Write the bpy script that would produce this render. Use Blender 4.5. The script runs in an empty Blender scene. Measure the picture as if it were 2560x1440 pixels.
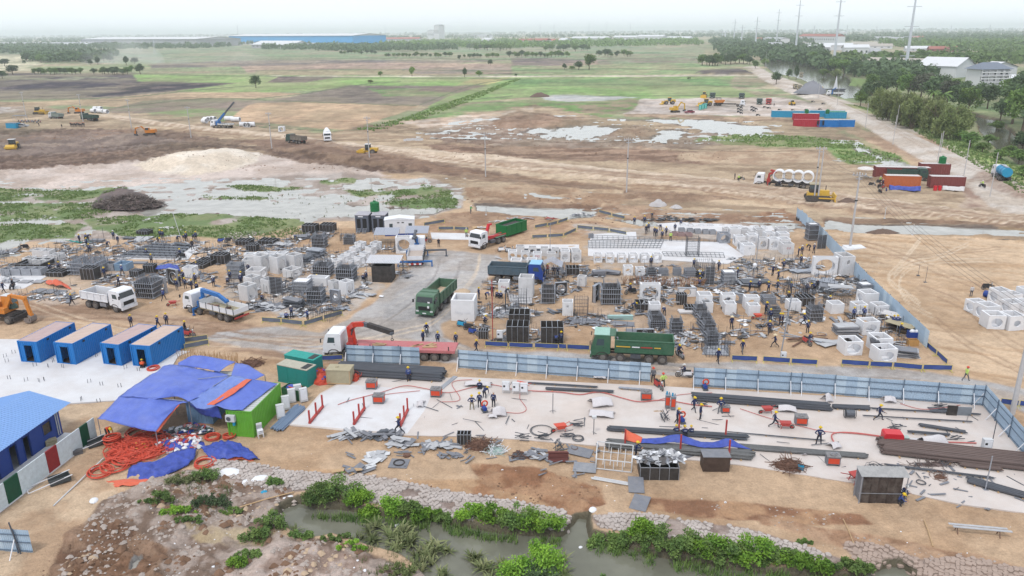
import bpy,math,random
import numpy as np
from mathutils import Vector,Matrix,Euler
sc=bpy.context.scene
rng=random.Random(7);ru=rng.uniform
def iv(node,key,v):node.inputs[key].default_value=v
R=math.radians
# camera
FPX,CAMH,PITCH,ROLL=1930.0,34.6,18.4,-.0078
cd=bpy.data.cameras.new('camera');cam=bpy.data.objects.new('camera',cd)
sc.collection.objects.link(cam)
CROT=Matrix.Rotation(R(90-PITCH),3,'X')@Matrix.Rotation(ROLL,3,'Z')
cam.matrix_world=Matrix.Translation((0,0,CAMH))@CROT.to_4x4()
cd.sensor_width=36.0;cd.lens=36.0*FPX/2560
cd.clip_start=1.0;cd.clip_end=60000
sc.camera=cam
# sky, sun, exposure
w=bpy.data.worlds.new('World');sc.world=w;w.use_nodes=True
nt=w.node_tree;nt.nodes.clear()
SUN_EL,SUN_AZ=58,205
sky=nt.nodes.new('ShaderNodeTexSky');sky.sky_type='NISHITA';sky.sun_disc=False
sky.sun_elevation=R(SUN_EL);sky.sun_rotation=R(SUN_AZ)
sky.air_density=1.0;sky.dust_density=4.0;sky.ozone_density=1.5
mx=nt.nodes.new('ShaderNodeMix');mx.data_type='RGBA';iv(mx,'Factor',.86)
nt.links.new(sky.outputs[0],mx.inputs['A']);iv(mx,'B',(10.1,10.7,11.2,1))
bg=nt.nodes.new('ShaderNodeBackground');iv(bg,'Strength',.1)
nt.links.new(mx.outputs['Result'],bg.inputs['Color'])
wo=nt.nodes.new('ShaderNodeOutputWorld');nt.links.new(bg.outputs[0],wo.inputs['Surface'])
sl=bpy.data.lights.new('sun','SUN');sl.energy=1.5;sl.angle=R(10);sl.color=(1.0,.95,.88)
so=bpy.data.objects.new('sun',sl);sc.collection.objects.link(so)
_d=Vector((math.sin(R(SUN_AZ))*math.cos(R(SUN_EL)),math.cos(R(SUN_AZ))*math.cos(R(SUN_EL)),math.sin(R(SUN_EL))))
so.rotation_euler=_d.to_track_quat('Z','Y').to_euler()
sc.view_settings.view_transform='Standard';sc.view_settings.look='None'
sc.view_settings.exposure=.26;sc.view_settings.gamma=1.0;sc.view_settings.use_curve_mapping=False
sc.render.engine='CYCLES'
sc.cycles.use_denoising=True
try:sc.cycles.denoiser='OPENIMAGEDENOISE'
except Exception:pass
sc.cycles.max_bounces=5;sc.cycles.diffuse_bounces=2;sc.cycles.glossy_bounces=2
sc.cycles.transparent_max_bounces=6;sc.cycles.volume_bounces=2
KLUM=(1.52,1.49,1.38)
# pixel -> ground
CR=np.array(CROT)
def at(px,py,z=.0):
 d=CROT@Vector(((px-1280)/FPX,-(py-720)/FPX,-1.0))
 t=(z-CAMH)/d.z
 return Vector((d.x*t,d.y*t,z))
def proj(p):
 q=CROT.transposed()@(Vector(p)-Vector((0,0,CAMH)))
 return 1280-FPX*q.x/q.z,720+FPX*q.y/q.z
def ppm(px,py):
 """photo pixels per metre (across) at that Ò point"""
 p=at(px,py);q=CROT.transposed()@(p-Vector((0,0,CAMH)))
 return FPX/-q.z
def vpm(px,py):
 a=at(px,py);return py-proj(a+Vector((0,0,1)))[1]
def yawof(p,q):
 a,b=at(*p),at(*q);return math.atan2(b.y-a.y,b.x-a.x)
def pp(l):
 """x, y, x, y ... -> pairs"""
 return list(zip(l[::2],l[1::2]))if isinstance(l[0],int)else l
def lin(c):
 c=c/255.0
 return c/12.92 if c<=.04045 else((c+.055)/1.055)**2.4
def alb(r,g,b,k=None):
 """albedo that shows as this photo colour under this light"""
 k=k or KLUM
 return tuple(min(.85,lin(v)/q)for v,q in zip((r,g,b),k))
 # noise (numpy)
def _hash(ix,iy,seed):
 h=(ix.astype(np.int64)*374761393+iy.astype(np.int64)*668265263+seed*1442695041)&0xffffffff
 h=((h^(h>>13))*1274126177)&0xffffffff
 return((h^(h>>16))&0xffff)/65535.0
def vnoise(x,y,seed=0):
 ix=np.floor(x);iy=np.floor(y);fx=x-ix;fy=y-iy
 fx=fx*fx*(3-2*fx);fy=fy*fy*(3-2*fy)
 a=_hash(ix,iy,seed);b=_hash(ix+1,iy,seed);c=_hash(ix,iy+1,seed);d=_hash(ix+1,iy+1,seed)
 return(a*(1-fx)+b*fx)*(1-fy)+(c*(1-fx)+d*fx)*fy
def fbm(x,y,octv=4,seed=0):
 s=0;a=1.0;t=0
 for i in range(octv):
  ca,sa=math.cos(.7*i),math.sin(.7*i)
  s=s+a*vnoise((x*ca-y*sa)*2**i,(x*sa+y*ca)*2**i,seed+i*17);t+=a;a*=.55
 return s/t
def smooth(e0,e1,v):
 t=np.clip((v-e0)/(e1-e0),0,1);return t*t*(3-2*t)
 # materials
MATS={}
def mat(name,col,rough=.8,metal=.0,var=.12,scale=3.0,dirt=.0,dc=(.30,.23,.16),spec=.3,bump=.0,bscale=20,coords='Object',alpha=None,stretch=None):
 if name in MATS:return MATS[name]
 m=bpy.data.materials.new(name);m.use_nodes=True;n=m.node_tree.nodes;l=m.node_tree.links
 b=n['Principled BSDF'];iv(b,'Roughness',rough);iv(b,'Metallic',metal)
 iv(b,'Specular IOR Level',spec)
 tc=n.new('ShaderNodeTexCoord');src=tc.outputs['Object']
 oi=n.new('ShaderNodeObjectInfo')
 add=n.new('ShaderNodeVectorMath');add.operation='ADD';l.new(src,add.inputs[0])
 mul=n.new('ShaderNodeMath');mul.operation='MULTIPLY';l.new(oi.outputs['Random'],mul.inputs[0]);mul.inputs[1].default_value=31.0
 l.new(mul.outputs[0],add.inputs[1]);vec=add.outputs[0]
 if stretch:
  mp=n.new('ShaderNodeMapping');iv(mp,'Scale',stretch);l.new(vec,mp.inputs['Vector']);vec=mp.outputs[0]
 nz=n.new('ShaderNodeTexNoise');iv(nz,'Scale',scale);iv(nz,'Detail',6);iv(nz,'Roughness',.65)
 l.new(vec,nz.inputs['Vector'])
 mr=n.new('ShaderNodeMapRange');iv(mr,'From Min',.3);iv(mr,'From Max',.7)
 iv(mr,'To Min',1-var);iv(mr,'To Max',1+var);l.new(nz.outputs[0],mr.inputs['Value'])
 vm=n.new('ShaderNodeVectorMath');vm.operation='SCALE';vm.inputs[0].default_value=col[:3];l.new(mr.outputs[0],vm.inputs['Scale'])
 out=vm.outputs[0]
 if dirt>0:
  n2=n.new('ShaderNodeTexNoise');iv(n2,'Scale',scale*.6);iv(n2,'Detail',8);iv(n2,'Roughness',.7)
  l.new(vec,n2.inputs['Vector'])
  r2=n.new('ShaderNodeMapRange');iv(r2,'From Min',.42);iv(r2,'From Max',.72);iv(r2,'To Max',dirt)
  l.new(n2.outputs[0],r2.inputs['Value'])
  mm=n.new('ShaderNodeMix');mm.data_type='RGBA';l.new(r2.outputs[0],mm.inputs['Factor']);l.new(out,mm.inputs['A']);iv(mm,'B',(*dc,1))
  out=mm.outputs['Result']
 l.new(out,b.inputs['Base Color'])
 if bump>0:
  nb=n.new('ShaderNodeTexNoise');iv(nb,'Scale',bscale);iv(nb,'Detail',4);l.new(vec,nb.inputs['Vector'])
  bp=n.new('ShaderNodeBump');iv(bp,'Strength',bump);iv(bp,'Distance',.05);l.new(nb.outputs[0],bp.inputs['Height']);l.new(bp.outputs[0],b.inputs['Normal'])
 MATS[name]=m;return m
 # mesh builder
class MB:
 def __init__(s):s.v=[];s.f=[];s.m=[]
 def box(s,c,d,rot=None,mi=0,taper=1.0):
  x,y,z=d[0]/2,d[1]/2,d[2]/2;b=len(s.v)
  for sx,sy,sz in((-1,-1,-1),(1,-1,-1),(1,1,-1),(-1,1,-1),(-1,-1,1),(1,-1,1),(1,1,1),(-1,1,1)):
   k=taper if sz>0 else 1.0
   p=Vector((sx*x*k,sy*y*k,sz*z))
   if rot is not None:p=rot@p
   s.v.append((p.x+c[0],p.y+c[1],p.z+c[2]))
  for f in((0,3,2,1),(4,5,6,7),(0,1,5,4),(1,2,6,5),(2,3,7,6),(3,0,4,7)):s.f.append(tuple(b+i for i in f));s.m.append(mi)
  return s
 def bar(s,a,b,wd=.05,h=None,mi=0):
  a=Vector(a);b=Vector(b);d=b-a;L=d.length
  if L<1e-6:return s
  q=d.to_track_quat('X','Z').to_matrix()
  return s.box((a+b)/2,(L,wd,h or wd),q,mi)
 def cyl(s,a,b,r,n=10,r2=None,mi=0,caps=True):
  a=Vector(a);b=Vector(b);d=b-a;q=d.to_track_quat('Z','Y').to_matrix();r2=r if r2 is None else r2;o=len(s.v)
  for i in range(n):
   t=2*math.pi*i/n;c=Vector((math.cos(t),math.sin(t),0))
   s.v.append(tuple(a+q@(c*r)));s.v.append(tuple(b+q@(c*r2)))
  for i in range(n):
   j=(i+1)%n;s.f.append((o+2*i,o+2*j,o+2*j+1,o+2*i+1));s.m.append(mi)
  if caps:
   s.f.append(tuple(o+2*i for i in range(n))[::-1]);s.m.append(mi);s.f.append(tuple(o+2*i+1 for i in range(n)));s.m.append(mi)
  return s
 def tube(s,pts,r,n=5,mi=0):
  pts=[Vector(p)for p in pts];o=len(s.v)
  for k,p in enumerate(pts):
   t=(pts[min(k+1,len(pts)-1)]-pts[max(k-1,0)]);q=t.to_track_quat('Z','Y').to_matrix()
   rr=r[k]if isinstance(r,(list,tuple))else r
   for i in range(n):
    a=2*math.pi*i/n;s.v.append(tuple(p+q@Vector((math.cos(a)*rr,math.sin(a)*rr,0))))
  for k in range(len(pts)-1):
   for i in range(n):
    j=(i+1)%n;s.f.append((o+k*n+i,o+k*n+j,o+(k+1)*n+j,o+(k+1)*n+i));s.m.append(mi)
  s.f.append(tuple(o+i for i in range(n))[::-1]);s.m.append(mi)
  s.f.append(tuple(o+(len(pts)-1)*n+i for i in range(n)));s.m.append(mi)
  return s
 def torus(s,c,Rr,r,q=None,n=18,k=6,mi=0):
  o=len(s.v)
  for i in range(n):
   a=2*math.pi*i/n
   for j in range(k):
    b=2*math.pi*j/k;p=Vector(((Rr+r*math.cos(b))*math.cos(a),(Rr+r*math.cos(b))*math.sin(a),r*math.sin(b)))
    if q is not None:p=q@p
    s.v.append((p.x+c[0],p.y+c[1],p.z+c[2]))
  for i in range(n):
   for j in range(k):
    s.f.append((o+i*k+j,o+((i+1)%n)*k+j,o+((i+1)%n)*k+(j+1)%k,o+i*k+(j+1)%k));s.m.append(mi)
  return s
 def prism(s,pts,a,b,mi=0):
  """outline pts (x,z) extruded from y=a to y=b"""
  o=len(s.v);n=len(pts)
  for y in(a,b):
   for x,z in pts:s.v.append((x,y,z))
  s.f.append(tuple(range(o,o+n)));s.f.append(tuple(range(o+2*n-1,o+n-1,-1)));s.m+=[mi,mi]
  for i in range(n):
   j=(i+1)%n;s.f.append((o+j,o+i,o+n+i,o+n+j));s.m.append(mi)
  return s
 def quad(s,*ps,mi=0):
  o=len(s.v);s.v+=[tuple(p)for p in ps];s.f.append(tuple(range(o,o+len(ps))));s.m.append(mi);return s
 def dome(s,c,rx,ry,rz,n=10,k=4,mi=0):
  o=len(s.v)
  for j in range(k):
   t=(math.pi/2)*j/k
   for i in range(n):
    a=2*math.pi*i/n;s.v.append((c[0]+rx*math.cos(t)*math.cos(a),c[1]+ry*math.cos(t)*math.sin(a),c[2]+rz*math.sin(t)))
  s.v.append((c[0],c[1],c[2]+rz));tp=len(s.v)-1
  for j in range(k-1):
   for i in range(n):s.f.append((o+j*n+i,o+j*n+(i+1)%n,o+(j+1)*n+(i+1)%n,o+(j+1)*n+i));s.m.append(mi)
  for i in range(n):s.f.append((o+(k-1)*n+i,o+(k-1)*n+(i+1)%n,tp));s.m.append(mi)
  s.f.append(tuple(o+i for i in range(n))[::-1]);s.m.append(mi);return s
 def ms_(s,mats,smooth=False):
  me=bpy.data.meshes.new('mesh');me.from_pydata(s.v,[],s.f)
  if not isinstance(mats,(list,tuple)):mats=[mats]
  for m in mats:me.materials.append(m)
  if len(mats)>1:me.polygons.foreach_set('material_index',s.m)
  if smooth:me.polygons.foreach_set('use_smooth',[True]*len(me.polygons))
  me.update();return me
 def __matmul__(s,m):return s.ms_(m)
R9X,R9Y,R9Z=(Matrix.Rotation(R(90),3,a)for a in 'XYZ')
def BX(*a,**k):return MB().box(*a,**k)
def BR(*a,**k):return MB().bar(*a,**k)
def CY(*a,**k):return MB().cyl(*a,**k)
def PZ(*a,**k):return MB().prism(*a,**k)
COL=sc.collection
def lk(name,me,parent=None,loc=None,rot=None,scl=None):
 o=bpy.data.objects.new(name,me);COL.objects.link(o)
 if parent is not None:o.parent=parent
 if loc is not None:o.location=loc
 if rot is not None:o.rotation_euler=rot
 if scl is not None:o.scale=scl if hasattr(scl,'__len__')else(scl,)*3
 return o
LABELS={}
AB=dict(zip('ŸŷŶŵŴųŲűŰůŮŭŬūŪũŨŧŦťŤţŢšŠşŞŝŜśŚřŘŗŖŕŔœŒőŐŏŎōŌŋŊŉňŇņŅńŃłŁŀĿľĽļĻĺĹĸķĶĵĴĳĲıİįĮĭĬīĪĩĨħĦĥĤģĢġĠğĞĝĜěĚęĘėĖĕĔēĒđĐďĎčČċĊĉĈćĆąĄăĂāĀÿþýüûúùø÷öõôóòñðïîíìëêéèçæåäãâáàßÞÝÜÛÚÙØ×ÖÕÔÓÒÑÐÏÎÍÌËÊÉÈÇÆÅÄÃÂÁÀ¿¾½¼»º¹¸·¶µ´³²±°¯®¬«ª©¨§¦¥¤£¢¡','canopy|flatbed|grinder|helmet|holding|on legs|plywood|reddish|shed|single|square|strips|wheel loader|ditch|faded|frontmost|hook-lift|ring|skip|wide|boards|carrying|hi-vis|narrow|open|rider in|rising|silver|spread|thick|trough|villa|and the|bar mat|bending|casting|cluster|distant|of four|rounded|rubbish|bent|side|canal|field|house|rusty|site office|smoke|weeds|beside|bulldozer|double|generator|maroon|of a pair|bush|cabinets|clothes|coil|facing the camera|flat|foot|frame|panel|plain|red post|bank|beyond the|d - person|ladder|motorbikes|sand|scraps|toward the|alone|lorry|pipes|among the|between|largest|parking|pile of|plastic|scooter|workbench|against the|front|hose|line of people|nearest the|panels|raised|shipping|third|water|upper|fourth|transmission|concrete|roof|stack|tray|gravel|tangle|clump|mould|overhanging|short|striped|tallest|tall|dump|striding|trees|open sand|cabinet|factory|opening|picture|crane|lower|bundle|frames|parked|pole|slab|back|chambers|marsh|over the|peaked canopy|upright|containers|form|line of studded forms|cabin|heap|workers|group|lying|steel|wheelbarrow|bender|corner|to the|barriers|red hose|brown|barrier|shrub|thin|walking|along the|excavator|person in|edge|large|second|road|tarpaulins|worker|bars|between the|tree|sheets|ground|power pole|bright|leaning|diagonal|round|stack of|tower|yellow|black|rebar|crouching|of three|of two|by the|long|sheet|pale|middle|under the|tarpaulin|formwork|truck|container|blue|hoarding|small|in front|near the|green|grey|motorbike|dark|standing|below the|above the|with|orange|from the|in the|chamber|left|on the|right|white|beside the|at the|behind the|of the'.split('|')))
def ex(t):
 for k,v in AB.items():t=t.replace(k,v)
 return t
def tag(o,lbl,cat,group=None,kind=None):
 lbl,group=ex(lbl or ''),ex(group or '')
 if lbl:o['label']=lbl;LABELS.setdefault(lbl,[]).append(o.name)
 if cat:o['category']=cat
 if group:o['group']=group
 if kind:o['kind']=kind
 return o
def thing(name,loc,rz,lbl,cat,group=None,scl=None):
 o=lk(name,None,None,loc,(0,0,rz),scl);o.empty_display_size=.2
 return tag(o,lbl,cat,group)
class Pr:
 """list of (part name, mesh, parent index, location, rotation); placed many times, mesh data shared"""
 def __init__(s):s.p=[]
 def __call__(s,name,me,par=-1,loc=None,rot=None,scl=None,lbl=None,kind=None):s.p.append((name,me,par,loc,rot,scl,lbl,kind));return len(s.p)-1
 def std(s,name,px,py,yaw,lbl,cat,group=None,scl=None,dz=0):
  p=at(px,py);return s.put(name,(p.x,p.y,gz_(p.x,p.y)+dz),R(yaw),lbl,cat,group,scl)
 def put(s,name,loc,rz,lbl,cat,group=None,scl=None,tilt=None):
  r=thing(name,loc,rz,lbl,cat,group,scl)
  if tilt:r.rotation_euler=(tilt[0],tilt[1],rz)
  made=[]
  for nm,me,par,lo,ro,sc_,lb,kd in s.p:
   o=lk(nm,me,r if par<0 else made[par],lo,ro,sc_);made.append(o)
   if lb:o['label']=lb
   if kd:o['kind']=kd
  return r
def stc(name,me,loc=None):
 o=lk(name,me,None,loc);o['kind']='structure';return o
 # ground: one sheet to the horizon
def pip(poly,X,Y):
 ins=np.zeros(X.shape,bool);n=len(poly)
 for i in range(n):
  x0,y0=poly[i];x1,y1=poly[(i+1)%n]
  if y0==y1:continue
  c=(y0>Y)!=(y1>Y)
  ins^=c&(X<(x1-x0)*(Y-y0)/(y1-y0)+x0)
 return ins
def sdist(poly,X,Y,ax=1.0):
 """signed distance ç outline, vertical distances counted ń (foreshortening)"""
 d=np.full(X.shape,1e9);n=len(poly)
 for i in range(n):
  x0,y0=poly[i];x1,y1=poly[(i+1)%n]
  y0*=ax;y1*=ax;dx,dy=x1-x0,y1-y0;L=dx*dx+dy*dy+1e-9
  t=np.clip(((X-x0)*dx+(Y*ax-y0)*dy)/L,0,1)
  d=np.minimum(d,np.hypot(X-x0-t*dx,Y*ax-y0-t*dy))
 return np.where(pip(poly,X,Y),d,-d)
PYS=[]
y=1640.0
while y>84.5:
 PYS.append(y);y-=2.5 if y>300 else(1.8 if y>140 else 1.0)
PYN=np.array(PYS)
far_rows=[12000.0,20000.0,45000.0]
PXS=np.arange(-420,2981,4.0)
gx,gy=np.meshgrid(PXS,np.array(PYS))
gy=gy-(gx-1280)*.0078
dx_,dy_=(gx-1280)/FPX,-(gy-720)/FPX
dw=np.stack([CR[0,0]*dx_+CR[0,1]*dy_-CR[0,2],CR[1,0]*dx_+CR[1,1]*dy_-CR[1,2],CR[2,0]*dx_+CR[2,1]*dy_-CR[2,2]])
tt=-CAMH/dw[2]
WX,WY=dw[0]*tt,dw[1]*tt
NR,NC=gx.shape
DIST=np.hypot(WX,WY)
col=np.zeros((NR,NC,3));hgt=np.zeros((NR,NC));wet=np.full((NR,NC),.0)
def S(*c):return np.array(alb(*c))
def zo(poly,c,soft=6,warp=10,wm=6.0,c2=None,cs=8.0,cmix=(.4,.6),dh=.0,rough=.0,rs=1.5,wetness=None,ax=2.0,hs=None,st=None,seed=None,w=1.0,gate=None):
 """poly: outline § Ò (photo pixels); c / c2: two earth colours mixed in patches cs metres across; dh: height; rough: relief"""
 poly=pp(poly);seed=len(poly)*13+int(poly[0][0])if seed is None else seed
 xs=[p[0]for p in poly];ys=[p[1]for p in poly];m=soft+warp+4+(hs or 0)
 r0=(PYN<=max(ys)+m+14)&(PYN>=min(ys)-m-14);c0=(gx[0]>=min(xs)-m)&(gx[0]<=max(xs)+m)
 if not r0.any()or not c0.any():return
 sl_=np.ix_(r0,c0);X,Y,U,V=gx[sl_],gy[sl_],WX[sl_],WY[sl_]
 nz=(fbm(U/wm,V/wm,4,seed)-.5)*2
 sd=sdist(poly,X,Y,ax)+nz*warp*1.6
 a=smooth(-soft,soft,sd)*w
 if gate is not None:
  gs,lo,hi=gate;a=a*smooth(lo,hi,fbm(U/gs,V/(gs*1.0),5,seed+71))
 c=S(*c);C=np.broadcast_to(c,X.shape+(3,)).copy()
 if c2 is not None:
  if st:
   an,L,Wd=st;ca,sa=math.cos(R(an)),math.sin(R(an));q=fbm((U*ca+V*sa)/L,(-U*sa+V*ca)/Wd,4,seed+5)
  else:q=fbm(U/cs,V/cs,5,seed+5)
  k=smooth(cmix[0],cmix[1],q)[...,None];C=C*(1-k)+S(*c2)*k
 col[sl_]=col[sl_]*(1-a[...,None])+C*a[...,None]
 if dh or hs:
  ah=smooth(0,hs,sd)if hs else a
  hgt[sl_]+=dh*ah
 if rough:
  rr=(fbm(U/rs,V/rs,5,seed+9)-.5)*2
  if st:rr=.55*rr+(fbm((U*ca+V*sa)/(L*.8),(-U*sa+V*ca)/(Wd*.55),4,seed+8)-.5)*2.2
  hgt[sl_]+=rough*rr*a
  col[sl_]*=(1+.10*np.clip(rr,-1,1)*a)[...,None]  # relief shading painted into the soil colour: hollows darker, bumps lighter
 if wetness is not None:wet[sl_]=wet[sl_]*(1-a)+wetness*a
n1=fbm(WX/60,WY/25,5,3)[...,None];n2=fbm(WX/9,WY/9,4,4)[...,None]
base=S(150,160,118)*(1-smooth(.4,.62,n1))+S(186,168,138)*smooth(.4,.62,n1)
sand=S(214,184,150)*(1-.6*smooth(.35,.7,n2))+S(196,164,130)*.6*smooth(.35,.7,n2)
k=smooth(300,420,gy)[...,None]
col[:]=base*(1-k)+sand*k
hgt+=(fbm(WX/3.5,WY/3.5,4,11)-.5)*.16*smooth(380,520,gy)
zo([-400,118,640,112,1300,112,1760,118,1760,150,640,152,-400,160],(140,158,122),3,2,60,(170,165,135),90,ax=4)
zo([560,124,1000,124,1400,130,1760,118,1760,140,1300,150,700,148],(138,160,118),2,2,50,(166,160,130),70,ax=4)
zo([-400,139,60,139,110,160,60,170,240,166,230,176,-400,182],(222,210,176),2,2,30,(200,196,160),40,ax=4)
zo([100,165,400,158,640,156,640,172,300,172,100,176],(150,168,120),3,2,30,(190,180,140),50,ax=4)
zo([370,160,640,150,1280,150,1100,160,640,166,380,170],(122,112,108),3,3,30,(165,150,130),45,ax=4)
zo([600,166,900,156,1280,160,1500,150,1500,160,1280,176,900,182,620,182],(196,168,144),3,3,40,(176,150,134),30,ax=4)
zo([640,176,900,172,1280,176,1280,188,640,190],(150,164,118),3,2,30,(182,166,132),60,ax=4)
zo([1000,170,1340,162,1320,186,1040,186],(182,158,138),3,3,30,(150,138,124),22,ax=4)
zo([1280,145,1390,146,1480,150,1380,165,1280,163],(112,96,100),2,2,20,(150,130,122),20,ax=4)
zo([1280,164,1500,166,1640,150,1750,160,1880,184,1600,187,1280,190],(142,164,112),3,3,30,(170,168,128),50,ax=4)
zo([1480,146,1760,144,1760,158,1640,158,1500,160],(156,140,126),2,3,30,(140,152,116),25,ax=4)
zo([-400,182,330,184,470,204,600,206,480,224,290,243,150,250,-400,252],(146,134,116),3,6,26,(100,90,90),22,(.42,.6),ax=4,st=(2,60,9))
zo([-400,204,160,205,320,209,200,222,-400,226],(68,60,70),2,4,18,(120,108,108),14,(.5,.75),ax=4)
zo([290,212,345,204,585,207,430,226,330,234,240,242,186,237,300,226],(62,56,66),2,4,16,(132,116,108),14,(.5,.7),ax=4)
zo([-400,188,200,190,340,196,220,200,-400,198],(96,86,88),2,3,18,(150,150,120),22,ax=4)
zo([330,186,640,187,900,190,1300,192,1240,212,1000,224,900,222,640,232,430,229,600,208,345,203],(148,180,104),3,3,26,(168,184,122),36,ax=4)
zo([700,191,862,191,760,207,664,206],(84,70,76),2,3,14,(138,118,112),12,ax=4)
zo([-400,254,60,255,240,247,400,233,640,230,760,234,640,246,510,246,400,252,300,268,180,263,60,268,-400,272],(206,178,144),3,3,18,(188,160,130),16,ax=3)
zo([270,273,360,252,520,245,740,256,640,292,600,308,520,310,380,302,280,286],(140,140,112),3,4,10,(150,132,118),9,ax=3,st=(4,40,4))
zo([350,284,520,270,640,288,560,306,390,302],(136,166,98),3,4,10,(160,158,120),8,ax=3,w=.7)
zo([620,262,680,250,860,257,1050,264,1010,280,935,304,880,326,800,322,690,310,560,304],(210,178,144),3,3,14,(196,164,132),12,ax=3)
zo([640,258,760,235,880,212,970,214,1180,214,1260,212,1190,246,1060,264,860,257,740,254],(152,138,122),3,5,10,(132,120,110),8,ax=3,st=(10,30,3))
zo([920,222,1120,222,1200,234,1180,242,960,240],(128,160,98),3,5,12,(150,150,112),10,ax=3)
zo([1040,226,1080,216,1240,214,1160,234],(128,104,104),3,3,10,(150,130,118),8,ax=3)
zo([1180,196,1300,194,1330,200,1220,212,1140,212],(206,190,132),3,3,20,(180,186,120),20,ax=3)
zo([1290,192,1900,190,1960,216,1900,238,1860,246,1560,246,1340,240,1120,262,1050,290,1000,310,1120,240],(140,170,102),3,4,18,(160,176,118),22,ax=3)
zo([1290,198,1700,196,1880,200,1890,214,1500,214,1280,210],(124,158,100),3,4,14,(146,164,112),14,ax=3)
zo([640,189,850,190,1300,190,1760,187,1900,188,1900,190,1300,193,850,192,640,191],(222,210,186),1,.5,20,ax=6)
zo([1840,190,1960,188,2010,230,1900,240,1820,214],(186,170,142),3,5,16,(150,160,118),14,ax=3)
zo([1100,270,1310,250,1580,248,1400,300,1340,292,1280,270,1160,300,1000,330,880,332],(128,160,96),3,4,9,(150,156,112),9,ax=3)
zo([1345,238,1420,236,1600,244,1540,250,1420,254,1365,250],(186,186,182),2,3,14,(206,200,190),10,ax=3,wetness=.6)
zo([1560,246,1650,244,1500,300,1400,306,1420,280],(126,162,92),3,4,9,(160,150,118),9,ax=3)
zo([1400,262,1560,252,1600,262,1480,290,1380,284],(130,164,94),3,4,9,(168,150,122),9,ax=3)
zo([1750,178,1800,176,1850,174,1890,185,1800,187,1735,184],(84,74,78),2,2,10,(110,98,98),10,ax=4,dh=1.8,hs=9)
zo([-420,258,60,262,200,276,420,290,600,306,800,330,940,312,1060,300,1340,262,1560,300,1900,300,2100,330,2300,420,2980,600,2980,640,2060,570,1800,560,1500,530,1180,520,1060,440,850,430,700,390,420,470,-420,520],(200,176,146),5,12,8,(166,142,116),7,rough=.5,rs=2.5,st=(-8,16,2.5))
zo([-420,265,60,268,70,282,-420,292],(196,186,176),3,4,8,(170,150,134),6)
zo([-420,330,160,322,420,322,700,374,860,400,980,402,1060,430,880,436,760,420,640,372,480,372,420,400,300,420,0,440,-420,450],(112,90,78),5,10,5,(146,122,104),5,rough=.6,rs=1.6,st=(22,9,.9))
zo([-420,345,100,336,300,330,480,352,300,376,0,392,-420,395],(132,114,104),5,8,8,(166,146,130),7,(.4,.7))
zo([660,368,780,360,930,382,1080,410,1070,430,930,420,800,402],(108,86,72),4,6,5,(152,126,104),4,dh=.9,hs=26,rough=.3,rs=1.5)
zo([-420,430,60,424,350,405,440,382,570,372,650,385,740,404,860,414,980,440,900,450,700,452,420,465,0,498,-420,505],(226,208,194),4,6,8,(206,186,170),9,rough=.05)
zo([330,412,440,385,570,371,655,386,645,404,560,428,470,440,390,432],(254,240,220),6,4,8,(240,222,198),8,dh=2.8,hs=50)
zo([235,282,300,288,520,318,700,332,860,356,1060,372,1220,386,1500,420,1500,440,1200,420,1000,398,850,376,700,344,520,326,300,300],(216,196,172),2,3,8,(200,178,152),6)
zo([560,350,760,346,1000,384,1200,420,1500,446,1700,452,1900,470,2100,500,2560,540,2980,580,2980,610,2560,575,2060,520,1900,500,1600,476,1200,452,1020,420,800,386],(174,146,122),4,5,8,(140,114,96),6,st=(-9,40,1.0),rough=.22)
zo([1060,404,1400,432,1700,440,1900,452,2300,500,2560,520,2560,526,2200,500,1900,464,1600,452,1300,440],(214,190,160),2,4,8,(196,170,142),6)
zo([1150,430,1500,450,1800,480,2060,522,2400,548,2560,562,2560,570,2300,556,1900,514,1500,480,1160,448],(214,188,156),3,5,6,(190,160,130),5)
zo([2050,560,2300,560,2560,572,2560,588,2300,578,2060,574],(206,178,142),3,3,6,(170,144,112),5)
zo([1400,500,1900,540,2040,570,1960,585,1600,560,1380,530],(160,128,104),4,6,5,(190,160,132),4,rough=.3,rs=1.4)
zo([1560,476,1800,488,1860,500,1700,506,1560,496],(150,122,100),4,6,4,(176,148,122),4,dh=.7,hs=24,rough=.3)
zo([1880,540,1960,520,2020,560,2010,600,1940,590],(140,106,84),4,8,4,(170,134,106),3,rough=.3)
zo([1980,236,2010,246,2110,290,2200,330,2320,392,2450,450,2620,560,2980,700,2980,520,2600,470,2480,390,2330,330,2200,280,2080,240,1960,200,1880,170,1860,168,1900,196],(218,206,190),3,3,9,(206,188,166),8,dh=.5,hs=20)
zo([2420,440,2560,460,2980,600,2980,560,2560,530,2400,520],(168,140,122),8,12,6,(200,178,156),5)
zo([1600,248,1760,244,1960,244,2060,262,2120,284,1980,292,1700,286,1560,284,1590,272],(220,206,194),3,4,9,(204,186,170),8)
zo([1560,284,1700,286,1900,292,2130,310,2200,350,2120,326,1900,304,1560,292],(196,168,140),3,5,5,(160,134,110),4,rough=.2)
zo([2100,320,2330,345,2420,420,2300,410,2180,360],(206,176,146),4,8,4,(176,146,120),4,rough=.25)
zo([2130,262,2300,290,2560,420,2560,470,2400,380,2250,310,2100,262],(146,172,96),4,6,5,(176,176,120),5)
zo([2000,170,2560,180,2980,200,2980,560,2560,430,2300,280,2120,250,2000,215,1890,172],(110,132,86),4,6,12,(140,150,104),9,w=.8)
zo([1000,305,1180,286,1330,270,1340,290,1310,312,1200,318,1060,322],(226,206,186),4,5,8,(214,186,160),7)
zo([1040,322,1330,296,1600,330,1900,336,1740,372,1400,372,1120,360],(150,126,108),5,10,5,(176,156,138),5,rough=.5,rs=1.6)
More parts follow.
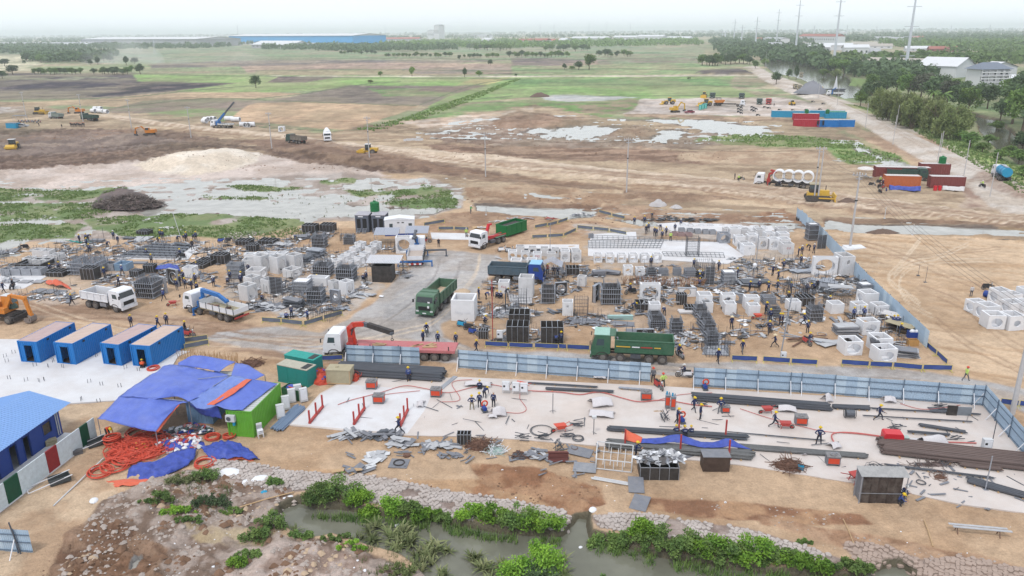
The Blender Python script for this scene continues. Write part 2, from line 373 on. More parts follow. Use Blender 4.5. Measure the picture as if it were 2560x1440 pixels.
zo([1060,360,1400,368,1840,380,1760,410,1400,402,1120,384],(136,108,90),4,8,5,(180,150,126),5,rough=.5,rs=1.4,st=(-4,12,1.5))
zo([1230,300,1300,275,1480,300,1440,318,1240,322],(148,120,98),4,7,4,(168,140,118),4,dh=1.0,hs=30,rough=.3)
zo([1520,322,1600,314,1660,326,1620,344,1530,340],(156,128,106),4,6,4,(180,154,130),4,dh=.9,hs=24,rough=.25)
zo([1760,340,1900,332,2140,352,2180,372,1900,366,1740,352],(132,154,92),4,8,5,(154,160,110),5,rough=.25)
zo([2060,360,2150,362,2250,390,2270,412,2120,410,2080,388],(120,152,84),4,7,4,(150,160,104),4,rough=.2)
zo([1700,384,1900,372,2060,380,2080,400,1900,410,1700,400],(208,182,152),4,6,6,(186,156,128),5)
for _p,_w in(([1340,320,1470,312,1560,318,1540,334,1480,346,1380,342,1300,330],7),([1545,296,1600,296,1760,298,1840,306,1930,322,1900,334,1780,334,1720,318,1600,302,1550,304],5),([1620,344,1660,326,1700,324,1720,330,1700,346,1640,354],6),([2120,356,2150,362,2190,384,2250,400,2250,416,2210,414,2180,392,2140,380],5),([1060,334,1130,324,1140,330,1080,340],4),([2066,548,2140,560,2300,560,2480,568,2560,586,2520,588,2300,584,2130,580,2080,566],3),([1180,508,1300,516,1420,520,1500,528,1480,544,1420,548,1280,536,1190,526],4),([1320,480,1400,488,1460,498,1380,500,1330,492],4),([1520,548,1700,556,1900,570,1960,580,1800,578,1600,566],6),([1900,560,2100,566,2100,574,1900,572],3)):
 zo(_p,(118,104,94),3,_w,5,dh=-.45,hs=10,wetness=.5)
MARSH=[-420,500,200,470,420,458,560,446,860,432,1000,448,1060,440,1150,470,1160,520,1080,540,960,566,880,548,780,556,760,590,600,600,480,590,300,596,120,600,40,640,-420,700]
zo(MARSH,(198,184,172),5,8,6,(168,150,136),5,rough=.28,rs=4.0,dh=-.14,wetness=.4)
zo([420,505,560,492,800,505,960,515,1140,520,1080,536,960,545,860,540,700,552,500,530,420,520],(130,118,108),4,8,5,dh=-.3,hs=16,rough=.12,rs=1.5,wetness=.5)
zo([380,480,620,478,900,490,900,506,600,510,400,500],(196,180,170),4,10,6,(170,156,146),5,dh=-.10,hs=10,rough=.15,wetness=.5)
zo([850,458,940,458,1000,466,940,474,860,470],(130,118,108),3,3,5,dh=-.4,hs=8,wetness=.5)
for _p in([-420,480,120,472,330,470,300,482,200,500,60,500,-420,520],[-420,510,260,505,280,530,200,548,60,552,-420,560],[200,545,420,535,560,532,760,548,780,590,600,600,440,588,330,596,230,570],[-420,565,120,556,220,562,180,590,60,600,-420,640],[560,462,680,462,760,470,700,478,600,476],[500,486,620,488,700,494,640,500,520,498],[860,476,980,472,1010,484,900,490],[990,480,1060,460,1120,474,1146,504,1140,520,1040,522,960,510],[800,452,880,446,900,456,820,462]):
 zo(_p,(116,136,82),3,9,5,(140,148,98),5,dh=.16,hs=8,rough=.2,rs=2.0,gate=(7,.33,.46))
zo([225,512,260,480,310,466,380,490,410,520,330,530],(120,104,98),3,4,3,(96,84,80),2,dh=.7,hs=24,rough=.2)
zo([1160,470,1320,462,1520,486,1600,500,1500,520,1180,505],(172,140,112),4,8,4,(200,172,142),4,rough=.28,rs=1.5,dh=.1)
YARD=[-420,640,60,604,300,598,560,604,780,560,900,572,1060,545,1160,530,1500,560,1960,580,2060,560,2330,880,2400,930,2980,1000,2980,900,2980,1700,-420,1700]
zo(YARD,(214,182,148),5,6,8,(196,162,128),7,(.42,.68),rough=.05,rs=1.2)
zo([2050,572,2300,588,2600,600,2980,610,2980,1010,2420,940,2330,860,2170,700],(224,194,160),5,6,9,(202,168,132),9,(.45,.75),rough=.14,rs=1.2,st=(-28,7,1.3))
zo([2200,700,2500,700,2560,800,2420,840,2300,800],(196,162,126),14,20,8,(212,180,146),6,w=.6)
zo([1040,560,1160,530,1500,556,1560,575,1300,600,1160,600,1060,585],(206,172,140),4,8,5,(180,144,114),4,rough=.12)
zo([1060,540,1200,528,1360,545,1300,560,1160,560],(166,134,108),5,8,4,(190,158,128),3,rough=.2)
zo([-420,740,60,735,300,770,520,800,700,820,860,850,900,930,700,890,520,870,460,820,180,790,-420,850],(196,166,138),8,14,7,(172,140,114),5,st=(-6,14,1.0),rough=.14)
zo([1050,640,1110,625,1240,640,1236,672,1222,700,1190,730,1150,790,1105,810,1110,842,1180,872,1400,880,1690,905,1840,905,2100,915,2320,930,2480,960,2980,1040,2980,1120,2560,1030,2480,985,2200,965,1900,950,1700,940,1400,930,1160,910,1060,900,860,905,700,880,560,860,500,850,540,826,700,818,800,830,860,800,930,760,960,730,1000,690],(200,194,188),6,9,6,(184,174,164),5,(.4,.65),rough=.05,rs=.8)
zo([560,850,800,836,1000,846,1400,900,1900,925,2400,960,2560,990,2560,1010,2300,968,1900,945,1400,915,1000,880,800,862],(214,192,168),8,10,6,(196,178,160),4,(.4,.6),w=.75,st=(-6,20,1.0))
zo([1040,700,1130,680,1180,690,1150,760,1060,800,960,800,980,740],(186,184,182),10,14,6,(210,200,188),4,w=.6,st=(60,16,.8))
zo([470,880,700,895,860,910,760,950,660,930,560,905],(206,172,136),6,10,5,(186,150,116),4)
zo([-420,735,0,735,120,790,60,812,-420,830],(170,144,122),8,10,5,(196,166,138),4,w=.7)
for _p,_k in(([0,668,330,655,420,700,300,720,200,760,60,760,-420,780,-420,700],.35),([560,690,760,640,960,640,1000,690,860,790,700,790,560,740],.7),([1240,640,1660,640,1900,620,1960,670,1700,720,1500,700,1260,668],.5),([1440,560,1600,570,1900,560,1960,600,1990,650,1900,664,1700,668,1460,620],.7),([1240,750,1560,740,1700,770,1620,850,1400,870,1260,870],.4),([1960,660,2120,650,2230,760,2200,800,2080,760,2000,740],.5)):
 zo(_p,(206,200,192),10,14,3,(188,178,166),3,w=_k,gate=(4,.38,.56))
zo([1160,748,1500,720,1900,740,2200,800,2240,900,1700,900,1220,870],(206,172,138),10,14,5,(190,156,122),3,w=.4,rough=.05)
zo([-420,1010,180,1010,280,1000,420,1080,240,1180,300,1240,200,1340,120,1480,-420,1560],(216,188,156),6,8,5,(196,164,132),4,rough=.05)
zo([640,1150,700,1170,900,1180,1000,1200,1300,1200,1420,1230,1430,1290,1200,1250,900,1200,700,1180],(176,132,98),5,10,3,(206,168,130),2.2,rough=.16,rs=.9,dh=-.1)
zo([1180,1160,1330,1170,1500,1220,1520,1260,1440,1290,1330,1240,1200,1210],(164,120,90),6,10,3,(190,150,116),1.6,rough=.4,rs=.9)
zo([1600,1240,1900,1260,2150,1290,2180,1310,1960,1310,1700,1290,1590,1270],(160,118,90),6,8,3,(196,156,120),1.8,rough=.16,rs=.9)
zo([1900,1290,2200,1340,2500,1400,2600,1440,2400,1460,2100,1370,1900,1310],(176,138,108),6,10,3,(200,164,132),1.8,rough=.2,rs=.8)
zo([260,1250,420,1180,560,1180,700,1200,740,1250,690,1290,700,1340,800,1345,900,1370,1000,1420,1300,1470,1400,1640,60,1640,140,1440,200,1330],(182,164,150),8,12,3,(136,114,98),1.2,rough=.42,rs=1.3)
zo([170,1330,260,1290,330,1310,420,1380,380,1440,300,1640,60,1640,120,1440],(128,98,78),6,12,2.5,(160,130,106),1.8,rough=.5,rs=.7)
zo([180,1390,240,1370,390,1400,360,1440,160,1450],(122,92,70),6,8,2,(150,116,92),1,rough=.2,rs=.6,st=(25,4,.35))
zo([460,1310,560,1300,700,1330,640,1370,500,1350],(206,184,142),6,10,2,(176,158,140),1.2,w=.6,rough=.3,rs=.7)
zo([580,1370,760,1350,900,1400,1000,1460,700,1460,560,1440],(206,186,172),6,10,2,(170,146,130),1.2,rough=.15,rs=.7)
BANK=[520,1145,640,1160,760,1180,880,1180,980,1196,1130,1225,1300,1250,1400,1270,1425,1290,1420,1325,1300,1318,1200,1300,1060,1280,940,1260,860,1240,760,1225,700,1230,600,1210,520,1180]
zo(BANK,(186,168,158),4,5,2,(160,140,128),1.5,rough=.06,rs=.6)
BANK2=[1480,1290,1600,1282,1720,1300,1860,1320,1960,1350,2050,1380,2110,1400,2080,1420,1900,1390,1700,1350,1500,1320]
zo(BANK2,(190,172,160),4,5,2,(160,140,128),1.5,rough=.06,rs=.6)
BANK3=[2100,1360,2160,1350,2300,1400,2400,1390,2560,1420,2700,1500,2300,1500,2230,1440,2140,1400]
zo(BANK3,(180,160,146),4,6,2,(150,128,114),1.5,rough=.12,rs=.6)
CANAL=pp([690,1262,745,1240,800,1258,880,1262,960,1278,1080,1286,1190,1308,1290,1322,1400,1326,1424,1296,1440,1282,1478,1284,1480,1330,1560,1352,1700,1386,1830,1408,1960,1424,2120,1432,2230,1402,2270,1408,2330,1460,2420,1560,2300,1700,1100,1700,1090,1480,1040,1420,980,1385,900,1362,830,1340,760,1352,700,1320,680,1290])
zo([(x,y-8)for x,y in CANAL],(112,104,84),4,5,2,dh=-1.25,hs=26,wetness=.6)
zo([330,1400,350,1388,360,1400,340,1420,320,1425],(150,146,140),2,2,1,dh=-.5,hs=6)
hgt[:]=np.where(gy<130,hgt*.3,hgt)
mt_=(fbm(WX/45,WY/30,4,91)+fbm(WX/11,WY/11,4,92)+fbm(WX/3,WY/5,3,93)-1.5)
fk=smooth(420,300,gy)
col*=(1+mt_*(.55*fk+.22))[...,None]
gk=(fk*smooth(.40,.66,fbm(WX/26,WY/60,5,95)))[...,None]*.38
col[:]=col*(1-gk)+S(160,148,118)*gk
zo([1860,168,1880,170,1900,196,1960,226,2040,245,2125,295,2232,360,2332,417,2420,470,2480,520,2980,760,2980,690,2700,560,2560,472,2475,427,2380,385,2285,342,2195,302,2102,260,2060,238,1990,205,1925,182,1890,164],(224,212,198),2,1.5,9,(208,192,174),6,dh=.35,hs=6,rough=.06,rs=2)
zo([2400,470,2440,452,2560,510,2980,700,2980,620,2560,478,2470,432,2440,440],(160,134,118),8,8,6,(196,174,154),4,w=.85,st=(-30,12,1))
zo([235,284,300,290,520,320,700,334,860,358,1060,374,1220,388,1500,420,1800,446,2000,474,2300,512,2560,540,2980,590,2980,616,2560,566,2300,540,1980,508,1780,478,1500,448,1200,412,1000,396,850,374,700,344,520,328,300,300],(234,212,186),2,1,8,(214,190,162),6,dh=.45,hs=7,rough=.1,st=(-9,40,.8))
zo([1180,396,1500,430,1900,468,2300,520,2560,548,2560,556,2200,520,1880,482,1500,440,1180,404],(150,122,102),2,3,8,(186,158,132),5,w=.6,st=(-9,30,.7),rough=.1)
zo([560,352,780,350,1000,388,1180,420,1400,452,1600,474,1500,474,1200,452,1000,418,800,384],(118,92,78),3,6,5,(152,124,104),4,w=.7,st=(-9,14,.8),rough=.35)
zo([2050,546,2300,548,2560,564,2560,570,2300,560,2060,558],(112,84,68),2,3,4,(150,120,98),3,w=.8)
zo([1200,500,1500,516,1560,530,1500,526,1190,508],(120,92,76),2,3,4,(150,120,98),3,w=.7)
zo([2062,550,2140,562,2300,562,2480,570,2560,588,2520,590,2300,585,2130,582,2062,568],(118,104,94),2,2,5,dh=-.6,hs=5,wetness=.5)
def trk(pts,wpx,c,w=.6,gap=0,dh=-.05):
 pts=pp(pts);q=[]
 for i in range(len(pts)-1):
  p0,p1,p2,p3=(np.array(pts[max(0,min(len(pts)-1,i+k))],float)for k in(-1,0,1,2))
  for k in range(5):t=k/5;q.append(.5*((2*p1)+(p2-p0)*t+(2*p0-5*p1+4*p2-p3)*t*t+(3*p1-p0-3*p2+p3)*t**3))
 q.append(np.array(pts[-1],float))
 for of in((0,)if not gap else(-gap/2,gap/2)):
  Q=[p+(0,of)for p in q];xs=[p[0]for p in Q];ys=[p[1]for p in Q]
  r0=(PYN<=max(ys)+30)&(PYN>=min(ys)-30);c0=(gx[0]>=min(xs)-12)&(gx[0]<=max(xs)+12);sl_=np.ix_(r0,c0);X,Y=gx[sl_],gy[sl_];d=np.full(X.shape,1e9)
  for a,b in zip(Q,Q[1:]):
   e=b-a;t=np.clip(((X-a[0])*e[0]+(Y-a[1])*e[1])/(e@e+1e-9),0,1);d=np.minimum(d,np.hypot(X-a[0]-t*e[0],(Y-a[1]-t*e[1])*1.6))
  k=(1-smooth(wpx*.4,wpx,d))*w*(.5+fbm(WX[sl_]/3,WY[sl_]/3,3,7));k=np.clip(k,0,1);col[sl_]=col[sl_]*(1-k[...,None])+S(*c)*k[...,None];hgt[sl_]+=dh*k
LT,DK,DG=(236,212,182),(158,126,100),(150,142,136)
for a in(([2300,600,2250,660,2222,690,2232,710,2262,730,2300,760],4,LT,.8,9),([2420,610,2350,640,2270,660,2235,690],4,LT,.8,8),([2480,650,2330,655,2262,680,2250,720,2275,760,2330,790],3,LT,.7,8),([2080,600,2200,620,2400,700,2560,760,2700,800],4,DK,.5,12),([2300,720,2400,760,2500,840,2600,900],4,DK,.5,16),([2340,800,2420,860,2560,930],4,DK,.5,14),([2180,640,2300,640,2500,620],3,DK,.4,6),([0,770,120,770,260,800,420,820,560,836,760,850,860,850],5,DK,.5,18),([0,800,160,790,300,790,460,812,640,846,860,870],5,DK,.5,16),([60,750,200,800,420,850,600,860],4,LT,.5,14),([1100,650,1080,700,1000,780,900,830,760,850],4,DG,.5,0),([1150,660,1130,720,1080,800,1120,850,1240,890,1500,905,1900,935,2300,955],4,DG,.5,12),([1200,640,1180,700,1090,800,1000,830,860,860,700,870],4,LT,.5,10),([1240,630,1320,560,1420,550,1500,560],3,DK,.5,5),([800,368,1000,402,1200,436,1500,462,1800,480,2000,506,2300,535,2560,560],3,DK,.7,6),([900,378,1200,414,1500,438,1900,470,2200,512,2560,545],3,DK,.6,7),([300,300,600,336,860,366,1060,392,1300,420],2,DK,.5,4),([0,400,200,380,420,360,640,372],3,(96,78,68),.7,8,-.15),([60,410,260,396,460,366,600,384],3,(96,78,68),.7,7,-.15),([0,350,200,340,400,326,600,340],3,DK,.6,6),([1900,200,2060,244,2200,310,2340,390,2480,450,2600,530],3,DK,.35,8),([60,640,200,650,420,664,560,690],3,DK,.4,8)):
 trk(*a)
for a in(([640,178,900,174,1280,178],.8),([400,188,640,190,900,194,1280,197],.8),([640,247,760,234,900,212,1000,204],.9),([1050,262,1180,214,1290,196],.8),([1340,240,1600,240,1860,238],.8),([1300,215,1600,212,1880,216],.7),([1290,176,1500,172,1760,176],.8),([0,250,300,244,480,226,640,214],.9),([300,268,520,246,740,254,1040,264],.9),([640,148,1000,146,1400,150,1740,142],.7),([560,310,900,326,1100,262,1280,240],.9)):
 trk(a[0],2.2,(104,116,82),a[1],0,0)
RIVER=[2110,205,2180,196,2230,210,2130,250,2120,262,2180,300]
zo([1900,150,1990,150,2100,172,2130,200,2180,240,2110,246,2060,220,2000,196,1930,180],(92,86,74),3,3,10,dh=-1.2,hs=6,ax=3)
zo([2130,196,2170,200,2160,216,2120,212],(130,150,90),3,3,10,dh=1.0,hs=6)
zo([2430,280,2500,296,2600,380,2980,500,2980,560,2600,440,2500,380,2450,330],(110,96,80),3,4,6,dh=-1.2,hs=8)
def hfix(X,Y,z0=.0):return z0
def gz_(x,y):
 """height ¡ Ò Â at a world point (nearest grid vertex)"""
 px,py=proj((x,y,0))
 j=int(round((px-PXS[0])/4.0));i=int(np.argmin(np.abs(PYN-(py+(px-1280)*.0078))))
 if 0<=j<NC:return float(hgt[i,j])
 return .0
verts=np.stack([WX,WY,hgt],-1).reshape(-1,3)
cols=np.concatenate([np.clip(col,.01,.85),wet[...,None]],-1).reshape(-1,4)
last=verts[(NR-1)*NC:].copy();ext=[];extc=[]
for D in far_rows:
 q=last.copy();s=D/np.hypot(q[:,0],q[:,1]);q[:,0]*=s;q[:,1]*=s;q[:,2]=0;ext.append(q);extc.append(cols[(NR-1)*NC:].copy())
verts=np.concatenate([verts]+ext);cols=np.concatenate([cols]+extc);NRT=NR+len(far_rows)
idx=np.arange(NRT*NC).reshape(NRT,NC)
faces=np.stack([idx[:-1,:-1],idx[:-1,1:],idx[1:,1:],idx[1:,:-1]],-1).reshape(-1,4)
gm=bpy.data.meshes.new('ground')
gm.vertices.add(len(verts));gm.vertices.foreach_set('co',verts.astype(np.float32).ravel())
gm.loops.add(faces.size);gm.loops.foreach_set('vertex_index',faces.astype(np.int32).ravel())
gm.polygons.add(len(faces));gm.polygons.foreach_set('loop_start',np.arange(0,faces.size,4,dtype=np.int32))
gm.polygons.foreach_set('use_smooth',np.ones(len(faces),bool))
gm.update(calc_edges=True)
ca=gm.color_attributes.new('soil','FLOAT_COLOR','POINT');ca.data.foreach_set('color',cols.astype(np.float32).ravel())
gmat=bpy.data.materials.new('soil');gmat.use_nodes=True
n=gmat.node_tree.nodes;l=gmat.node_tree.links;b=n['Principled BSDF'];iv(b,'Specular IOR Level',.2)
at_=n.new('ShaderNodeAttribute');at_.attribute_name='soil'
tc=n.new('ShaderNodeTexCoord')
def NZ(scale,det=8,rough=.65):
 t=n.new('ShaderNodeTexNoise');iv(t,'Scale',scale);iv(t,'Detail',det);iv(t,'Roughness',rough)
 l.new(tc.outputs['Object'],t.inputs['Vector']);return t
def MR(src,a,b_,c,d):
 t=n.new('ShaderNodeMapRange');iv(t,'From Min',a);iv(t,'From Max',b_);iv(t,'To Min',c);iv(t,'To Max',d);l.new(src,t.inputs['Value']);return t.outputs[0]
f1=MR(NZ(.9).outputs[0],.3,.7,.80,1.18);f2=MR(NZ(.06).outputs[0],.3,.7,.90,1.09);f3=MR(NZ(6,6,.75).outputs[0],.3,.7,.80,1.18)
m1=n.new('ShaderNodeMath');m1.operation='MULTIPLY';l.new(f1,m1.inputs[0]);l.new(f2,m1.inputs[1])
m2=n.new('ShaderNodeMath');m2.operation='MULTIPLY';l.new(m1.outputs[0],m2.inputs[0]);l.new(f3,m2.inputs[1])
vs=n.new('ShaderNodeVectorMath');vs.operation='SCALE';l.new(at_.outputs['Color'],vs.inputs[0]);l.new(m2.outputs[0],vs.inputs['Scale']);l.new(vs.outputs[0],b.inputs['Base Color'])
l.new(MR(at_.outputs['Alpha'],0,1,.95,.3),b.inputs['Roughness'])
bp=n.new('ShaderNodeBump');iv(bp,'Strength',1.0);iv(bp,'Distance',.22);l.new(NZ(2.2).outputs[0],bp.inputs['Height']);l.new(bp.outputs[0],b.inputs['Normal'])
gm.materials.append(gmat)
ground=stc('ground',gm)
# water sheets
def watermat(name,c,rough=.06,bump=.06):
 m=bpy.data.materials.new(name);m.use_nodes=True;n=m.node_tree.nodes;l=m.node_tree.links;b=n['Principled BSDF']
 iv(b,'Roughness',rough);iv(b,'IOR',1.33)
 tc=n.new('ShaderNodeTexCoord')
 nz=n.new('ShaderNodeTexNoise');iv(nz,'Scale',.35);iv(nz,'Detail',5);l.new(tc.outputs['Object'],nz.inputs['Vector'])
 r=n.new('ShaderNodeValToRGB');r.color_ramp.elements[0].position=.35;r.color_ramp.elements[1].position=.7
 r.color_ramp.elements[0].color=(*[v*.8 for v in c],1);r.color_ramp.elements[1].color=(*[v*1.15 for v in c],1);l.new(nz.outputs[0],r.inputs[0]);l.new(r.outputs[0],b.inputs['Base Color'])
 nb=n.new('ShaderNodeTexNoise');iv(nb,'Scale',3.0);iv(nb,'Detail',3);l.new(tc.outputs['Object'],nb.inputs['Vector'])
 bp=n.new('ShaderNodeBump');iv(bp,'Strength',bump);iv(bp,'Distance',.05);l.new(nb.outputs[0],bp.inputs['Height']);l.new(bp.outputs[0],b.inputs['Normal'])
 return m
W_POND=watermat('pond_water',(.31,.30,.28),.04);W_CANAL=watermat('canal_water',(.15,.15,.12),.05);W_RIV=watermat('river_water',(.10,.095,.07),.12)
def water(poly,z,m):
 pts=[at(x,y,z)for x,y in pp(poly)]
 me=bpy.data.meshes.new('water');me.from_pydata([tuple(p)for p in pts],[],[tuple(range(len(pts)))]);me.materials.append(m)
 return stc('water',me)
def grow(x0,y0,x1,y1):return[(x0,y0),(x1,y0),(x1,y1),(x0,y1)]
water(grow(660,1225,2500,1720),-.62,W_CANAL)
water(grow(-420,445,1165,700),-.12,W_POND)
water([1240,290,1960,284,1960,345,1760,360,1280,350,1040,345,1040,318],-.12,W_POND)
water([2070,350,2140,350,2290,400,2290,425,2070,400],-.12,W_POND)
water([1168,500,1500,500,2049,540,2049,592,1800,592,1500,560,1168,536],-.12,W_POND)
water([2050,540,2600,560,2600,600,2050,592],-.12,W_POND)
water([1310,474,1480,480,1480,504,1310,500],-.12,W_POND)
water([1880,140,2010,140,2200,190,2220,262,2100,262,1900,190],-.75,W_RIV)
water([2420,270,2520,280,2980,480,2980,580,2560,450,2420,350],-.75,W_RIV)
water(grow(300,1380,370,1435),-.2,W_POND)
# materials of things
M=lambda*a,**k:mat(*a,**k)
A=alb
ccr=M('concrete',A(238,236,233),.85,var=.10,scale=2.5,dirt=.35,dc=A(186,180,174),bump=.2,bscale=9)
cw=M('concrete_white',A(254,253,251),.85,var=.06,scale=2,dirt=.25,dc=A(200,196,190),bump=.1)
cdk=M('concrete_grey',A(176,178,182),.85,var=.14,scale=2.5,dirt=.4,dc=A(140,140,142),bump=.2,bscale=9)
steel=M('galv_steel',A(190,194,200),.45,.5,var=.12,scale=4,dirt=.3,dc=A(130,130,132))
sd_=M('dark_steel',A(112,116,122),.55,.4,var=.15,scale=5,dirt=.3,dc=A(90,84,80))
rbr=M('rebar',A(104,108,114),.6,.4,var=.2,scale=2,dirt=.2,dc=A(120,100,90),stretch=(.3,3,3))
rbb=M('rebar_brown',A(124,108,102),.7,.3,var=.2,scale=2,dirt=.3,dc=A(140,112,98),stretch=(.3,3,3))
rust=M('rust',A(128,96,80),.85,.1,var=.25,scale=5)
ply=M('dark_plywood',A(62,58,56),.6,var=.3,scale=3,dirt=.35,dc=A(120,112,104))
ply_b=M('brown_plywood',A(80,64,56),.6,var=.3,scale=3,dirt=.3,dc=A(120,104,92))
gb=M('grey_board',A(132,134,140),.6,var=.12,scale=3,dirt=.4,dc=A(170,164,158))
pb=M('pale_board',A(200,200,200),.6,var=.12,scale=3,dirt=.4,dc=A(160,156,150))
wood=M('raw_wood',A(206,172,130),.8,var=.2,scale=4,stretch=(.3,4,4))
tyre=M('tyre_rubber',A(84,80,78),.9,var=.15,scale=6,dirt=.5,dc=A(140,124,110))
rim=M('wheel_rim',A(150,146,140),.6,.3,dirt=.4,dc=A(140,120,100))
chx=M('chassis_black',A(64,60,60),.7,dirt=.4,dc=A(120,104,92))
glass=M('dark_glass',(.02,.025,.03),.08,var=.02,spec=.6)
glass_s=M('cab_glass',(.05,.07,.08),.1,var=.05,spec=.6)
white=M('white_paint',A(255,255,255),.4,var=.05,scale=2,dirt=.18,dc=A(196,184,170))
ow=M('white_plastic',A(226,226,224),.5,var=.06)
bkp=M('black_plastic',A(46,46,48),.5)
redp=M('red_paint',A(196,72,66),.5,var=.08,dirt=.25,dc=A(150,90,80))
rdb=M('bright_red',A(226,50,60),.35,var=.05)
rho=M('orange_red_hose',A(226,88,64),.5,var=.12,scale=8)
orangep=M('orange_paint',A(226,140,52),.5,var=.08,dirt=.3,dc=A(170,120,80))
yp=M('yellow_paint',A(236,190,70),.5,var=.08,dirt=.3,dc=A(180,140,90))
bluep=M('container_blue',A(26,128,205),.45,var=.06,scale=2,dirt=.08,dc=A(60,110,150))
blued=M('deep_blue',A(44,78,160),.5,var=.06,dirt=.15,dc=A(90,100,140))
bluecr=M('crane_blue',A(50,120,190),.4,dirt=.2,dc=A(110,120,130))
greenT=M('truck_green',A(66,112,84),.45,var=.08,dirt=.28,dc=A(130,138,116))
greenD=M('dark_green',A(58,88,78),.5,var=.1,dirt=.35,dc=A(130,128,112))
greenC=M('bin_green',A(20,120,62),.4,var=.08)
limeC=M('lime_green',A(112,184,58),.5,var=.08,scale=2,dirt=.22,dc=A(90,140,60))
teal=M('teal_paint',A(40,150,140),.5,var=.06,dirt=.12,dc=A(90,150,140))
cyanC=M('cyan_paint',A(40,160,200),.5,var=.06,dirt=.1,dc=A(120,170,180))
rustC=M('maroon_container',A(142,72,68),.6,var=.1,dirt=.2,dc=A(120,84,76))
orangeC=M('orange_container',A(206,112,66),.6,var=.1,dirt=.2,dc=A(170,110,84))
redC=M('red_container',A(190,48,64),.5,var=.08)
tan=M('tan_paint',A(190,178,146),.7,var=.08,dirt=.3,dc=A(160,146,116))
pinkroof=M('dusty_pink_roof',A(206,180,176),.8,var=.07,scale=1.5,dirt=.5,dc=A(220,198,184),stretch=(1,.3,1))
tinroof=M('pale_tin_roof',A(212,214,208),.5,.1,var=.06)
hoard=M('hoarding_blue',A(192,214,230),.5,0,var=.05,scale=1.2,dirt=.15,dc=A(190,190,188))
hoard_l=M('hoarding_pale',A(214,232,242),.5,0,var=.04,scale=1.2)
hoard_p=M('hoarding_post',A(120,138,156),.5,.3)
tpb=M('blue_tarp',A(100,122,208),.5,var=.12,scale=1.2,dirt=.45,dc=A(136,154,218),bump=.5,bscale=2.5)
tpd=M('dark_blue_tarp',A(66,86,176),.5,var=.3,scale=2,dirt=.35,dc=A(104,124,200),bump=1,bscale=3)
tarpo=M('orange_tarp',A(234,112,80),.5,var=.1)
meshb=M('barrier_blue',A(62,88,160),.6,var=.12,dirt=.3,dc=A(110,120,160))
meshg=M('barrier_grey',A(112,122,140),.6,var=.12,dirt=.3,dc=A(150,146,140))
yelpipe=M('yellow_pipe',A(222,208,120),.5,var=.08)
sackw=M('white_sack',A(232,228,224),.8,var=.08,dirt=.4,dc=A(196,186,176),bump=.3,bscale=6)
soilpile=M('dark_soil',A(124,104,92),.95,var=.25,scale=5,bump=.6,bscale=8)
sdp=M('sand_heap',A(208,182,152),.95,var=.12,scale=4,bump=.3)
gravelp=M('gravel_heap',A(150,150,154),.95,var=.15,scale=6,bump=.5,bscale=10)
polem=M('concrete_pole',A(206,202,198),.8,var=.06)
wirem=M('wire_black',A(90,84,80),.6)
skin=M('skin',A(196,150,120),.6,var=.03)
navy=M('navy_work_cloth',A(46,58,98),.85,var=.15,scale=8)
navy2=M('faded_blue_cloth',A(66,84,140),.85,var=.15,scale=8)
darkcl=M('dark_trousers',A(52,54,66),.85,var=.15)
greycl=M('grey_trousers',A(112,112,116),.85,var=.15)
khaki=M('khaki_trousers',A(150,138,112),.85,var=.15)
hivis=M('hivis_yellow',A(206,236,120),.7)
hiorange=M('orange_vest',A(236,96,52),.7)
greensh=M('green_shirt',A(90,190,110),.7)
boot=M('boots',A(40,38,38),.7)
haty=M('yellow_hat',A(246,208,40),.35)
hatw=M('white_hat',A(242,240,232),.35)
hatr=M('red_hat',A(232,84,60),.35)
cone_hat=M('palm_hat',A(232,214,176),.7)
UB={}
def ubox(m):
 """unit box mesh, shared"""
 if m.name not in UB:UB[m.name]=BX((0,0,0),(1,1,1)).ms_(m)
 return UB[m.name]
 # people
BONES=[('pelvis','chest','t'),('chest','neck','t'),('neck','head','h'),('pelvis','hipL','l'),('hipL','kneeL','l'),('kneeL','ankL','l'),('ankL','toeL','b'),('pelvis','hipR','l'),('hipR','kneeR','l'),('kneeR','ankR','l'),('ankR','toeR','b'),('chest','shL','t'),('shL','elL','t'),('elL','wrL','t'),('wrL','haL','s'),('chest','shR','t'),('shR','elR','t'),('elR','wrR','t'),('wrR','haR','s')]
STAND=dict(pelvis=(0,0,.93),chest=(0,0,1.27),neck=(0,0,1.45),head=(0,-.03,1.62),hipL=(-.1,0,.88),kneeL=(-.12,-.03,.48),ankL=(-.13,.02,.09),toeL=(-.14,-.15,.04),hipR=(.1,0,.88),kneeR=(.12,-.03,.48),ankR=(.13,.02,.09),toeR=(.14,-.15,.04),shL=(-.19,0,1.38),elL=(-.25,.03,1.11),wrL=(-.25,-.06,.87),haL=(-.25,-.09,.77),shR=(.19,0,1.38),elR=(.25,.03,1.11),wrR=(.25,-.06,.87),haR=(.25,-.09,.77))
def P_(**k):d=dict(STAND);d.update(k);return d
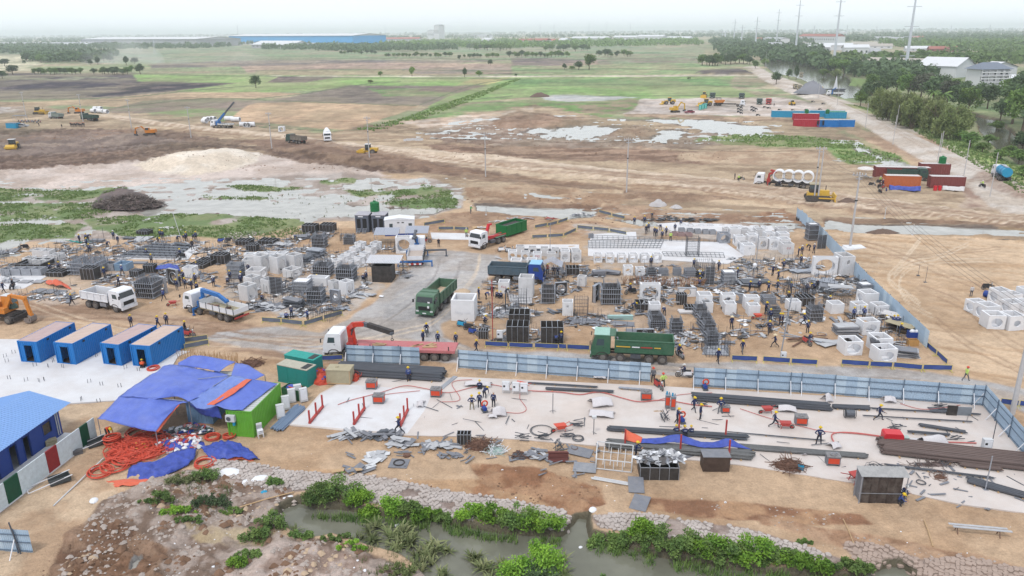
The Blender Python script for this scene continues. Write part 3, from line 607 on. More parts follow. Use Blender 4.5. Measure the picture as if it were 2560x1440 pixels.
POSES={'stand':STAND,'walk':P_(kneeL=(-.11,-.22,.52),ankL=(-.11,-.32,.12),toeL=(-.11,-.49,.09),kneeR=(.11,.08,.47),ankR=(.11,.36,.16),toeR=(.11,.26,.04),elL=(-.24,.14,1.13),wrL=(-.24,.12,.9),haL=(-.24,.08,.8),elR=(.24,-.10,1.13),wrR=(.24,-.28,.98),haR=(.24,-.36,.92)),'stride':P_(pelvis=(0,0,.90),hipL=(-.1,0,.86),hipR=(.1,0,.86),kneeR=(.1,-.3,.55),ankR=(.1,-.36,.12),toeR=(.1,-.53,.10),kneeL=(-.1,.16,.48),ankL=(-.1,.5,.22),toeL=(-.1,.44,.05),elR=(.23,.18,1.15),wrR=(.23,.2,.93),haR=(.23,.18,.83),elL=(-.23,-.16,1.15),wrL=(-.23,-.38,1.05),haL=(-.22,-.46,1.03)),'akimbo':P_(elL=(-.42,.08,1.15),wrL=(-.2,.0,1.0),haL=(-.14,-.04,.97),elR=(.42,.08,1.15),wrR=(.2,0,1.0),haR=(.14,-.04,.97),ankL=(-.2,.02,.09),toeL=(-.24,-.15,.04),kneeL=(-.16,-.03,.48),ankR=(.2,.02,.09),toeR=(.24,-.15,.04),kneeR=(.16,-.03,.48)),'reach':P_(elL=(-.24,-.22,1.25),wrL=(-.2,-.45,1.22),haL=(-.2,-.54,1.22),elR=(.24,-.22,1.22),wrR=(.2,-.44,1.1),haR=(.2,-.52,1.08),chest=(0,-.04,1.27),neck=(0,-.07,1.44),head=(0,-.12,1.6),ankR=(.16,.2,.1),toeR=(.16,.04,.04)),'bend':P_(pelvis=(0,.16,.9),hipL=(-.1,.15,.86),hipR=(.1,.15,.86),chest=(0,-.17,1.02),neck=(0,-.34,1.04),head=(0,-.5,.99),shL=(-.19,-.26,1.04),shR=(.19,-.26,1.04),elL=(-.22,-.36,.78),wrL=(-.18,-.42,.55),haL=(-.17,-.44,.46),elR=(.22,-.36,.78),wrR=(.18,-.44,.56),haR=(.16,-.46,.47),kneeL=(-.14,0,.48),kneeR=(.14,0,.48),ankL=(-.16,.08,.09),toeL=(-.17,-.1,.04),ankR=(.16,.08,.09),toeR=(.17,-.1,.04)),'crouch':P_(pelvis=(0,.1,.34),hipL=(-.12,.08,.32),hipR=(.12,.08,.32),chest=(0,-.06,.66),neck=(0,-.14,.82),head=(0,-.22,.96),shL=(-.19,-.1,.76),shR=(.19,-.1,.76),elL=(-.26,-.28,.56),wrL=(-.16,-.46,.5),haL=(-.12,-.54,.48),elR=(.26,-.28,.56),wrR=(.16,-.46,.5),haR=(.12,-.54,.48),kneeL=(-.22,-.3,.5),kneeR=(.22,-.3,.5),ankL=(-.2,-.02,.09),toeL=(-.22,-.2,.04),ankR=(.2,-.02,.09),toeR=(.22,-.2,.04)),'ride':P_(pelvis=(0,.1,.78),hipL=(-.12,.06,.78),hipR=(.12,.06,.78),chest=(0,.02,1.12),neck=(0,0,1.3),head=(0,-.04,1.46),shL=(-.19,0,1.23),shR=(.19,0,1.23),elL=(-.28,-.18,1.05),wrL=(-.28,-.42,1.0),haL=(-.26,-.5,1.0),elR=(.28,-.18,1.05),wrR=(.28,-.42,1.0),haR=(.26,-.5,1.0),kneeL=(-.2,-.3,.72),kneeR=(.2,-.3,.72),ankL=(-.2,-.22,.33),toeL=(-.21,-.38,.27),ankR=(.2,-.22,.33),toeR=(.21,-.38,.27)),}
RAD=dict(pelvis=.15,chest=.17,neck=.06,head=.105,hip=.1,knee=.065,ank=.05,toe=.04,sh=.075,el=.05,wr=.035,ha=.035)
PBODY={}
def bdm(pose):
 J=POSES[pose];names=list(J);ix={k:i for i,k in enumerate(names)}
 me=bpy.data.meshes.new('b_'+pose);me.from_pydata([J[k]for k in names],[(ix[a],ix[b])for a,b,_ in BONES],[])
 o=bpy.data.objects.new('tmp',me);COL.objects.link(o)
 o.modifiers.new('s','SKIN');sv=me.skin_vertices[0].data
 for k in names:
  r=RAD[k]if k in RAD else RAD[k[:-1]]
  sv[ix[k]].radius=(r*(1.0 if k not in('pelvis','chest')else 1.05),r*(1.0 if k not in('pelvis','chest')else .78));sv[ix[k]].use_root=(k=='pelvis')
 ss=o.modifiers.new('u','SUBSURF');ss.levels=1;ss.render_levels=1
 dg=bpy.context.evaluated_depsgraph_get();ev=o.evaluated_get(dg);em=ev.to_mesh()
 v=[tuple(x.co)for x in em.vertices];f=[tuple(p.vertices)for p in em.polygons]
 segs=[(Vector(J[a]),Vector(J[b]),t)for a,b,t in BONES];mi=[]
 K={'t':0,'l':1,'s':2,'h':2,'b':3}
 for p in em.polygons:
  c=p.center;best=9e9;bt='t'
  for a,b,t in segs:
   d=b-a;u=max(0,min(1,(c-a).dot(d)/d.length_squared));q=(c-a-d*u).length
   if q<best:best=q;bt=t
  mi.append(K[bt])
 ev.to_mesh_clear();COL.objects.unlink(o);bpy.data.objects.remove(o)
 mb=MB();mb.v=v;mb.f=f;mb.m=mi
 for sd in 'LR':
  w_,h_=Vector(J['wr'+sd]),Vector(J['ha'+sd]);d=(h_-w_).normalized();side=d.cross(Vector((0,0,1))if abs(d.z)<.8 else Vector((0,1,0))).normalized();nrm=d.cross(side)
  for q,ln in((-.026,.06),(-.009,.075),(.009,.07),(.026,.055)):
   p0=h_+side*q;p1=p0+d*ln*.6;p2=p1+(d+nrm*.8).normalized()*ln*.5;mb.tube([p0,p1,p2],[.010,.009,.006],4,2)
  p0=w_+(h_-w_)*.5+side*.03;mb.tube([p0,p0+(d*.6+side).normalized()*.045,p0+(d*.9+side*.7).normalized()*.075],[.012,.010,.007],4,2)
 hd=Vector(J['head']);fw=Vector((0,-1,0));fw=(fw+(hd-Vector(J['neck'])).normalized()*-.2).normalized()
 for sx in(-.038,.038):
  mb.box(hd+fw*.1+Vector((sx,0,.0)),(.022,.012,.01),None,3);mb.box(hd+Vector((sx*2.75,0,-.02)),(.018,.035,.055),None,2)
 mb.box(hd+fw*.108+Vector((0,0,-.03)),(.024,.03,.035),None,2);mb.box(hd+fw*.098+Vector((0,0,-.062)),(.045,.012,.008),None,3)
 return mb
OUTF={'n':(navy,darkcl,skin,boot),'f':(navy2,darkcl,skin,boot),'g':(navy,greycl,skin,boot),'k':(navy,khaki,skin,boot),'y':(hivis,darkcl,skin,boot),'yg':(hivis,greycl,skin,boot),'o':(hiorange,darkcl,skin,boot),'gs':(greensh,greycl,skin,boot),'w':(sackw,greycl,skin,boot),'d':(darkcl,darkcl,skin,boot),'gr':(greycl,darkcl,skin,boot)}
def psm(pose,out):
 k=(pose,out)
 if k not in PBODY:
  if pose not in PBODY:PBODY[pose]=bdm(pose)
  PBODY[k]=PBODY[pose].ms_(OUTF[out],True)
 return PBODY[k]
def hat_mesh(m,kind):
 mb=MB()
 if kind=='cone':mb.cyl((0,0,-.02),(0,0,.17),.24,14,.01);mb.torus((0,0,-.015),.235,.012,None,14,4)
 else:
  mb.dome((0,0,0),.135,.155,.125,12,4);mb.cyl((0,-.01,-.015),(0,-.01,.004),.165,12);mb.box((0,0,.115),(.03,.2,.03));mb.box((0,-.17,-.008),(.16,.09,.016))
 return mb.ms_(m,kind!='cone')
HATS={'y':hat_mesh(haty,''),'w':hat_mesh(hatw,''),'r':hat_mesh(hatr,''),'c':hat_mesh(cone_hat,'cone')}
backprint=BX((0,0,0),(.2,.006,.035)).box((-.11,0,-.0),(.03,.005,.03)).ms_(white)
GRP_W='site î in hard hats'
def prs(px,py,pose='stand',face=0,out='n',hat='y',lbl='',z=None,group=GRP_W,name='person'):
 """face: degrees, 0 looks Į viewer, 90 ç ¦, 180 away"""
 p=at(px,py);gz=gz_(p.x,p.y)if z is None else z
 r=thing(name,(p.x,p.y,gz),R(face),lbl,'person',group)
 s=ru(.94,1.03);r.scale=(s,s,s)
 lk('body',psm(pose,out),r)
 J=POSES[pose];h=Vector(J['head'])
 if hat:
  o=lk('conical_hat' if hat=='c' else 'hard_hat',HATS[hat],r,(h.x,h.y,h.z+.035),(R(18)if pose in('crouch',)else R(40)if pose=='bend' else 0,0,0))
 if out in 'nfgk' and pose not in('bend',):
  lk('back_print',backprint,r,(0,J['chest'][1]+.145,J['chest'][2]+.05))
 return r
 # motorbikes
def moto_proto(bodym,scooter=False):
 P=Pr();wr=.28
 ty=MB().torus((0,0,0),wr,.045,R9Y,18,6).ms_(tyre);rm=CY((-.02,0,0),(.02,0,0),.2,12).ms_(rim)
 for y in(-.62,.62):
  w_=P('wheel',CY((-.04,0,0),(.04,0,0),.07,8)@sd_,loc=(0,y,wr+.03));P('tyre',ty,w_);P('rim',rm,w_)
 P('fork',BR((.09,-.62,.3),(.07,-.38,.95),.035).bar((-.09,-.62,.3),(-.07,-.38,.95),.035)@steel)
 P('handlebar',BR((-.33,-.34,1.0),(.33,-.34,1.0),.03).bar((-.33,-.34,1.0),(-.36,-.22,.98),.04).bar((.33,-.34,1.0),(.36,-.22,.98),.04)@bkp)
 P('mirror',CY((-.28,-.38,1.18),(-.28,-.36,1.18),.05,8).bar((-.28,-.34,1.0),(-.28,-.37,1.18),.012).cyl((.28,-.38,1.18),(.28,-.36,1.18),.05,8).bar((.28,-.34,1.0),(.28,-.37,1.18),.012)@bkp)
 P('headlight',CY((0,-.5,.9),(0,-.42,.92),.09,10)@white)
 b=MB()
 b.prism([(-.16,.3),(.16,.3),(.13,.62),(.06,.78),(-.06,.78),(-.13,.62)],-.05 if not scooter else-.1,.75)
 b.prism([(-.2,.45),(.2,.45),(.14,.95),(-.14,.95)],-.36,-.3)if scooter else b.prism([(-.11,.55),(.11,.55),(.09,.8),(-.09,.8)],-.36,-.02)
 if scooter:b.box((0,-.15,.36),(.3,.42,.07))
 P('fairing',b.ms_(bodym))
 P('seat',PZ([(-.13,.76),(.13,.76),(.1,.86),(-.1,.86)],-.02,.68)@bkp)
 P('engine',BX((0,.08,.38),(.22,.36,.26)).cyl((.16,.1,.3),(.18,.75,.34),.045,8)@sd_)
 P('mudguard',BX((0,-.62,.64),(.1,.34,.03)).box((0,.72,.68),(.14,.3,.05),Matrix.Rotation(R(-20),3,'X'))@bodym)
 P('tail_light',BX((0,.8,.76),(.1,.05,.06))@rdb)
 return P
MOTO={'black':moto_proto(bkp),'red':moto_proto(redp),'blue':moto_proto(blued),'white':moto_proto(white,True),'grey':moto_proto(M('silver_scooter',A(196,200,204),.4),True),'teal':moto_proto(cyanC,True)}
def moto(px,py,face,kind,lbl,rider=None):
 p=at(px,py);gz=gz_(p.x,p.y)
 r=MOTO[kind].put('motorbike',(p.x,p.y,gz),R(face),lbl,'motorbike','ı about the site',tilt=(0,R(0 if rider else 9)))
 if rider:
  out,hat,lab=rider
  q=prs(px,py,'ride',face,out,hat,lab,z=gz+.06)
  q.location=(p.x-math.sin(R(face))*-.12*0,p.y,gz+.06)
 return r
 # wheels
def whp(P,x,y,r=.52,wd=.3,dual=False):
 key=('wheel',round(r,2),wd,dual)
 if key not in UB:
  ww=wd*(2.0 if dual else 1.0)
  def tyre_(c0,c1):
   mb=MB();mb.cyl((0,c0,0),(0,c1,0),r,20);q=.05
   return mb
  t=MB();t.cyl((0,-ww/2,0),(0,-ww/2+.05,0),r*.9,20,r);t.cyl((0,-ww/2+.05,0),(0,ww/2-.05,0),r,20);t.cyl((0,ww/2-.05,0),(0,ww/2,0),r,20,r*.9)
  tm=t.ms_(tyre)
  rm=MB();rm.cyl((0,-ww/2-.012,0),(0,ww/2+.012,0),r*.56,16)
  for s in(-1,1):
   rm.cyl((0,s*(ww/2+.0),0),(0,s*(ww/2+.06),0),r*.22,8)
   for k in range(8):
    a=k*math.pi/4;rm.box((r*.42*math.cos(a),s*(ww/2+.018),r*.42*math.sin(a)),(.05,.03,.05))
  UB[key]=(CY((0,-ww/2+.01,0),(0,ww/2-.01,0),r*.62,10)@chx,tm,rm.ms_(rim))
 h,t,m=UB[key]
 w_=P('wheel',h,loc=(x,y,r));P('tyre',t,w_);P('rim',m,w_)
 # trucks (nose toward +X, nose at x = 0)
def cab(P,m,W=2.45,H=3.0,D=2.1,z0=.95,roofm=None,bump=None,wsz=1.0,grillem=None):
 y=W/2
 P('cab',PZ([(-D,z0),(-.04,z0-.25),(0,z0+.5),(-.1,z0+1.02),(-.38,H-.16),(-.6,H),(-D+.15,H+.02),(-D,H-.12)],-y,y)@m)
 if roofm:P('cab_roof',BX((-D*.55,0,H+.03),(D*.8,W*.94,.05))@roofm)
 def fx(z):
  return-.1+(z-(z0+1.02))/((H-.16)-(z0+1.02))*-.28
 za,zb=z0+1.06,H-.26
 P('windshield',MB().quad((fx(za)+.015,-y*.9,za),(fx(za)+.015,y*.9,za),(fx(zb)+.015,y*.84,zb),(fx(zb)+.015,-y*.84,zb))@glass)
 P('wiper',BR((fx(za)+.03,-.5,za+.03),(fx(za+.1)+.03,.1,za+.3),.02).bar((fx(za)+.03,.2,za+.03),(fx(za+.1)+.03,.8,za+.3),.02)@bkp)
 for s in(-1,1):
  P('door',PZ([(-1.5,z0+.06),(-.5,z0-.0),(-.42,z0+.95),(-.6,H-.3),(-1.5,H-.3)],s*y,s*(y+.02))@m)
  d=len(P.p)-1
  P('side_window',PZ([(-1.4,z0+1.0),(-.55,z0+.98),(-.7,H-.42),(-1.4,H-.42)],s*(y+.02),s*(y+.03))@glass_s,d)
  P('handle',BX((-1.36,s*(y+.035),z0+.78),(.16,.03,.05))@bkp,d)
  P('mirror',BX((.1,s*(y+.22),z0+1.3),(.08,.2,.42)).bar((-.1,s*y,z0+1.5),(.1,s*(y+.2),z0+1.5),.03)@bkp)
  P('headlight',BX((.035,s*(y-.28),z0-.05),(.07,.36,.2))@ow)
  P('fender',PZ([(-1.95,z0-.3),(-1.75,z0+.06),(-1.45,z0+.22),(-.95,z0+.22),(-.66,z0+.04),(-.5,z0-.3),(-.6,z0-.3),(-.72,z0-.02),(-1.0,z0+.12),(-1.4,z0+.12),(-1.66,z0),(-1.82,z0-.3)],s*(y-.36),s*(y+.03))@chx)
  P('step',BX((-.36,s*(y-.1),z0-.42),(.4,.3,.1))@chx)
 P('grille',BX((.01,0,z0+.32),(.05,W*.66,.5)).box((.04,0,z0+.22),(.03,W*.6,.04)).box((.04,0,z0+.36),(.03,W*.6,.04)).box((.04,0,z0+.5),(.03,W*.6,.04)).ms_(grillem or bkp))
 P('bumper',BX((0,0,z0-.32),(.2,W,.36)).ms_(bump or m))
 P('number_plate',BX((.11,0,z0-.3),(.02,.5,.14))@white)
def chs(P,L,axles,W=2.4,rf_=2,tank=True):
 P('chassis',BX((-L/2-.3,.4,.86),(L-.9,.12,.24)).box((-L/2-.3,-.4,.86),(L-.9,.12,.24)).box((-L*.35,0,.86),(.2,.8,.2)).box((-L*.9,0,.86),(.2,.8,.2))@chx)
 for i,x in enumerate(axles):
  P('axle',CY((x,-W/2+.3,.52),(x,W/2-.3,.52),.09,8)@chx)
  for s in(-1,1):whp(P,x,s*(W/2-(.15 if i<rf_ else .28)),dual=i>=rf_)
 if tank:
  P('fuel_tank',BX((axles[min(rf_,len(axles)-1)]+1.45,-W/2+.3,.8),(1.1,.5,.5))@steel);P('fuel_tank',BX((axles[min(rf_,len(axles)-1)]+1.45,W/2-.3,.8),(1.1,.5,.5))@sd_)
def dmb(P,x0,x1,m,W=2.45,z0=1.15,H=1.25,visor=True,load=None,loadh=.6,inner=None,stripe=None):
 t=.08;L=x0-x1;cx=(x0+x1)/2;n=max(3,int(L/1.1))
 P('bed_floor',BX((cx,0,z0+.06),(L,W,.12)).ms_(inner or m))
 for s in(-1,1):
  mb=BX((cx,s*(W/2-t/2),z0+.12+H/2),(L,t,H));mb.box((cx,s*(W/2+.0),z0+.12+H),(L+.06,.14,.12));mb.box((cx,s*(W/2+.01),z0+.16),(L,.08,.14))
  for k in range(n+1):mb.box((x1+L*k/n,s*(W/2+.03),z0+.12+H/2),(.1,.1,H-.1))
  P('side_panel',mb.ms_(m));d=len(P.p)-1
  if stripe:
   for j,(mm,a,b)in enumerate(stripe):P('lettering',BX((x1+L*(a+b)/2,s*(W/2+.085),z0+.12+H*.5),(L*(b-a),.012,.13))@mm,d)
 P('front_panel',BX((x0-t/2,0,z0+.3+H/2),(t,W-.16,H+.3))@m)
 if visor:P('cab_guard',BX((x0+.45,0,z0+H+.55),(.95,W*.92,.06)).box((x0+.02,0,z0+H+.45),(.08,W*.92,.4))@m)
 P('tailgate',BX((x1+t/2,0,z0+.12+H/2),(t,W-.16,H)).box((x1,0,z0+H*.5),(.1,W,.1)).box((x1,0,z0+H),(.12,W,.12))@m)
 P('hydraulic_ram',CY((x0-.35,0,z0-.2),(x0-.2,0,z0+H),.12,8)@steel)
 P('tail_light',BX((x1+.05,W/2-.3,z0-.12),(.06,.4,.14)).box((x1+.05,-W/2+.3,z0-.12),(.06,.4,.14))@redp)
 if load:
  mb=MB();nx,ny=14,7;o=0
  for i in range(nx):
   for j in range(ny):
    u,v=i/(nx-1),j/(ny-1);h=loadh*(math.sin(math.pi*u)**.6)*(math.sin(math.pi*v)**.6)+.06*rng.random()
    mb.v.append((x1+.1+(L-.2)*u,(v-.5)*(W-.2),z0+.2+h))
  for i in range(nx-1):
   for j in range(ny-1):mb.f.append((i*ny+j,(i+1)*ny+j,(i+1)*ny+j+1,i*ny+j+1));mb.m.append(0)
  P('load',mb.ms_(load,True),kind='stuff')
def dps(P,x0,x1,m,deckm,W=2.4,z0=1.15,H=.55,posts=6):
 L=x0-x1;cx=(x0+x1)/2
 P('deck',BX((cx,0,z0),(L,W,.14))@deckm)
 for s in(-1,1):
  P('side_board',BX((cx,s*(W/2),z0+.07+H/2),(L,.05,H)).box((cx,s*(W/2+.03),z0+.1+H),(L,.05,.05))@m)
  for k in range(posts):P('post',BX((x1+L*(k+.0)/(posts-1),s*(W/2+.04),z0+.1+H*.6),(.07,.07,H*1.5))@sd_)
 P('tail_board',BX((x1,0,z0+.07+H/2),(.05,W,H))@m)
 P('head_board',BX((x0,0,z0+.07+H*.8),(.06,W,H*1.6))@m)
def dirx(ox,oy):return Vector((ox,oy,0))
def crane(P,x,base,boom,tipm,pts,thick=.34,hook=True,W=.9):
 """folding Ā: column at x, boom through pts (x, y, z)"""
 P('crane_base',BX((x,0,1.35),(.8,W*1.6,.7)).cyl((x,0,1.5),(x,0,pts[0][2]),.26,10,.22).box((x,.0,pts[0][2]*.6),(.55,.75,.6))@base)
 d=len(P.p)-1
 P('hydraulic_ram',CY((x+.1,.0,1.9),((pts[0][0]*.4+pts[1][0]*.6),pts[1][1]*.6,pts[0][2]*.4+pts[1][2]*.6-.25),.1,8)@sd_,d)
 for i in range(len(pts)-1):
  mb=BR(pts[i],pts[i+1],thick*(1-.12*i),thick*(1.15-.14*i));c=pts[i+1]
  mb.cyl((c[0],c[1]-.25,c[2]),(c[0],c[1]+.25,c[2]),.2,8)
  P('boom',mb.ms_(boom if i<len(pts)-2 or tipm is None else tipm))
 if hook:
  e=pts[-1];P('hook',BR(e,(e[0],e[1],e[2]-.6),.05).torus((e[0],e[1],e[2]-.78),.13,.04,R9X,10,5)@bkp)
 for s in(-1,1):
  P('outrigger',BX((x,s*1.3,.95),(.22,.9,.22)).box((x,s*1.7,.6),(.16,.16,.8)).box((x,s*1.7,.2),(.35,.35,.06))@base)
def place(P,name,nose,tail,lbl,cat,group=None,scl=None,dz=0):
 """nose and tail: photo points ¡ Ò ° À of nose and tail"""
 a,b=at(*nose),at(*tail);yaw=math.atan2(a.y-b.y,a.x-b.x)
 return P.put(name,(a.x,a.y,gz_(a.x,a.y)+dz),yaw,lbl,cat,group,scl)
 # containers, sheets
def corr(mb,a,b,z0,z1,depth=.045,pitch=.28,mi=0):
 """corrugated Â ± from a to b"""
 a,b=Vector((a[0],a[1],0)),Vector((b[0],b[1],0));d=b-a;L=d.length;u=d/L;nn=Vector((-u.y,u.x,0));n=max(1,round(L/pitch));s=L/n;o=len(mb.v);pts=[]
 for i in range(n):
  for t,q in((0,0),(.25,0),(.5,1),(.75,1)):pts.append(a+u*(s*(i+t))+nn*depth*q)
 pts.append(b)
 for p in pts:mb.v.append((p.x,p.y,z0));mb.v.append((p.x,p.y,z1))
 for i in range(len(pts)-1):mb.f.append((o+2*i,o+2*i+2,o+2*i+3,o+2*i+1));mb.m.append(mi)
def ctp(m,roofm,L=6.06,W=2.44,H=2.59,door=True,vents=True,pitch=.28):
 P=Pr()
 x,y=W/2,L/2
 fr=MB()
 for sx in(-1,1):
  for sy in(-1,1):fr.box((sx*(x-.06),sy*(y-.06),H/2),(.13,.13,H))
  fr.box((sx*(x-.05),0,.09),(.1,L-.26,.17));fr.box((sx*(x-.04),0,H-.06),(.08,L-.26,.11))
 for sy in(-1,1):fr.box((0,sy*(y-.05),.09),(W-.26,.1,.17));fr.box((0,sy*(y-.04),H-.06),(W-.26,.08,.11))
 P('frame',fr.ms_(m))
 for s in(-1,1):
  mb=MB();corr(mb,(s*(x-.06),-y+.1),(s*(x-.06),y-.1),.16,H-.1,.045*-s,pitch);P('wall',mb.ms_(m))
 mb=MB();corr(mb,(x-.1,y-.06),(-x+.1,y-.06),.16,H-.1,-.045,pitch);P('wall',mb.ms_(m))
 mb=MB()
 if door:
  dw=.52;corr(mb,(-x+.1,-y+.06),(-dw,-y+.06),.16,H-.1,-.04,pitch);corr(mb,(dw,-y+.06),(x-.1,-y+.06),.16,H-.1,-.04,pitch);corr(mb,(-dw,-y+.06),(dw,-y+.06),2.12,H-.1,-.04,pitch)
  P('wall',mb.ms_(m));P('door_frame',BX((-dw,-y+.04,1.12),(.06,.08,2.1)).box((dw,-y+.04,1.12),(.06,.08,2.1)).box((0,-y+.04,2.14),(1.1,.08,.06))@m)
 else:
  corr(mb,(-x+.1,-y+.06),(x-.1,-y+.06),.16,H-.1,-.04,pitch);P('wall',mb.ms_(m))
 P('floor',BX((0,0,.12),(W-.2,L-.2,.06))@ply_b)
 rf=MB();n=14
 for i in range(n):
  yy=-y+.1+(L-.2)*(i+.5)/n;rf.box((0,yy,H-.03),(W-.14,(L-.2)/n*.55,.05))
 rf.box((0,0,H-.05),(W-.1,L-.1,.04));P('roof',rf.ms_(roofm))
 if vents:
  for yy in(-y*.45,y*.72):
   P('vent',BX((x+.0,yy,H-.32),(.06,.26,.2))@bkp)
 return P
def place_cont(P,fl,fr,lbl,cat='container',group=None,scl=None,name='shipping_container',L=6.06,back=None):
 """fl, fr: photo points ¡ two ÿ corners ¡ Č ġ; ù: a ÿ ù è § ¦"""
 a,b=at(*fl),at(*fr);c=(a+b)/2
 if back:k=at(*back);d=(k-b);d.normalize()
 else:u=(b-a).normalized();d=Vector((-u.y,u.x,0))
 yaw=math.atan2(d.y,d.x)-math.pi/2;ctr=c+d*L/2
 return P.put(name,(ctr.x,ctr.y,.0),yaw,lbl,cat,group,scl)
 # trucks near the yard
GT='trucks § site'
P=Pr();cab(P,white,bump=white,H=2.95);chs(P,7.4,[-1.25,-4.9,-6.2],rf_=1);dmb(P,-2.35,-7.3,white,inner=ply_b,H=1.0,visor=False)
place(P,'dump_truck',(326,777),(210,757),'¥ three-axle Ĉ ¼ ® empty bed § İ Ù ¯ º ó','truck',GT)
P=Pr();cab(P,white,bump=white,H=2.8,D=1.9);chs(P,9.6,[-1.2,-2.9,-6.9,-8.1],rf_=2)
dps(P,-3.3,-9.6,white,tan,H=.62)
crane(P,-2.55,bluecr,bluecr,bluecr,[(-2.55,0,3.1),(-5.9,.2,3.0),(-7.6,.4,2.5)],.42)
P('rear_guard',BX((-9.65,0,.75),(.08,2.3,.22)).box((-9.7,-.7,.75),(.05,.35,.2),None)@redp)
P('spoil',BX((-5.0,.3,1.35),(1.0,.7,.25),Matrix.Rotation(.4,3,'Z')).box((-7,-.2,1.33),(.7,.3,.2),Matrix.Rotation(1.1,3,'Z')).cyl((-4.2,.5,1.25),(-4.2,.5,1.6),.25,10)@rust,kind='stuff')
place(P,'crane_truck',(480,772),(640,812),'¥ ŷ Ā ¼ ® folded º boom ¤ Þ Ù','truck',GT)
P=Pr();cab(P,white,bump=white,H=3.0,D=2.1);chs(P,14.8,[-1.35,-3.2,-11.4,-12.6,-13.8],rf_=2)
P('deck',BX((-9.1,0,1.32),(11.6,2.5,.16)).box((-9.1,-1.26,1.22),(11.6,.06,.26)).box((-9.1,1.26,1.22),(11.6,.06,.26)).ms_(M('dusty_red_deck',A(206,120,120),.7,dirt=.5,dc=A(200,150,146))))
dk=len(P.p)-1
for x,y_,a in((-6.2,.35,.2),(-6.3,-.1,-.2),(-6.0,.1,.05),(-10.2,.3,.8),(-10.5,0,.6),(-11.8,.5,.1),(-12.1,.2,-.2),(-12.0,-.1,.6),(-11.7,-.2,.9)):
 P('timber',BX((x,y_,1.46),(1.3,.2,.1),Matrix.Rotation(a,3,'Z'))@wood)
for x in(-4.0,-5.4,-8.6,-14.2):P('stake',BX((x,1.2,1.6),(.1,.08,.5))@chx,dk)
crane(P,-2.95,redp,M('crane_red',A(222,70,50),.4,dirt=.2,dc=A(150,70,60)),sd_,[(-2.95,0,3.3),(-3.7,.9,4.1),(-5.0,1.6,4.45),(-8.6,3.6,4.3)],.5)
P('boom_sleeve',BR((-5.6,1.95,4.5),(-8.7,3.65,4.35),.44,.5)@chx);P('crane_tower',BR((-3.1,0,1.4),(-2.9,0,3.5),.6,.7).bar((-3.5,.4,1.5),(-3.3,.3,3.3),.2).ms_(M('crane_red',(0,0,0))))
place(P,'crane_truck',(818,884),(1175,895),'Ã ŷ ¼ ® dusty red deck and Ĝ red folding Ā ¢ º ¹','truck',GT)
P=Pr();cab(P,greenT,bump=greenT,H=3.1,roofm=M('pale_green_roof',A(168,208,190),.4));chs(P,9.0,[-1.3,-3.2,-6.3,-7.75],rf_=2)
dmb(P,-2.6,-8.9,greenT,H=1.35,load=M('pale_rubble',A(206,204,180),.9,var=.2),loadh=.35,stripe=[(yp,.74,.98),(white,.58,.71),(redp,.36,.56),(yp,.22,.33)])
place(P,'dump_truck',(1478,892),(1688,903),'big µ four-axle Ĉ ¼ ® coloured lettering driving ß ¹','truck',GT)
P=Pr();cab(P,M('olive_green_cab',A(88,124,98),.45,dirt=.3,dc=A(130,140,116)),bump=greenT,H=2.95);chs(P,8.8,[-1.3,-3.1,-6.1,-7.5],rf_=2)
dmb(P,-2.5,-8.7,M('olive_green_cab',(0,0,0)),H=1.3,load=sdp,loadh=.4)
P('paper_notice',BX((-.02,.6,2.1),(.02,.3,.2)).box((.06,.55,1.5),(.02,.26,.3))@white)
place(P,'dump_truck',(1062,795),(1118,744),'olive µ Ĉ ¼ half full of İ coming down the đ Ù','truck',GT)
P=Pr();cab(P,white,bump=white,H=2.95);chs(P,8.2,[-1.3,-5.2,-6.55],rf_=1)
P('hook_arm',BR((-6.6,0,1.1),(-3.0,0,1.5),.5,.28).bar((-3.0,0,1.4),(-3.9,0,3.6),.4,.4).bar((-3.9,0,3.5),(-4.6,0,3.5),.3,.3)@rdb)
P('rail',BX((-5.4,.5,1.2),(5.2,.15,.2)).box((-5.4,-.5,1.2),(5.2,.15,.2)).box((-4.6,-1.2,.8),(2.4,.06,.2))@redp);P('deck_plate',BX((-6,0,1.15),(2.6,2.2,.06))@greenT)
hk=place(P,'hooklift_truck',(1186,624),(1262,598),'¥ Ũ ¼ ® red arm loading a µ bin','truck',GT)
P=Pr()
b_=MB()
for s in(-1,1):b_.box((0,s*1.2,1.1),(5.8,.08,1.9));[b_.box((x,s*1.25,1.1),(.12,.08,1.8))for x in(-2.8,-1.4,0,1.4,2.8)];b_.box((0,s*1.24,2.05),(5.9,.14,.12));b_.box((0,s*1.24,.3),(5.9,.14,.16))
P('side_panel',b_.ms_(greenC));P('end_panel',BX((-2.86,0,1.1),(.08,2.3,1.9))@greenC);P('end_panel',BX((2.86,0,1.1),(.08,2.3,1.9))@greenC);P('floor',BX((0,0,.2),(5.8,2.3,.1))@greenC)
P('rubbish',BX((0,0,1.3),(5.5,2.2,.9),taper=.8)@chx,kind='stuff')
p_=at(1262,590);q_=at(1287,580)
P.put('waste_bin',(p_.x+1.2,p_.y+1.5,.12),yawof((1235,606),(1290,588)),'Û µ Š-top Ŧ ¢ ¥ Ũ ¼','skip')
P=Pr();cab(P,blued,bump=blued,H=2.95,roofm=M('pale_blue_roof',A(150,206,236),.4));chs(P,8.2,[-1.3,-5.2,-6.6],rf_=1)
dmb(P,-2.3,-8.0,M('slate_bed',A(92,112,124),.6,dirt=.3,dc=A(120,110,100)),H=1.15,inner=ply_b)
place(P,'dump_truck',(1360,706),(1236,700),'Ĉ ¼ ® Ð º cab and slate bed ü Ä ´ Ÿ','truck',GT)
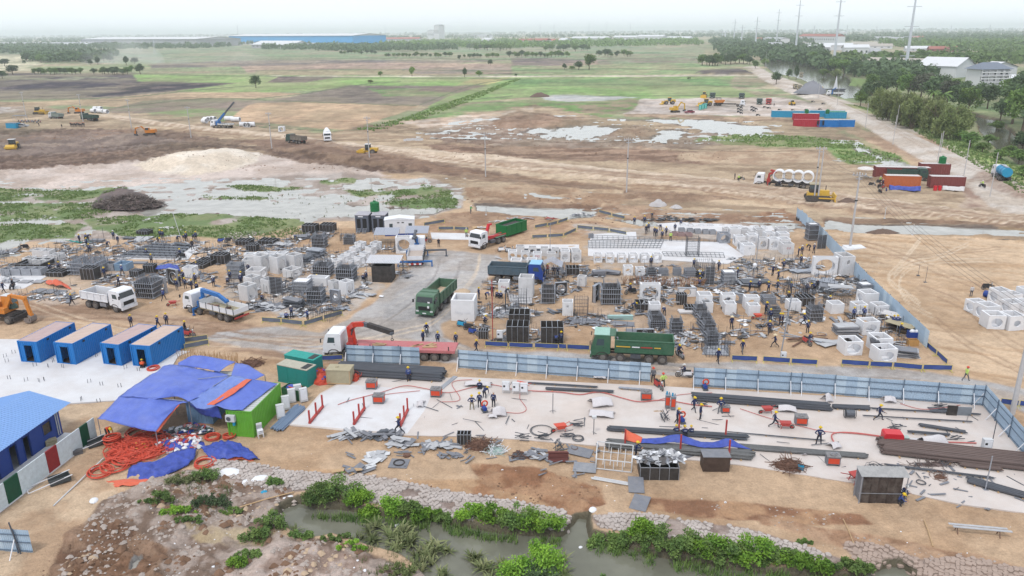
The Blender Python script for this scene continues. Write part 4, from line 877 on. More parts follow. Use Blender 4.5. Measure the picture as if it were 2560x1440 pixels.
P=Pr();cab(P,white,bump=white,H=2.9);chs(P,9.4,[-1.3,-3.0,-6.6,-7.9],rf_=2);dps(P,-3.9,-9.3,white,M('dusty_deck',A(206,190,176),.8),H=.6)
crane(P,-3.1,bluecr,sd_,None,[(-3.1,0,3.2),(-4.4,.4,3.4),(-2.4,.1,4.1)],.36)
P('outrigger',BX((-3.4,-3.0,1.1),(.3,3.6,.25)).box((-3.4,-4.7,.55),(.2,.2,1.1)).box((-3.4,-4.7,.04),(.5,.5,.08))@sd_);P('outrigger',BX((-9.1,0,.9),(.3,5.4,.25)).box((-9.1,-2.6,.5),(.2,.2,.9)).box((-9.1,2.6,.5),(.2,.2,.9))@bluecr)
P('rear_guard',BX((-9.5,0,.6),(.08,2.2,.28))@redp);r_=len(P.p)-1
for k in(-.8,0,.8):P('stripe',BX((-9.56,k,.6),(.03,.35,.26))@white,r_)
place(P,'crane_truck',(1046,628),(1034,688),'¥ Ā ¼ ® outriggers out, seen from behind ¤ ŕ sheds','truck',GT)
# farther trucks
P=Pr();cab(P,white,bump=white,H=2.9);chs(P,12.4,[-1.3,-3.1,-9.6,-10.9],rf_=2)
P('deck',BX((-8.1,0,1.2),(8.6,2.45,.3))@chx);crane(P,-3.1,redp,redp,None,[(-3.1,0,2.8),(-4.6,.3,3.4),(-3.5,.2,3.7)],.45,hook=False)
ptk=place(P,'pipe_truck',(1886,461),(2022,470),'ŷ ¼ ţ four Û ¥ ĕ ī ß dirt Ù','truck',GT)
def pipe_mesh(r,L,m,n=24,t=.2):
 mb=MB();o=0
 for y,rr in((-L/2,r),(L/2,r),(L/2,r-t),(-L/2,r-t)):
  for i in range(n):a=2*math.pi*i/n;mb.v.append((rr*math.cos(a),y,rr*math.sin(a)))
 for k in range(4):
  for i in range(n):
   j=(i+1)%n;k2=(k+1)%4;mb.f.append((k*n+i,k2*n+i,k2*n+j,k*n+j));mb.m.append(0)
 return mb.ms_(m,False)
big_pipe=pipe_mesh(1.3,2.4,cw)
mw=ptk.matrix_basis.copy()
for k,w_ in enumerate(('nearest its cab','Ú from its cab','Ě from its cab','at its tail')):
 o=lk('concrete_pipe',big_pipe);q=Matrix.Translation(ptk.location)@Matrix.Rotation(ptk.rotation_euler.z,4,'Z')@Vector((-5.3-2.05*k*1.02,0,1.35+1.3))
 o.location=q;o.rotation_euler=(0,0,ptk.rotation_euler.z+R(0));tag(o,'Û ¥ ĕ pipe § ŷ ¼, '+w_,'pipe','ĕ ī § ŷ')
def sdm(cm,bm,L=7.6,load=None):
 P=Pr();cab(P,cm,bump=cm,H=2.9);chs(P,L,[-1.3,-L+2.6,-L+1.2],rf_=1);dmb(P,-2.3,-L+.1,bm,H=1.1,load=load,loadh=.5);return P
D_grn=sdm(greenD,greenD,9.0);D_wht=sdm(ow,M('dull_green_bed',A(150,160,150),.7));D_gry=sdm(greenD,M('muddy_grey_bed',A(140,130,118),.8));D_ylw=sdm(yp,yp)
D_red=sdm(redp,redp);D_tan=sdm(tan,sdp,load=sdp)
for pr,a,b,lb in((D_gry,(722,357),(782,363),'muddy ´ Ĉ ¼ § haul Ù ahead ¡ Ù roller'),(D_wht,(129,296),(166,299),'Á Ĉ ¼ · ¡ far Þ'),(D_grn,(209,300),(250,303),'² µ Ĉ ¼ ¤ far Þ and ğ'),(D_grn,(2318,452),(2205,446),'µ Ĉ ¼ ± Õ ě ó'),(D_grn,(1898,262),(1900,250),'µ Ĉ ¼ ¨ ¡ red Ĭ ª ħ Ò'),(D_red,(1921,262),(1922,248),'red Ĭ ļ ª ħ Ò'),(D_tan,(1990,226),(1976,216),'Á Ĉ ¼ highest up the Ù ¶ đ ï'),(D_tan,(1998,229),(1994,220),'Ĉ ¼ loaded ® İ ¨ ¡ đ ï'),(D_grn,(2022,238),(2034,236),'´ µ ¼ ü ° đ ï'),(D_grn,(1780,246),(1784,240),'µ ¼ ¢ Ê loader'),(D_grn,(1853,247),(1858,240),'µ ¼ ¢ ¥ Ĭ cab'),(D_tan,(2003,186),(2006,182),'tiny Á ¼ £ far bend ¡ Ù')):
 place(pr,'dump_truck',a,b,lb,'truck',GT)
P=Pr();cab(P,white,bump=white,H=2.9);chs(P,8.5,[-1.3,-5.4,-6.8],rf_=1);crane(P,-2.8,bluecr,bluecr,None,[(-2.8,0,3.0),(-4.4,.1,4.2)],.4,hook=False);dps(P,-3.5,-8.4,white,tan)
place(P,'crane_truck',(2066,240),(2102,241),'¥ and º service Ĭ ¤ river landing','truck',GT)
P=Pr();cab(P,white,bump=white,H=2.9);chs(P,9.5,[-1.3,-3.1,-6.8,-8.2],rf_=2);dps(P,-3.4,-9.4,ow,tan,H=.4)
P('crane_boom',BR((-3.0,0,2.4),(-6.6,0,5.6),.7,.7)@bluecr);P('crane_boom',BR((-6.6,0,5.6),(-11.5,0,9.8),.5,.5)@sd_);P('crane_base',BX((-2.9,0,1.7),(1.1,1.8,1.4))@bluecr)
place(P,'crane_truck',(532,318),(604,321),'Ā Ĭ ® Ã º boom Ĝ Ī ¥ ī','truck',GT)
P=Pr();cab(P,white,bump=white,H=2.9);chs(P,7.5,[-1.3,-5.4],rf_=1)
P('drum',CY((-2.4,0,2.3),(-4.4,0,2.6),.9,14,1.2).cyl((-4.4,0,2.6),(-7.2,0,3.3),1.2,14,.6)@white)
CMX=P
place(P,'mixer_truck',(820,359),(817,341),'¥ ¼ ® Í drum ļ Ĵ haul Ù','truck',GT)
P=Pr();cab(P,white,bump=white,H=2.9);chs(P,7.8,[-1.3,-5.2,-6.5],rf_=1)
P('tank',CY((-2.6,0,2.1),(-7.6,0,2.1),1.1,16)@cyanC);P('band',CY((-4.0,0,2.1),(-4.2,0,2.1),1.13,16).cyl((-6.0,0,2.1),(-6.2,0,2.1),1.13,16)@blued);P('walkway',BX((-5,0,3.25),(4.6,.7,.06))@steel)
place(P,'water_tanker',(2489,449),(2523,470),'ę tanker ® ¥ cab and º tank § main Ù','truck',GT)
# plant
def track(P,x0,x1,y,r=.42,wd=.5):
 pts=[]
 for i in range(9):a=-math.pi/2+math.pi*i/8;pts.append((x1+r*math.cos(a)*1,r+r*math.sin(a)))
 for i in range(9):a=math.pi/2+math.pi*i/8;pts.append((x0+r*math.cos(a),r+r*math.sin(a)))
 mb=PZ(pts,y-wd/2,y+wd/2)
 for i in range(12):
  x=x0+(x1-x0)*i/11;mb.box((x,y,2*r+.01),(.12,wd+.02,.05)).box((x,y,.015),(.12,wd+.02,.04))
 P('track',mb.ms_(tyre))
def excavator(m,wheeled=False,pts=None,bucketm=None,counter=None):
 P=Pr()
 if wheeled:
  P('chassis',BX((0,0,.95),(3.4,1.5,.5)).box((1.7,0,.9),(.3,2.3,.3)).box((-1.5,0,.9),(.3,2.3,.3))@chx)
  for x in(1.5,-1.4):
   for s in(-1,1):whp(P,x,s*1.15,.52,.3,dual=True)
  P('dozer_blade',BX((2.2,0,.6),(.15,2.4,.6))@chx);z=1.2
 else:
  for s in(-1,1):track(P,-1.4,1.4,s*.95)
  P('undercarriage',BX((0,0,.6),(1.6,1.6,.4))@chx);z=.95
 P('turntable',CY((0,0,z-.15),(0,0,z+.1),.7,14)@chx)
 P('body',BX((-.5,0,z+.2),(3.0,2.3,.25)).box((-1.3,0,z+.75),(1.7,2.3,1.0)).box((.5,-.72,z+.5),(1.0,.7,.5))@m);P('counterweight',BX((-2.15,0,z+.65),(.5,2.3,1.0)).ms_(counter or m))
 P('cab',PZ([(-.45,z+.3),(1.1,z+.3),(1.15,z+1.1),(.85,z+1.95),(-.35,z+1.98),(-.45,z+1.6)],.15,1.12)@m);c=len(P.p)-1
 P('cab_roof',BX((.2,.63,z+2.0),(1.3,.98,.06))@ow,c)
 P('window',MB().quad((1.17,.22,z+1.1),(1.17,1.05,z+1.1),(.88,1.05,z+1.88),(.88,.22,z+1.88))@glass_s,c)
 P('window',PZ([(-.3,z+1.1),(1.0,z+1.1),(.75,z+1.85),(-.3,z+1.85)],1.12,1.135)@glass_s,c)
 pts=pts or[(.6,-.2,z+.6),(2.6,-.2,z+3.4),(4.4,-.2,z+2.6),(4.6,-.2,z+.3)]
 for i in range(len(pts)-1):
  a,b=pts[i],pts[i+1];P('boom' if i<len(pts)-2 else 'dipper_arm',BR(a,b,.32,.5 if i==0 else .42).cyl((b[0],b[1]-.25,b[2]),(b[0],b[1]+.25,b[2]),.22,8)@m)
  mid=(Vector(a)+Vector(b))/2;P('hydraulic_ram',CY(Vector(a)+Vector((.2,.3,-.1)),mid+Vector((0,.3,.25)),.08,6)@steel)
 e=pts[-1]
 P('bucket',PZ([(e[0]-.1,e[2]+.1),(e[0]+.3,e[2]-.1),(e[0]+.35,e[2]-.6),(e[0]+.05,e[2]-.95),(e[0]-.55,e[2]-.9),(e[0]-.8,e[2]-.5),(e[0]-.68,e[2]-.5),(e[0]-.5,e[2]-.8),(e[0]-.02,e[2]-.84),(e[0]+.18,e[2]-.5)],e[1]-.5,e[1]+.5).box((e[0]-.3,e[1]-.48,e[2]-.55),(.7,.05,.6)).box((e[0]-.3,e[1]+.48,e[2]-.55),(.7,.05,.6)).ms_(bucketm or sd_))
 return P
P=excavator(orangep,True,[(.5,-.3,1.8),(1.6,-.3,3.5),(3.6,-.3,3.3),(4.1,-.3,1.05)],M('worn_bucket',A(150,138,130),.7,.3))
P('bag',MB().dome((1.0,.4,1.6),.6,.5,.7,10,4)@greenD)
a_=at(18,800);P.put('excavator',(a_.x,a_.y,0),R(-12),'¬ wheeled Þ £ ¨ Ü ® its bucket § İ','excavator','excavators',1.0)
EX=excavator(yp);EXo=excavator(orangep,pts=[(.6,0,1.5),(2.4,0,3.2),(4.6,0,2.6),(4.9,0,.8)])
for pr,x,y,yw,lb in((EXo,198,284,180,'¬ tracked Þ ® Ĝ arm Ĵ Ĉ trucks'),(EXo,374,338,185,'¬ Þ ĭ § ä mud ņ a man'),(EX,1688,281,20,'Ê Þ ¤ ł car ª ħ Ò'),(EX,2046,226,150,'Ê Þ § đ ï Ä river')):
 pr.std('excavator',x,y,yw,lb,'excavator','excavators')
P=Pr();P('drum',CY((1.6,-1.05,.75),(1.6,1.05,.75),.75,18)@yp);P('drum_frame',BX((1.6,1.15,.8),(2.0,.12,.4)).box((1.6,-1.15,.8),(2.0,.12,.4)).box((2.6,0,.85),(.15,2.4,.4)).box((.7,0,.9),(.3,2.4,.5))@yp)
for s in(-1,1):whp(P,-1.5,s*.85,.72,.55)
P('body',BX((-1.6,0,1.35),(2.2,1.4,.8)).box((-.1,0,.9),(1.2,1.0,.4))@yp);P('cab',BX((-.1,0,1.5),(1.2,1.4,.5)).box((.45,.62,2.1),(.08,.08,1.0)).box((.45,-.62,2.1),(.08,.08,1.0)).box((-.65,.62,2.1),(.08,.08,1.0)).box((-.65,-.62,2.1),(.08,.08,1.0))@chx);c=len(P.p)-1
P('cab_roof',BX((-.1,0,2.66),(1.5,1.6,.12))@ow,c);P('window',BX((.4,0,2.15),(.04,1.2,.8)).box((-.1,.66,2.15),(1.0,.03,.8)).box((-.1,-.66,2.15),(1.0,.03,.8))@glass_s,c)
for x,y,yw,lb,sc_ in((33,372,-75,'Ê Ù roller ļ £ ¨ Ü',1.25),(920,386,172,'Ê Ù roller passing the Ñ § haul Ù',1.15),(1980,263,90,'¸ roller ± ª ħ Ò ¯ cyan cabins',.9)):
 P.std('road_roller',x,y,yw,lb,'road roller','road rollers',sc_)
P=Pr()
for s in(-1,1):track(P,-1.6,1.6,s*1.0,.45,.55)
P('body',BX((.9,0,1.3),(1.8,1.1,.9),taper=.9).box((-.6,0,1.0),(2.2,1.5,.7))@yp);P('cab',BX((-.7,0,1.7),(1.4,1.5,.6))@chx);c=len(P.p)-1
P('window',BX((-.7,0,2.3),(1.3,1.4,.8))@glass_s,c);P('cab_roof',BX((-.7,0,2.78),(1.6,1.7,.14))@tan,c);P('exhaust',CY((1.2,.2,1.7),(1.2,.2,2.5),.07,8)@chx)
P('blade',PZ([(2.5,.1),(2.75,.05),(2.6,.6),(2.75,1.2),(2.6,1.2),(2.42,.6)],-1.7,1.7)@yp);P('push_arm',BX((1.3,1.35,.6),(2.5,.14,.2)).box((1.3,-1.35,.6),(2.5,.14,.2))@yp)
for x,y,yw,lb,s_ in((2042,506,-14,'Ê Ņ pushing earth ¢ twin Ñ',1.25),(100,285,5,'Ê Ņ ¨ ¡ Á Ĉ ¼',1.2)):
 P.std('bulldozer',x,y,yw,lb,'bulldozer','bulldozers',s_)
P=Pr()
for x in(1.3,-1.4):
 for s in(-1,1):whp(P,x,s*.95,.75,.55)
P('body',BX((-1.6,0,1.45),(2.0,1.5,1.0)).box((1.0,0,1.1),(1.6,.9,.6))@yp);P('cab',BX((-.2,0,2.0),(1.2,1.3,1.4))@glass_s);P('cab_roof',BX((-.2,0,2.76),(1.4,1.5,.12))@yp)
P('lift_arm',BR((.7,.5,1.6),(2.7,.5,.8),.15,.35).bar((.7,-.5,1.6),(2.7,-.5,.8),.15,.35)@yp);P('bucket',PZ([(2.5,.2),(3.7,.1),(3.7,.2),(2.8,.4),(2.7,1.3),(2.55,1.35)],-1.4,1.4)@yp)
for x,y,yw,lb,s_ in((1672,261,184,'Ê Ŭ ± ĭ £ ¨ ¡ ħ Ò',1.2),(1764,265,200,'Ê Ŭ · ¡ µ Ĭ',1.2),(1760,244,250,'Ê Ŭ £ ù ¡ ħ Ò',1.1)):
 P.std('wheel_loader',x,y,yw,lb,'wheel loader','wheel loaders',s_)
P=Pr();cab(P,white,bump=white,H=2.9);chs(P,14.5,[-1.3,-3.4,-11.4,-12.6,-13.8],rf_=1)
P('deck',BX((-9.2,0,1.1),(10.4,2.6,.25))@chx)
place(P,'low_loader',(1862,266),(1772,264),'¥ low loader ţ an ¬ Ù paver','truck',GT)
P=Pr();P('body',BX((0,0,.9),(3.6,2.2,1.0)).box((1.6,0,1.2),(1.0,2.6,.6))@orangep);P('roof',BX((-.3,0,2.4),(1.8,2.2,.12)).box((-1.1,.9,1.9),(.1,.1,1.0)).box((-1.1,-.9,1.9),(.1,.1,1.0)).box((.5,.9,1.9),(.1,.1,1.0)).box((.5,-.9,1.9),(.1,.1,1.0))@chx);track(P,-1.1,1.1,.8,.3);track(P,-1.1,1.1,-.8,.3)
p=at(1797,265);P.put('road_paver',(p.x,p.y,1.23),R(0),'¬ Ù paver § deck ¡ low loader','paver',scl=1.1)
def car_proto(m):
 P=Pr();P('body',PZ([(-2.2,.3),(2.1,.3),(2.2,.6),(2.05,.8),(1.1,.9),(.5,1.38),(-1.0,1.42),(-1.6,.98),(-2.15,.92),(-2.25,.6)],-.85,.85)@m)
 for s in(-1,1):P('side_window',PZ([(-1.4,.98),(.85,.95),(.42,1.32),(-.95,1.36)],s*.85,s*.862)@glass);
 P('windshield',MB().quad((1.06,-.75,.95),(1.06,.75,.95),(.54,.68,1.36),(.54,-.68,1.36))@glass);P('headlight',BX((2.12,.6,.68),(.08,.3,.14)).box((2.12,-.6,.68),(.08,.3,.14))@ow)
 for x in(1.35,-1.35):
  for s in(-1,1):whp(P,x,s*.78,.33,.2)
 return P
for m,x,y,yw,lb in((M('maroon_car',A(150,70,84),.3),1723,283,185,'ł saloon car ¿ Ê Þ arm'),(M('silver_car',A(170,172,174),.3),57,318,12,'ŝ saloon car ¤ row of ü ı')):
 p=at(x,y);car_proto(m).put('parked_car',(p.x,p.y,0),R(yw),lb,'car','parked cars')
 # slabs
def slb(name,pts,h,m,side=None):
 q=[at(x,y)for x,y in pp(pts)];mb=MB();n=len(q)
 mb.v=[(p.x,p.y,.0-.3)for p in q]+[(p.x,p.y,h)for p in q]
 mb.f=[tuple(range(n,2*n))]+[(i,(i+1)%n,n+(i+1)%n,n+i)for i in range(n)];mb.m=[0]*(n+1)
 return stc(name,mb.ms_(m))
slabw=M('white_slab',A(236,234,232),.85,var=.06,scale=.5,dirt=.6,dc=A(214,204,196),bump=.15)
slabp=M('pinkish_slab',A(222,208,196),.85,var=.09,scale=.35,dirt=.7,dc=A(236,230,224),bump=.15)
slabd=M('dusty_slab',A(226,206,190),.85,var=.06,scale=.4,dirt=.4,dc=A(236,226,216))
slb('floor_slab',[-420,850,-40,849,50,850,200,862,475,880,446,892,425,925,380,950,292,1003,180,1010,60,1012,-420,1012],.10,slabw)
slb('floor_slab',[720,1064,760,1030,800,985,855,955,885,932,1120,946,1150,944,1640,966,1740,972,2455,1014,2478,1014,2600,1130,2700,1240,2560,1284,2400,1262,2240,1228,2030,1192,1850,1164,1640,1142,1520,1118,1300,1100,1150,1092,980,1090,855,1078],.08,slabp)
slb('floor_slab',[728,1062,765,1030,806,985,850,962,1085,978,1060,1030,1018,1086,860,1074],.084,slabw)
for pts in([1076,582,1172,584,1178,600,1080,598],[1470,601,1620,598,1812,606,1860,640,1820,660,1470,640],[1300,612,1448,612,1448,622,1310,622],[1480,586,1590,580,1592,598,1475,600],[1640,560,1700,556,1930,566,1940,580,1680,578],[385,608,500,612,470,650,268,648],[0,690,120,690,60,722,-60,726],[1240,768,1320,768,1330,790,1220,790],[1270,735,1330,744,1330,760,1275,756]):
 slb('floor_slab',pts,.06,slabw)
slb('floor_slab',[1755,888,1822,890,1820,866,1762,864],.15,cdk)
slb('floor_slab',[2090,618,2150,612,2160,622,2110,628],.1,ccr)
P=Pr();P('bar',BR((0,0,0),(.02,0,.45),.04)@sd_);P('bar',BR((.3,.1,0),(.3,.1,.4),.04)@sd_)
for i,(x,y)in enumerate(pp([31,886,10,896,84,918,122,921,160,922,27,950,62,956,100,958,112,955,220,960,258,966,304,970,311,925,268,905,240,895,203,1005,252,1008,350,930,14,908,132,908])):
 p=at(x,y);P.put('rebar_stub',(p.x,p.y,.1),rng.random()*3,'Č ´ Ö ± ª ¥ ú Ä º ó','rebar','È stubs ª ¥ ú')
 # blue containers
CB=[ctp(bluep,pinkroof),ctp(bluep,M('tan_roof',A(222,198,182),.8,var=.06,scale=1.5,dirt=.4,dc=A(206,184,176),stretch=(1,.3,1)))]
for i,(fl,fr,bk,wd)in enumerate((((51,907),(105,908),(183,865),'leftmost, farthest « tarps, Œ in a row'),((142,911),(193,912),(270,870),'Ú « ¨ Œ in a row'),((257,913),(308,915),(386,872),'Ě « ¨ Œ'),((332,917),(384,919),(464,867),'rightmost Œ, ® a × Ç at its door'))):
 place_cont(CB[i%2],fl,fr,'º ě » ® Š doorway, '+wd,group='º ó § ¥ ú',back=bk)
G_=ctp(limeC,tinroof,door=False,vents=False,pitch=.3)
def aircon(P,loc,rz,big=False):
 k=P('air_conditioner',BX((0,0,0),(.85,.32,.6))@ow,loc=loc,rot=(0,0,rz));P('fan',MB().torus((-.12,-.17,0),.2,.02,R9X,16,4).cyl((-.12,-.165,0),(-.12,-.17,0),.2,16)@sd_,k)
aircon(G_,(-.75,-3.2,1.9),0);G_('water_bottle',CY((-.5,-3.15,1.2),(-.5,-3.15,1.6),.13,10)@cyanC)
gc=place_cont(G_,(575,1086),(634,1098),'lime µ ð » ® an air conditioner on its end wall',back=(722,1003))
LB=ctp(M('faded_blue_container',A(128,164,196),.6,dirt=.3,dc=A(160,176,190)),tinroof,door=False,vents=False)
place_cont(LB,(476,1044),(530,1074),'Ū light º » half hidden ¿ º Ø',back=(590,1010))
for m,rf,fl,fr,bk,s_,lb in((orangeC,M('pale_roof_a',A(226,220,214)),(2300,471),(2302,460),(2215,460),(1,1.0,1),'¬ ě » ¢ º ¾ þ'),(rustC,M('pale_roof_a',(0,0,0)),(2411,474),(2412,462),(2330,462),(1,1,1),'ł ě » ® Ê mark ¤ red barrels'),(rustC,M('pale_roof_a',(0,0,0)),(2374,438),(2376,428),(2300,430),(1,1,1),'ł ě » ¢ µ ¼ cab, ° µ tank'),(rustC,M('pale_roof_a',(0,0,0)),(2187,445),(2190,434),(2262,432),(1,1,1),'² ł ě » £ ¨ ¢ ü µ ¼'),(redC,redC,(1984,317),(1986,311),(2032,314),(1,1,1),'Ð red site » ¨ ¡ ² º cabins'),(redC,tinroof,(1982,300),(1984,295),(2022,296),(1,1,1),'red » ¢ Ð red one ® a µ tank'),(cyanC,tinroof,(1929,293),(1930,287),(2010,290),(1,2.0,1),'Ã cyan ð £ ¨ end ¡ ŉ row'),(cyanC,tinroof,(2019,292),(2020,286),(2100,290),(1,2.0,1),'Ã cyan ð ¢ µ-roofed one'),(cyanC,limeC,(2062,296),(2063,291),(2110,295),(1,1.0,1),'cyan ð ® lime µ Ĕ ª ŉ row'),(bluep,tinroof,(2031,317),(2033,311),(2086,315),(1,1.3,1),'² º ð ® stairs ¤ red »'),(bluep,tinroof,(2086,317),(2088,311),(2125,315),(1,1,1),'ķ º » £ Ù end ¡ ŉ row')):
 Pq=ctp(m,rf,door=False,vents=False,pitch=.5)
 a,b=at(*fl),at(*bk);d=(b-a);L=d.length;d.normalize();n_=Vector((-d.y,d.x,0));n_=n_ if n_.y>0 else-n_
 g_=fl[1]>400;u_=(at(2412,475)-at(2215,470))if g_ else(at(2125,319)-at(1984,317));d=u_.normalized()*(1 if d.dot(u_)>0 else-1);n_=Vector((-d.y,d.x,0));n_=n_ if n_.y>0 else-n_
 c=a+d*L/2+n_*1.22
 Pq.put('shipping_container',(c.x,c.y,gz_(c.x,c.y)),math.atan2(d.y,d.x)-R(90),lb,'container','site ó ª distance',(1,L/6.06,1))
P=Pr()
for x in(0,2.2):P('stairs',BR((x,0,0),(x,1,1.2),.08).bar((x+.7,0,0),(x+.7,1,1.2),.08).box((x+.35,.3,.4),(.7,.25,.05)).box((x+.35,.6,.75),(.7,.25,.05))@bluecr);P('door',BX((x+.4,1.2,1.5),(.8,.05,1.8))@bkp)
p=at(2046,319);P.put('entrance_steps',(p.x,p.y,0),yawof((2031,317),(2086,315)),'º metal steps up ç doors ¡ ² º ð','steps')
def tank_proto(m,r=1.0,h=2.0):
 P=Pr();b=MB();b.cyl((0,0,0),(0,0,h),r,20)
 for k in range(5):b.torus((0,0,h*(k+.5)/5),r,.04,None,20,4)
 P('shell',b.ms_(m));P('lid',MB().dome((0,0,h),r,r,.25,20,3).cyl((0,0,h+.2),(0,0,h+.38),.25,12)@m);return P
TG=tank_proto(greenC,.85,1.6)
for x,y,z,s_,lb in((938,573,3.2,1,'Ð µ ę tank § Ĕ ¡ ² toilet cabins'),(2356,437,2.6,1,'µ ę tank ± § ł »'),(2017,300,2.4,.9,'¸ µ tank § red site »'),(2069,300,2.4,.9,'¸ µ tank Ī ŉ cabins')):
 p=at(x,y);TG.put('water_tank',(p.x,p.y+1,z),0,lb,'water tank','µ ę tanks',s_)
def gen_proto(m,top):
 P=Pr();P('body',BX((0,0,1.0),(3.9,1.5,1.8)).box((0,0,.08),(4.0,1.55,.16))@m);P('roof',BX((0,0,1.93),(3.98,1.58,.08))@top);P('grille',BX((1.4,0,1.985),(.7,1.2,.03))@bkp)
 for k in(-1.2,0,1.2):P('door',BX((k,-.76,1.0),(1.1,.02,1.5))@m)
 return P
p=at(740,962);gen_proto(teal,M('dusty_teal_roof',A(196,190,170))).put('generator',(p.x,p.y+.75,0),yawof((692,956),(781,975)),'teal Ń box ® dusty tan Ĕ, nearer the µ Ŧ','generator','teal generators',(.98,1,1))
p=at(752,938);gen_proto(teal,M('teal_roof',A(60,170,156))).put('generator',(p.x+.2,p.y+.9,0),yawof((692,956),(781,975)),'teal Ń box ® clean teal Ĕ, ¤ ¬ Ġ ï','generator','teal generators',(.98,1,1))
P=Pr();P('body',BX((0,0,.8),(2.5,1.5,1.5))@tan);P('lid',BX((0,0,1.58),(2.6,1.6,.1)).box((-.3,0,1.68),(.3,.2,.1))@tan);P('rib',BX((-1.22,-.77,.8),(.08,.06,1.5)).box((1.22,-.77,.8),(.08,.06,1.5)).box((0,-.77,.1),(2.5,.06,.1))@wood)
p=at(849,962);P.put('plant_box',(p.x,p.y+.7,.05),yawof((819,960),(878,962)),'tan wooden plant box ¤ Ã Ì ´ Ö','crate')
P=Pr();P('body',BX((0,-.6,.55),(2.2,.06,1.1)).box((0,.6,.55),(2.2,.06,1.1)).box((1.07,0,.55),(.06,1.2,1.1)).box((-1.07,0,.55),(.06,1.2,1.1)).box((0,0,.05),(2.2,1.2,.08)).ms_(M('skip_green',A(40,112,70),.5,dirt=.2)))
P('contents',MB().dome((-.3,0,.8),.7,.5,.5,10,4)@tpd,kind='stuff');P('hose',MB().torus((.3,.1,1.0),.4,.07,Matrix.Rotation(.4,3,'X'),14,6).torus((0,0,1.1),.5,.06,Matrix.Rotation(-.3,3,'X'),14,6)@rho,kind='stuff')
p=at(738,992);P.put('skip',(p.x,p.y,0),yawof((692,956),(781,975)),'¸ µ Ŧ full of º and ¬ Ġ · ¡ teal Ń','skip')
P=Pr();aircon(P,(0,0,.32),0);
P2=Pr();P2('cabinet',BX((0,0,.75),(.75,.4,1.4))@ow);P2('door',BX((0,-.21,.8),(.6,.02,1.1))@white);P2('leg',BR((-.35,-.2,0),(-.35,-.2,.1),.04).bar((.35,-.2,0),(.35,-.2,.1),.04)@ow)
for x,y,lb in((703,1046,'¥ Ą £ near end ¡ row ¤ µ ð'),(716,1024,'¥ Ą Ú ª row ¤ µ ð'),(731,1006,'¥ Ą Ě ª row ¤ µ ð'),(746,995,'¥ Ą £ far end ¡ row ¤ µ ð'),(760,1004,'¥ Ą ± apart § ú Ü ¶ º ī')):
 p=at(x,y);P2.put('electric_cabinet',(p.x,p.y,.02),R(25)+ru(-.2,.2),lb,'cabinet','¥ Ŀ Ä µ ð')
P=Pr();P('chair',BX((0,0,.45),(.5,.5,.06)).box((0,.24,.8),(.5,.05,.7))@white)
for sx in(-.22,.22):
 for sy in(-.22,.22):P('leg',BR((sx,sy,0),(sx,sy,.45),.05)@white)
P('stacked_seat',BX((0,0,.6),(.48,.48,.05)).box((0,0,.75),(.48,.48,.05)).box((0,.24,1.0),(.5,.05,.7))@white)
P.std('chair_stack',652,1092,30,'Ì ¥ ĥ chairs Ģ µ ð','chairs')
def bdp(px1,py1,px2,py2,w_,n,r,m,name,lbl,cat,group=None,z=.06,layers=1,part='pipe'):
 a,b=at(px1,py1),at(px2,py2);d=b-a;L=d.length;yaw=math.atan2(d.y,d.x);P=Pr()
 key=('pp',round(r,3),m.name)
 if key not in UB:UB[key]=CY((-.5,0,0),(.5,0,0),r,8).ms_(m)
 for k in range(layers):
  nn=max(1,n-2*k)
  for i in range(nn):
   y=(i-(nn-1)/2)*(w_/max(1,n));P(part,UB[key],-1,(ru(-.03,.03)*L,y+ru(-.3,.3)*r,r+k*r*1.7),(0,0,ru(-.012,.012)),(L*ru(.92,1.02),1,1))
 return P.put(name,((a.x+b.x)/2,(a.y+b.y)/2,z),yaw,lbl,cat,group)
bdp(690,1078,752,1018,1.4,11,.06,M('grey_blue_pipe',A(132,152,176),.5),'pipe_bundle','´ º ĥ ī ì Õ µ ð Ř ú','pipes',layers=2)
# cloth
def clo(name,grid,m,lbl,cat,group=None,wr=.10,sub=10,thick=.0,backm=None,seed=0,parent=None,absolute=False):
 """grid: rows of (px, py, height) è points; a wrinkled Â is drawn through them"""
 G=[[(at(x,y,z)if not absolute else Vector((x,y,z)))for x,y,z in row]for row in grid];nr,nc=len(G),len(G[0])
 def cr(p0,p1,p2,p3,t):return .5*((2*p1)+(p2-p0)*t+(2*p0-5*p1+4*p2-p3)*t*t+(3*p1-p0-3*p2+p3)*t*t*t)
 def row(pts,u):
  n=len(pts);s=u*(n-1);i=min(int(s),n-2);t=s-i
  p0=pts[i-1]if i>0 else pts[i]*2-pts[i+1];p3=pts[i+2]if i+2<n else pts[i+1]*2-pts[i]
  return cr(p0,pts[i],pts[i+1],p3,t)
 NU,NV=(nc-1)*sub+1,(nr-1)*sub+1;pts=np.zeros((NV,NU,3))
 for j in range(NV):
  for i in range(NU):pts[j,i]=row([row(r_,i/(NU-1))for r_ in G],j/(NV-1))
 X,Y=pts[...,0],pts[...,1]
 w1=fbm(X*.9+seed,Y*.9,4,seed+1)-.5;rg=np.abs(fbm(X*.5+Y*.35,Y*.5-X*.2,3,seed+2)-.5)
 cr_=np.abs(fbm(X*2.6+seed,Y*2.2,3,seed+7)-.5);pts[...,2]+=wr*(w1*1.2-rg*2.2-cr_*1.3+.25)
 mb=MB();mb.v=[tuple(p)for p in pts.reshape(-1,3)]
 for j in range(NV-1):
  for i in range(NU-1):mb.f.append((j*NU+i,j*NU+i+1,(j+1)*NU+i+1,(j+1)*NU+i));mb.m.append(0)
 o=lk(name,mb.ms_(m,True),parent);md=o.modifiers.new('s','SOLIDIFY');md.thickness=.02
 if parent is None:tag(o,lbl,cat,group)
 return o
GC='º Ø ö Ÿ'
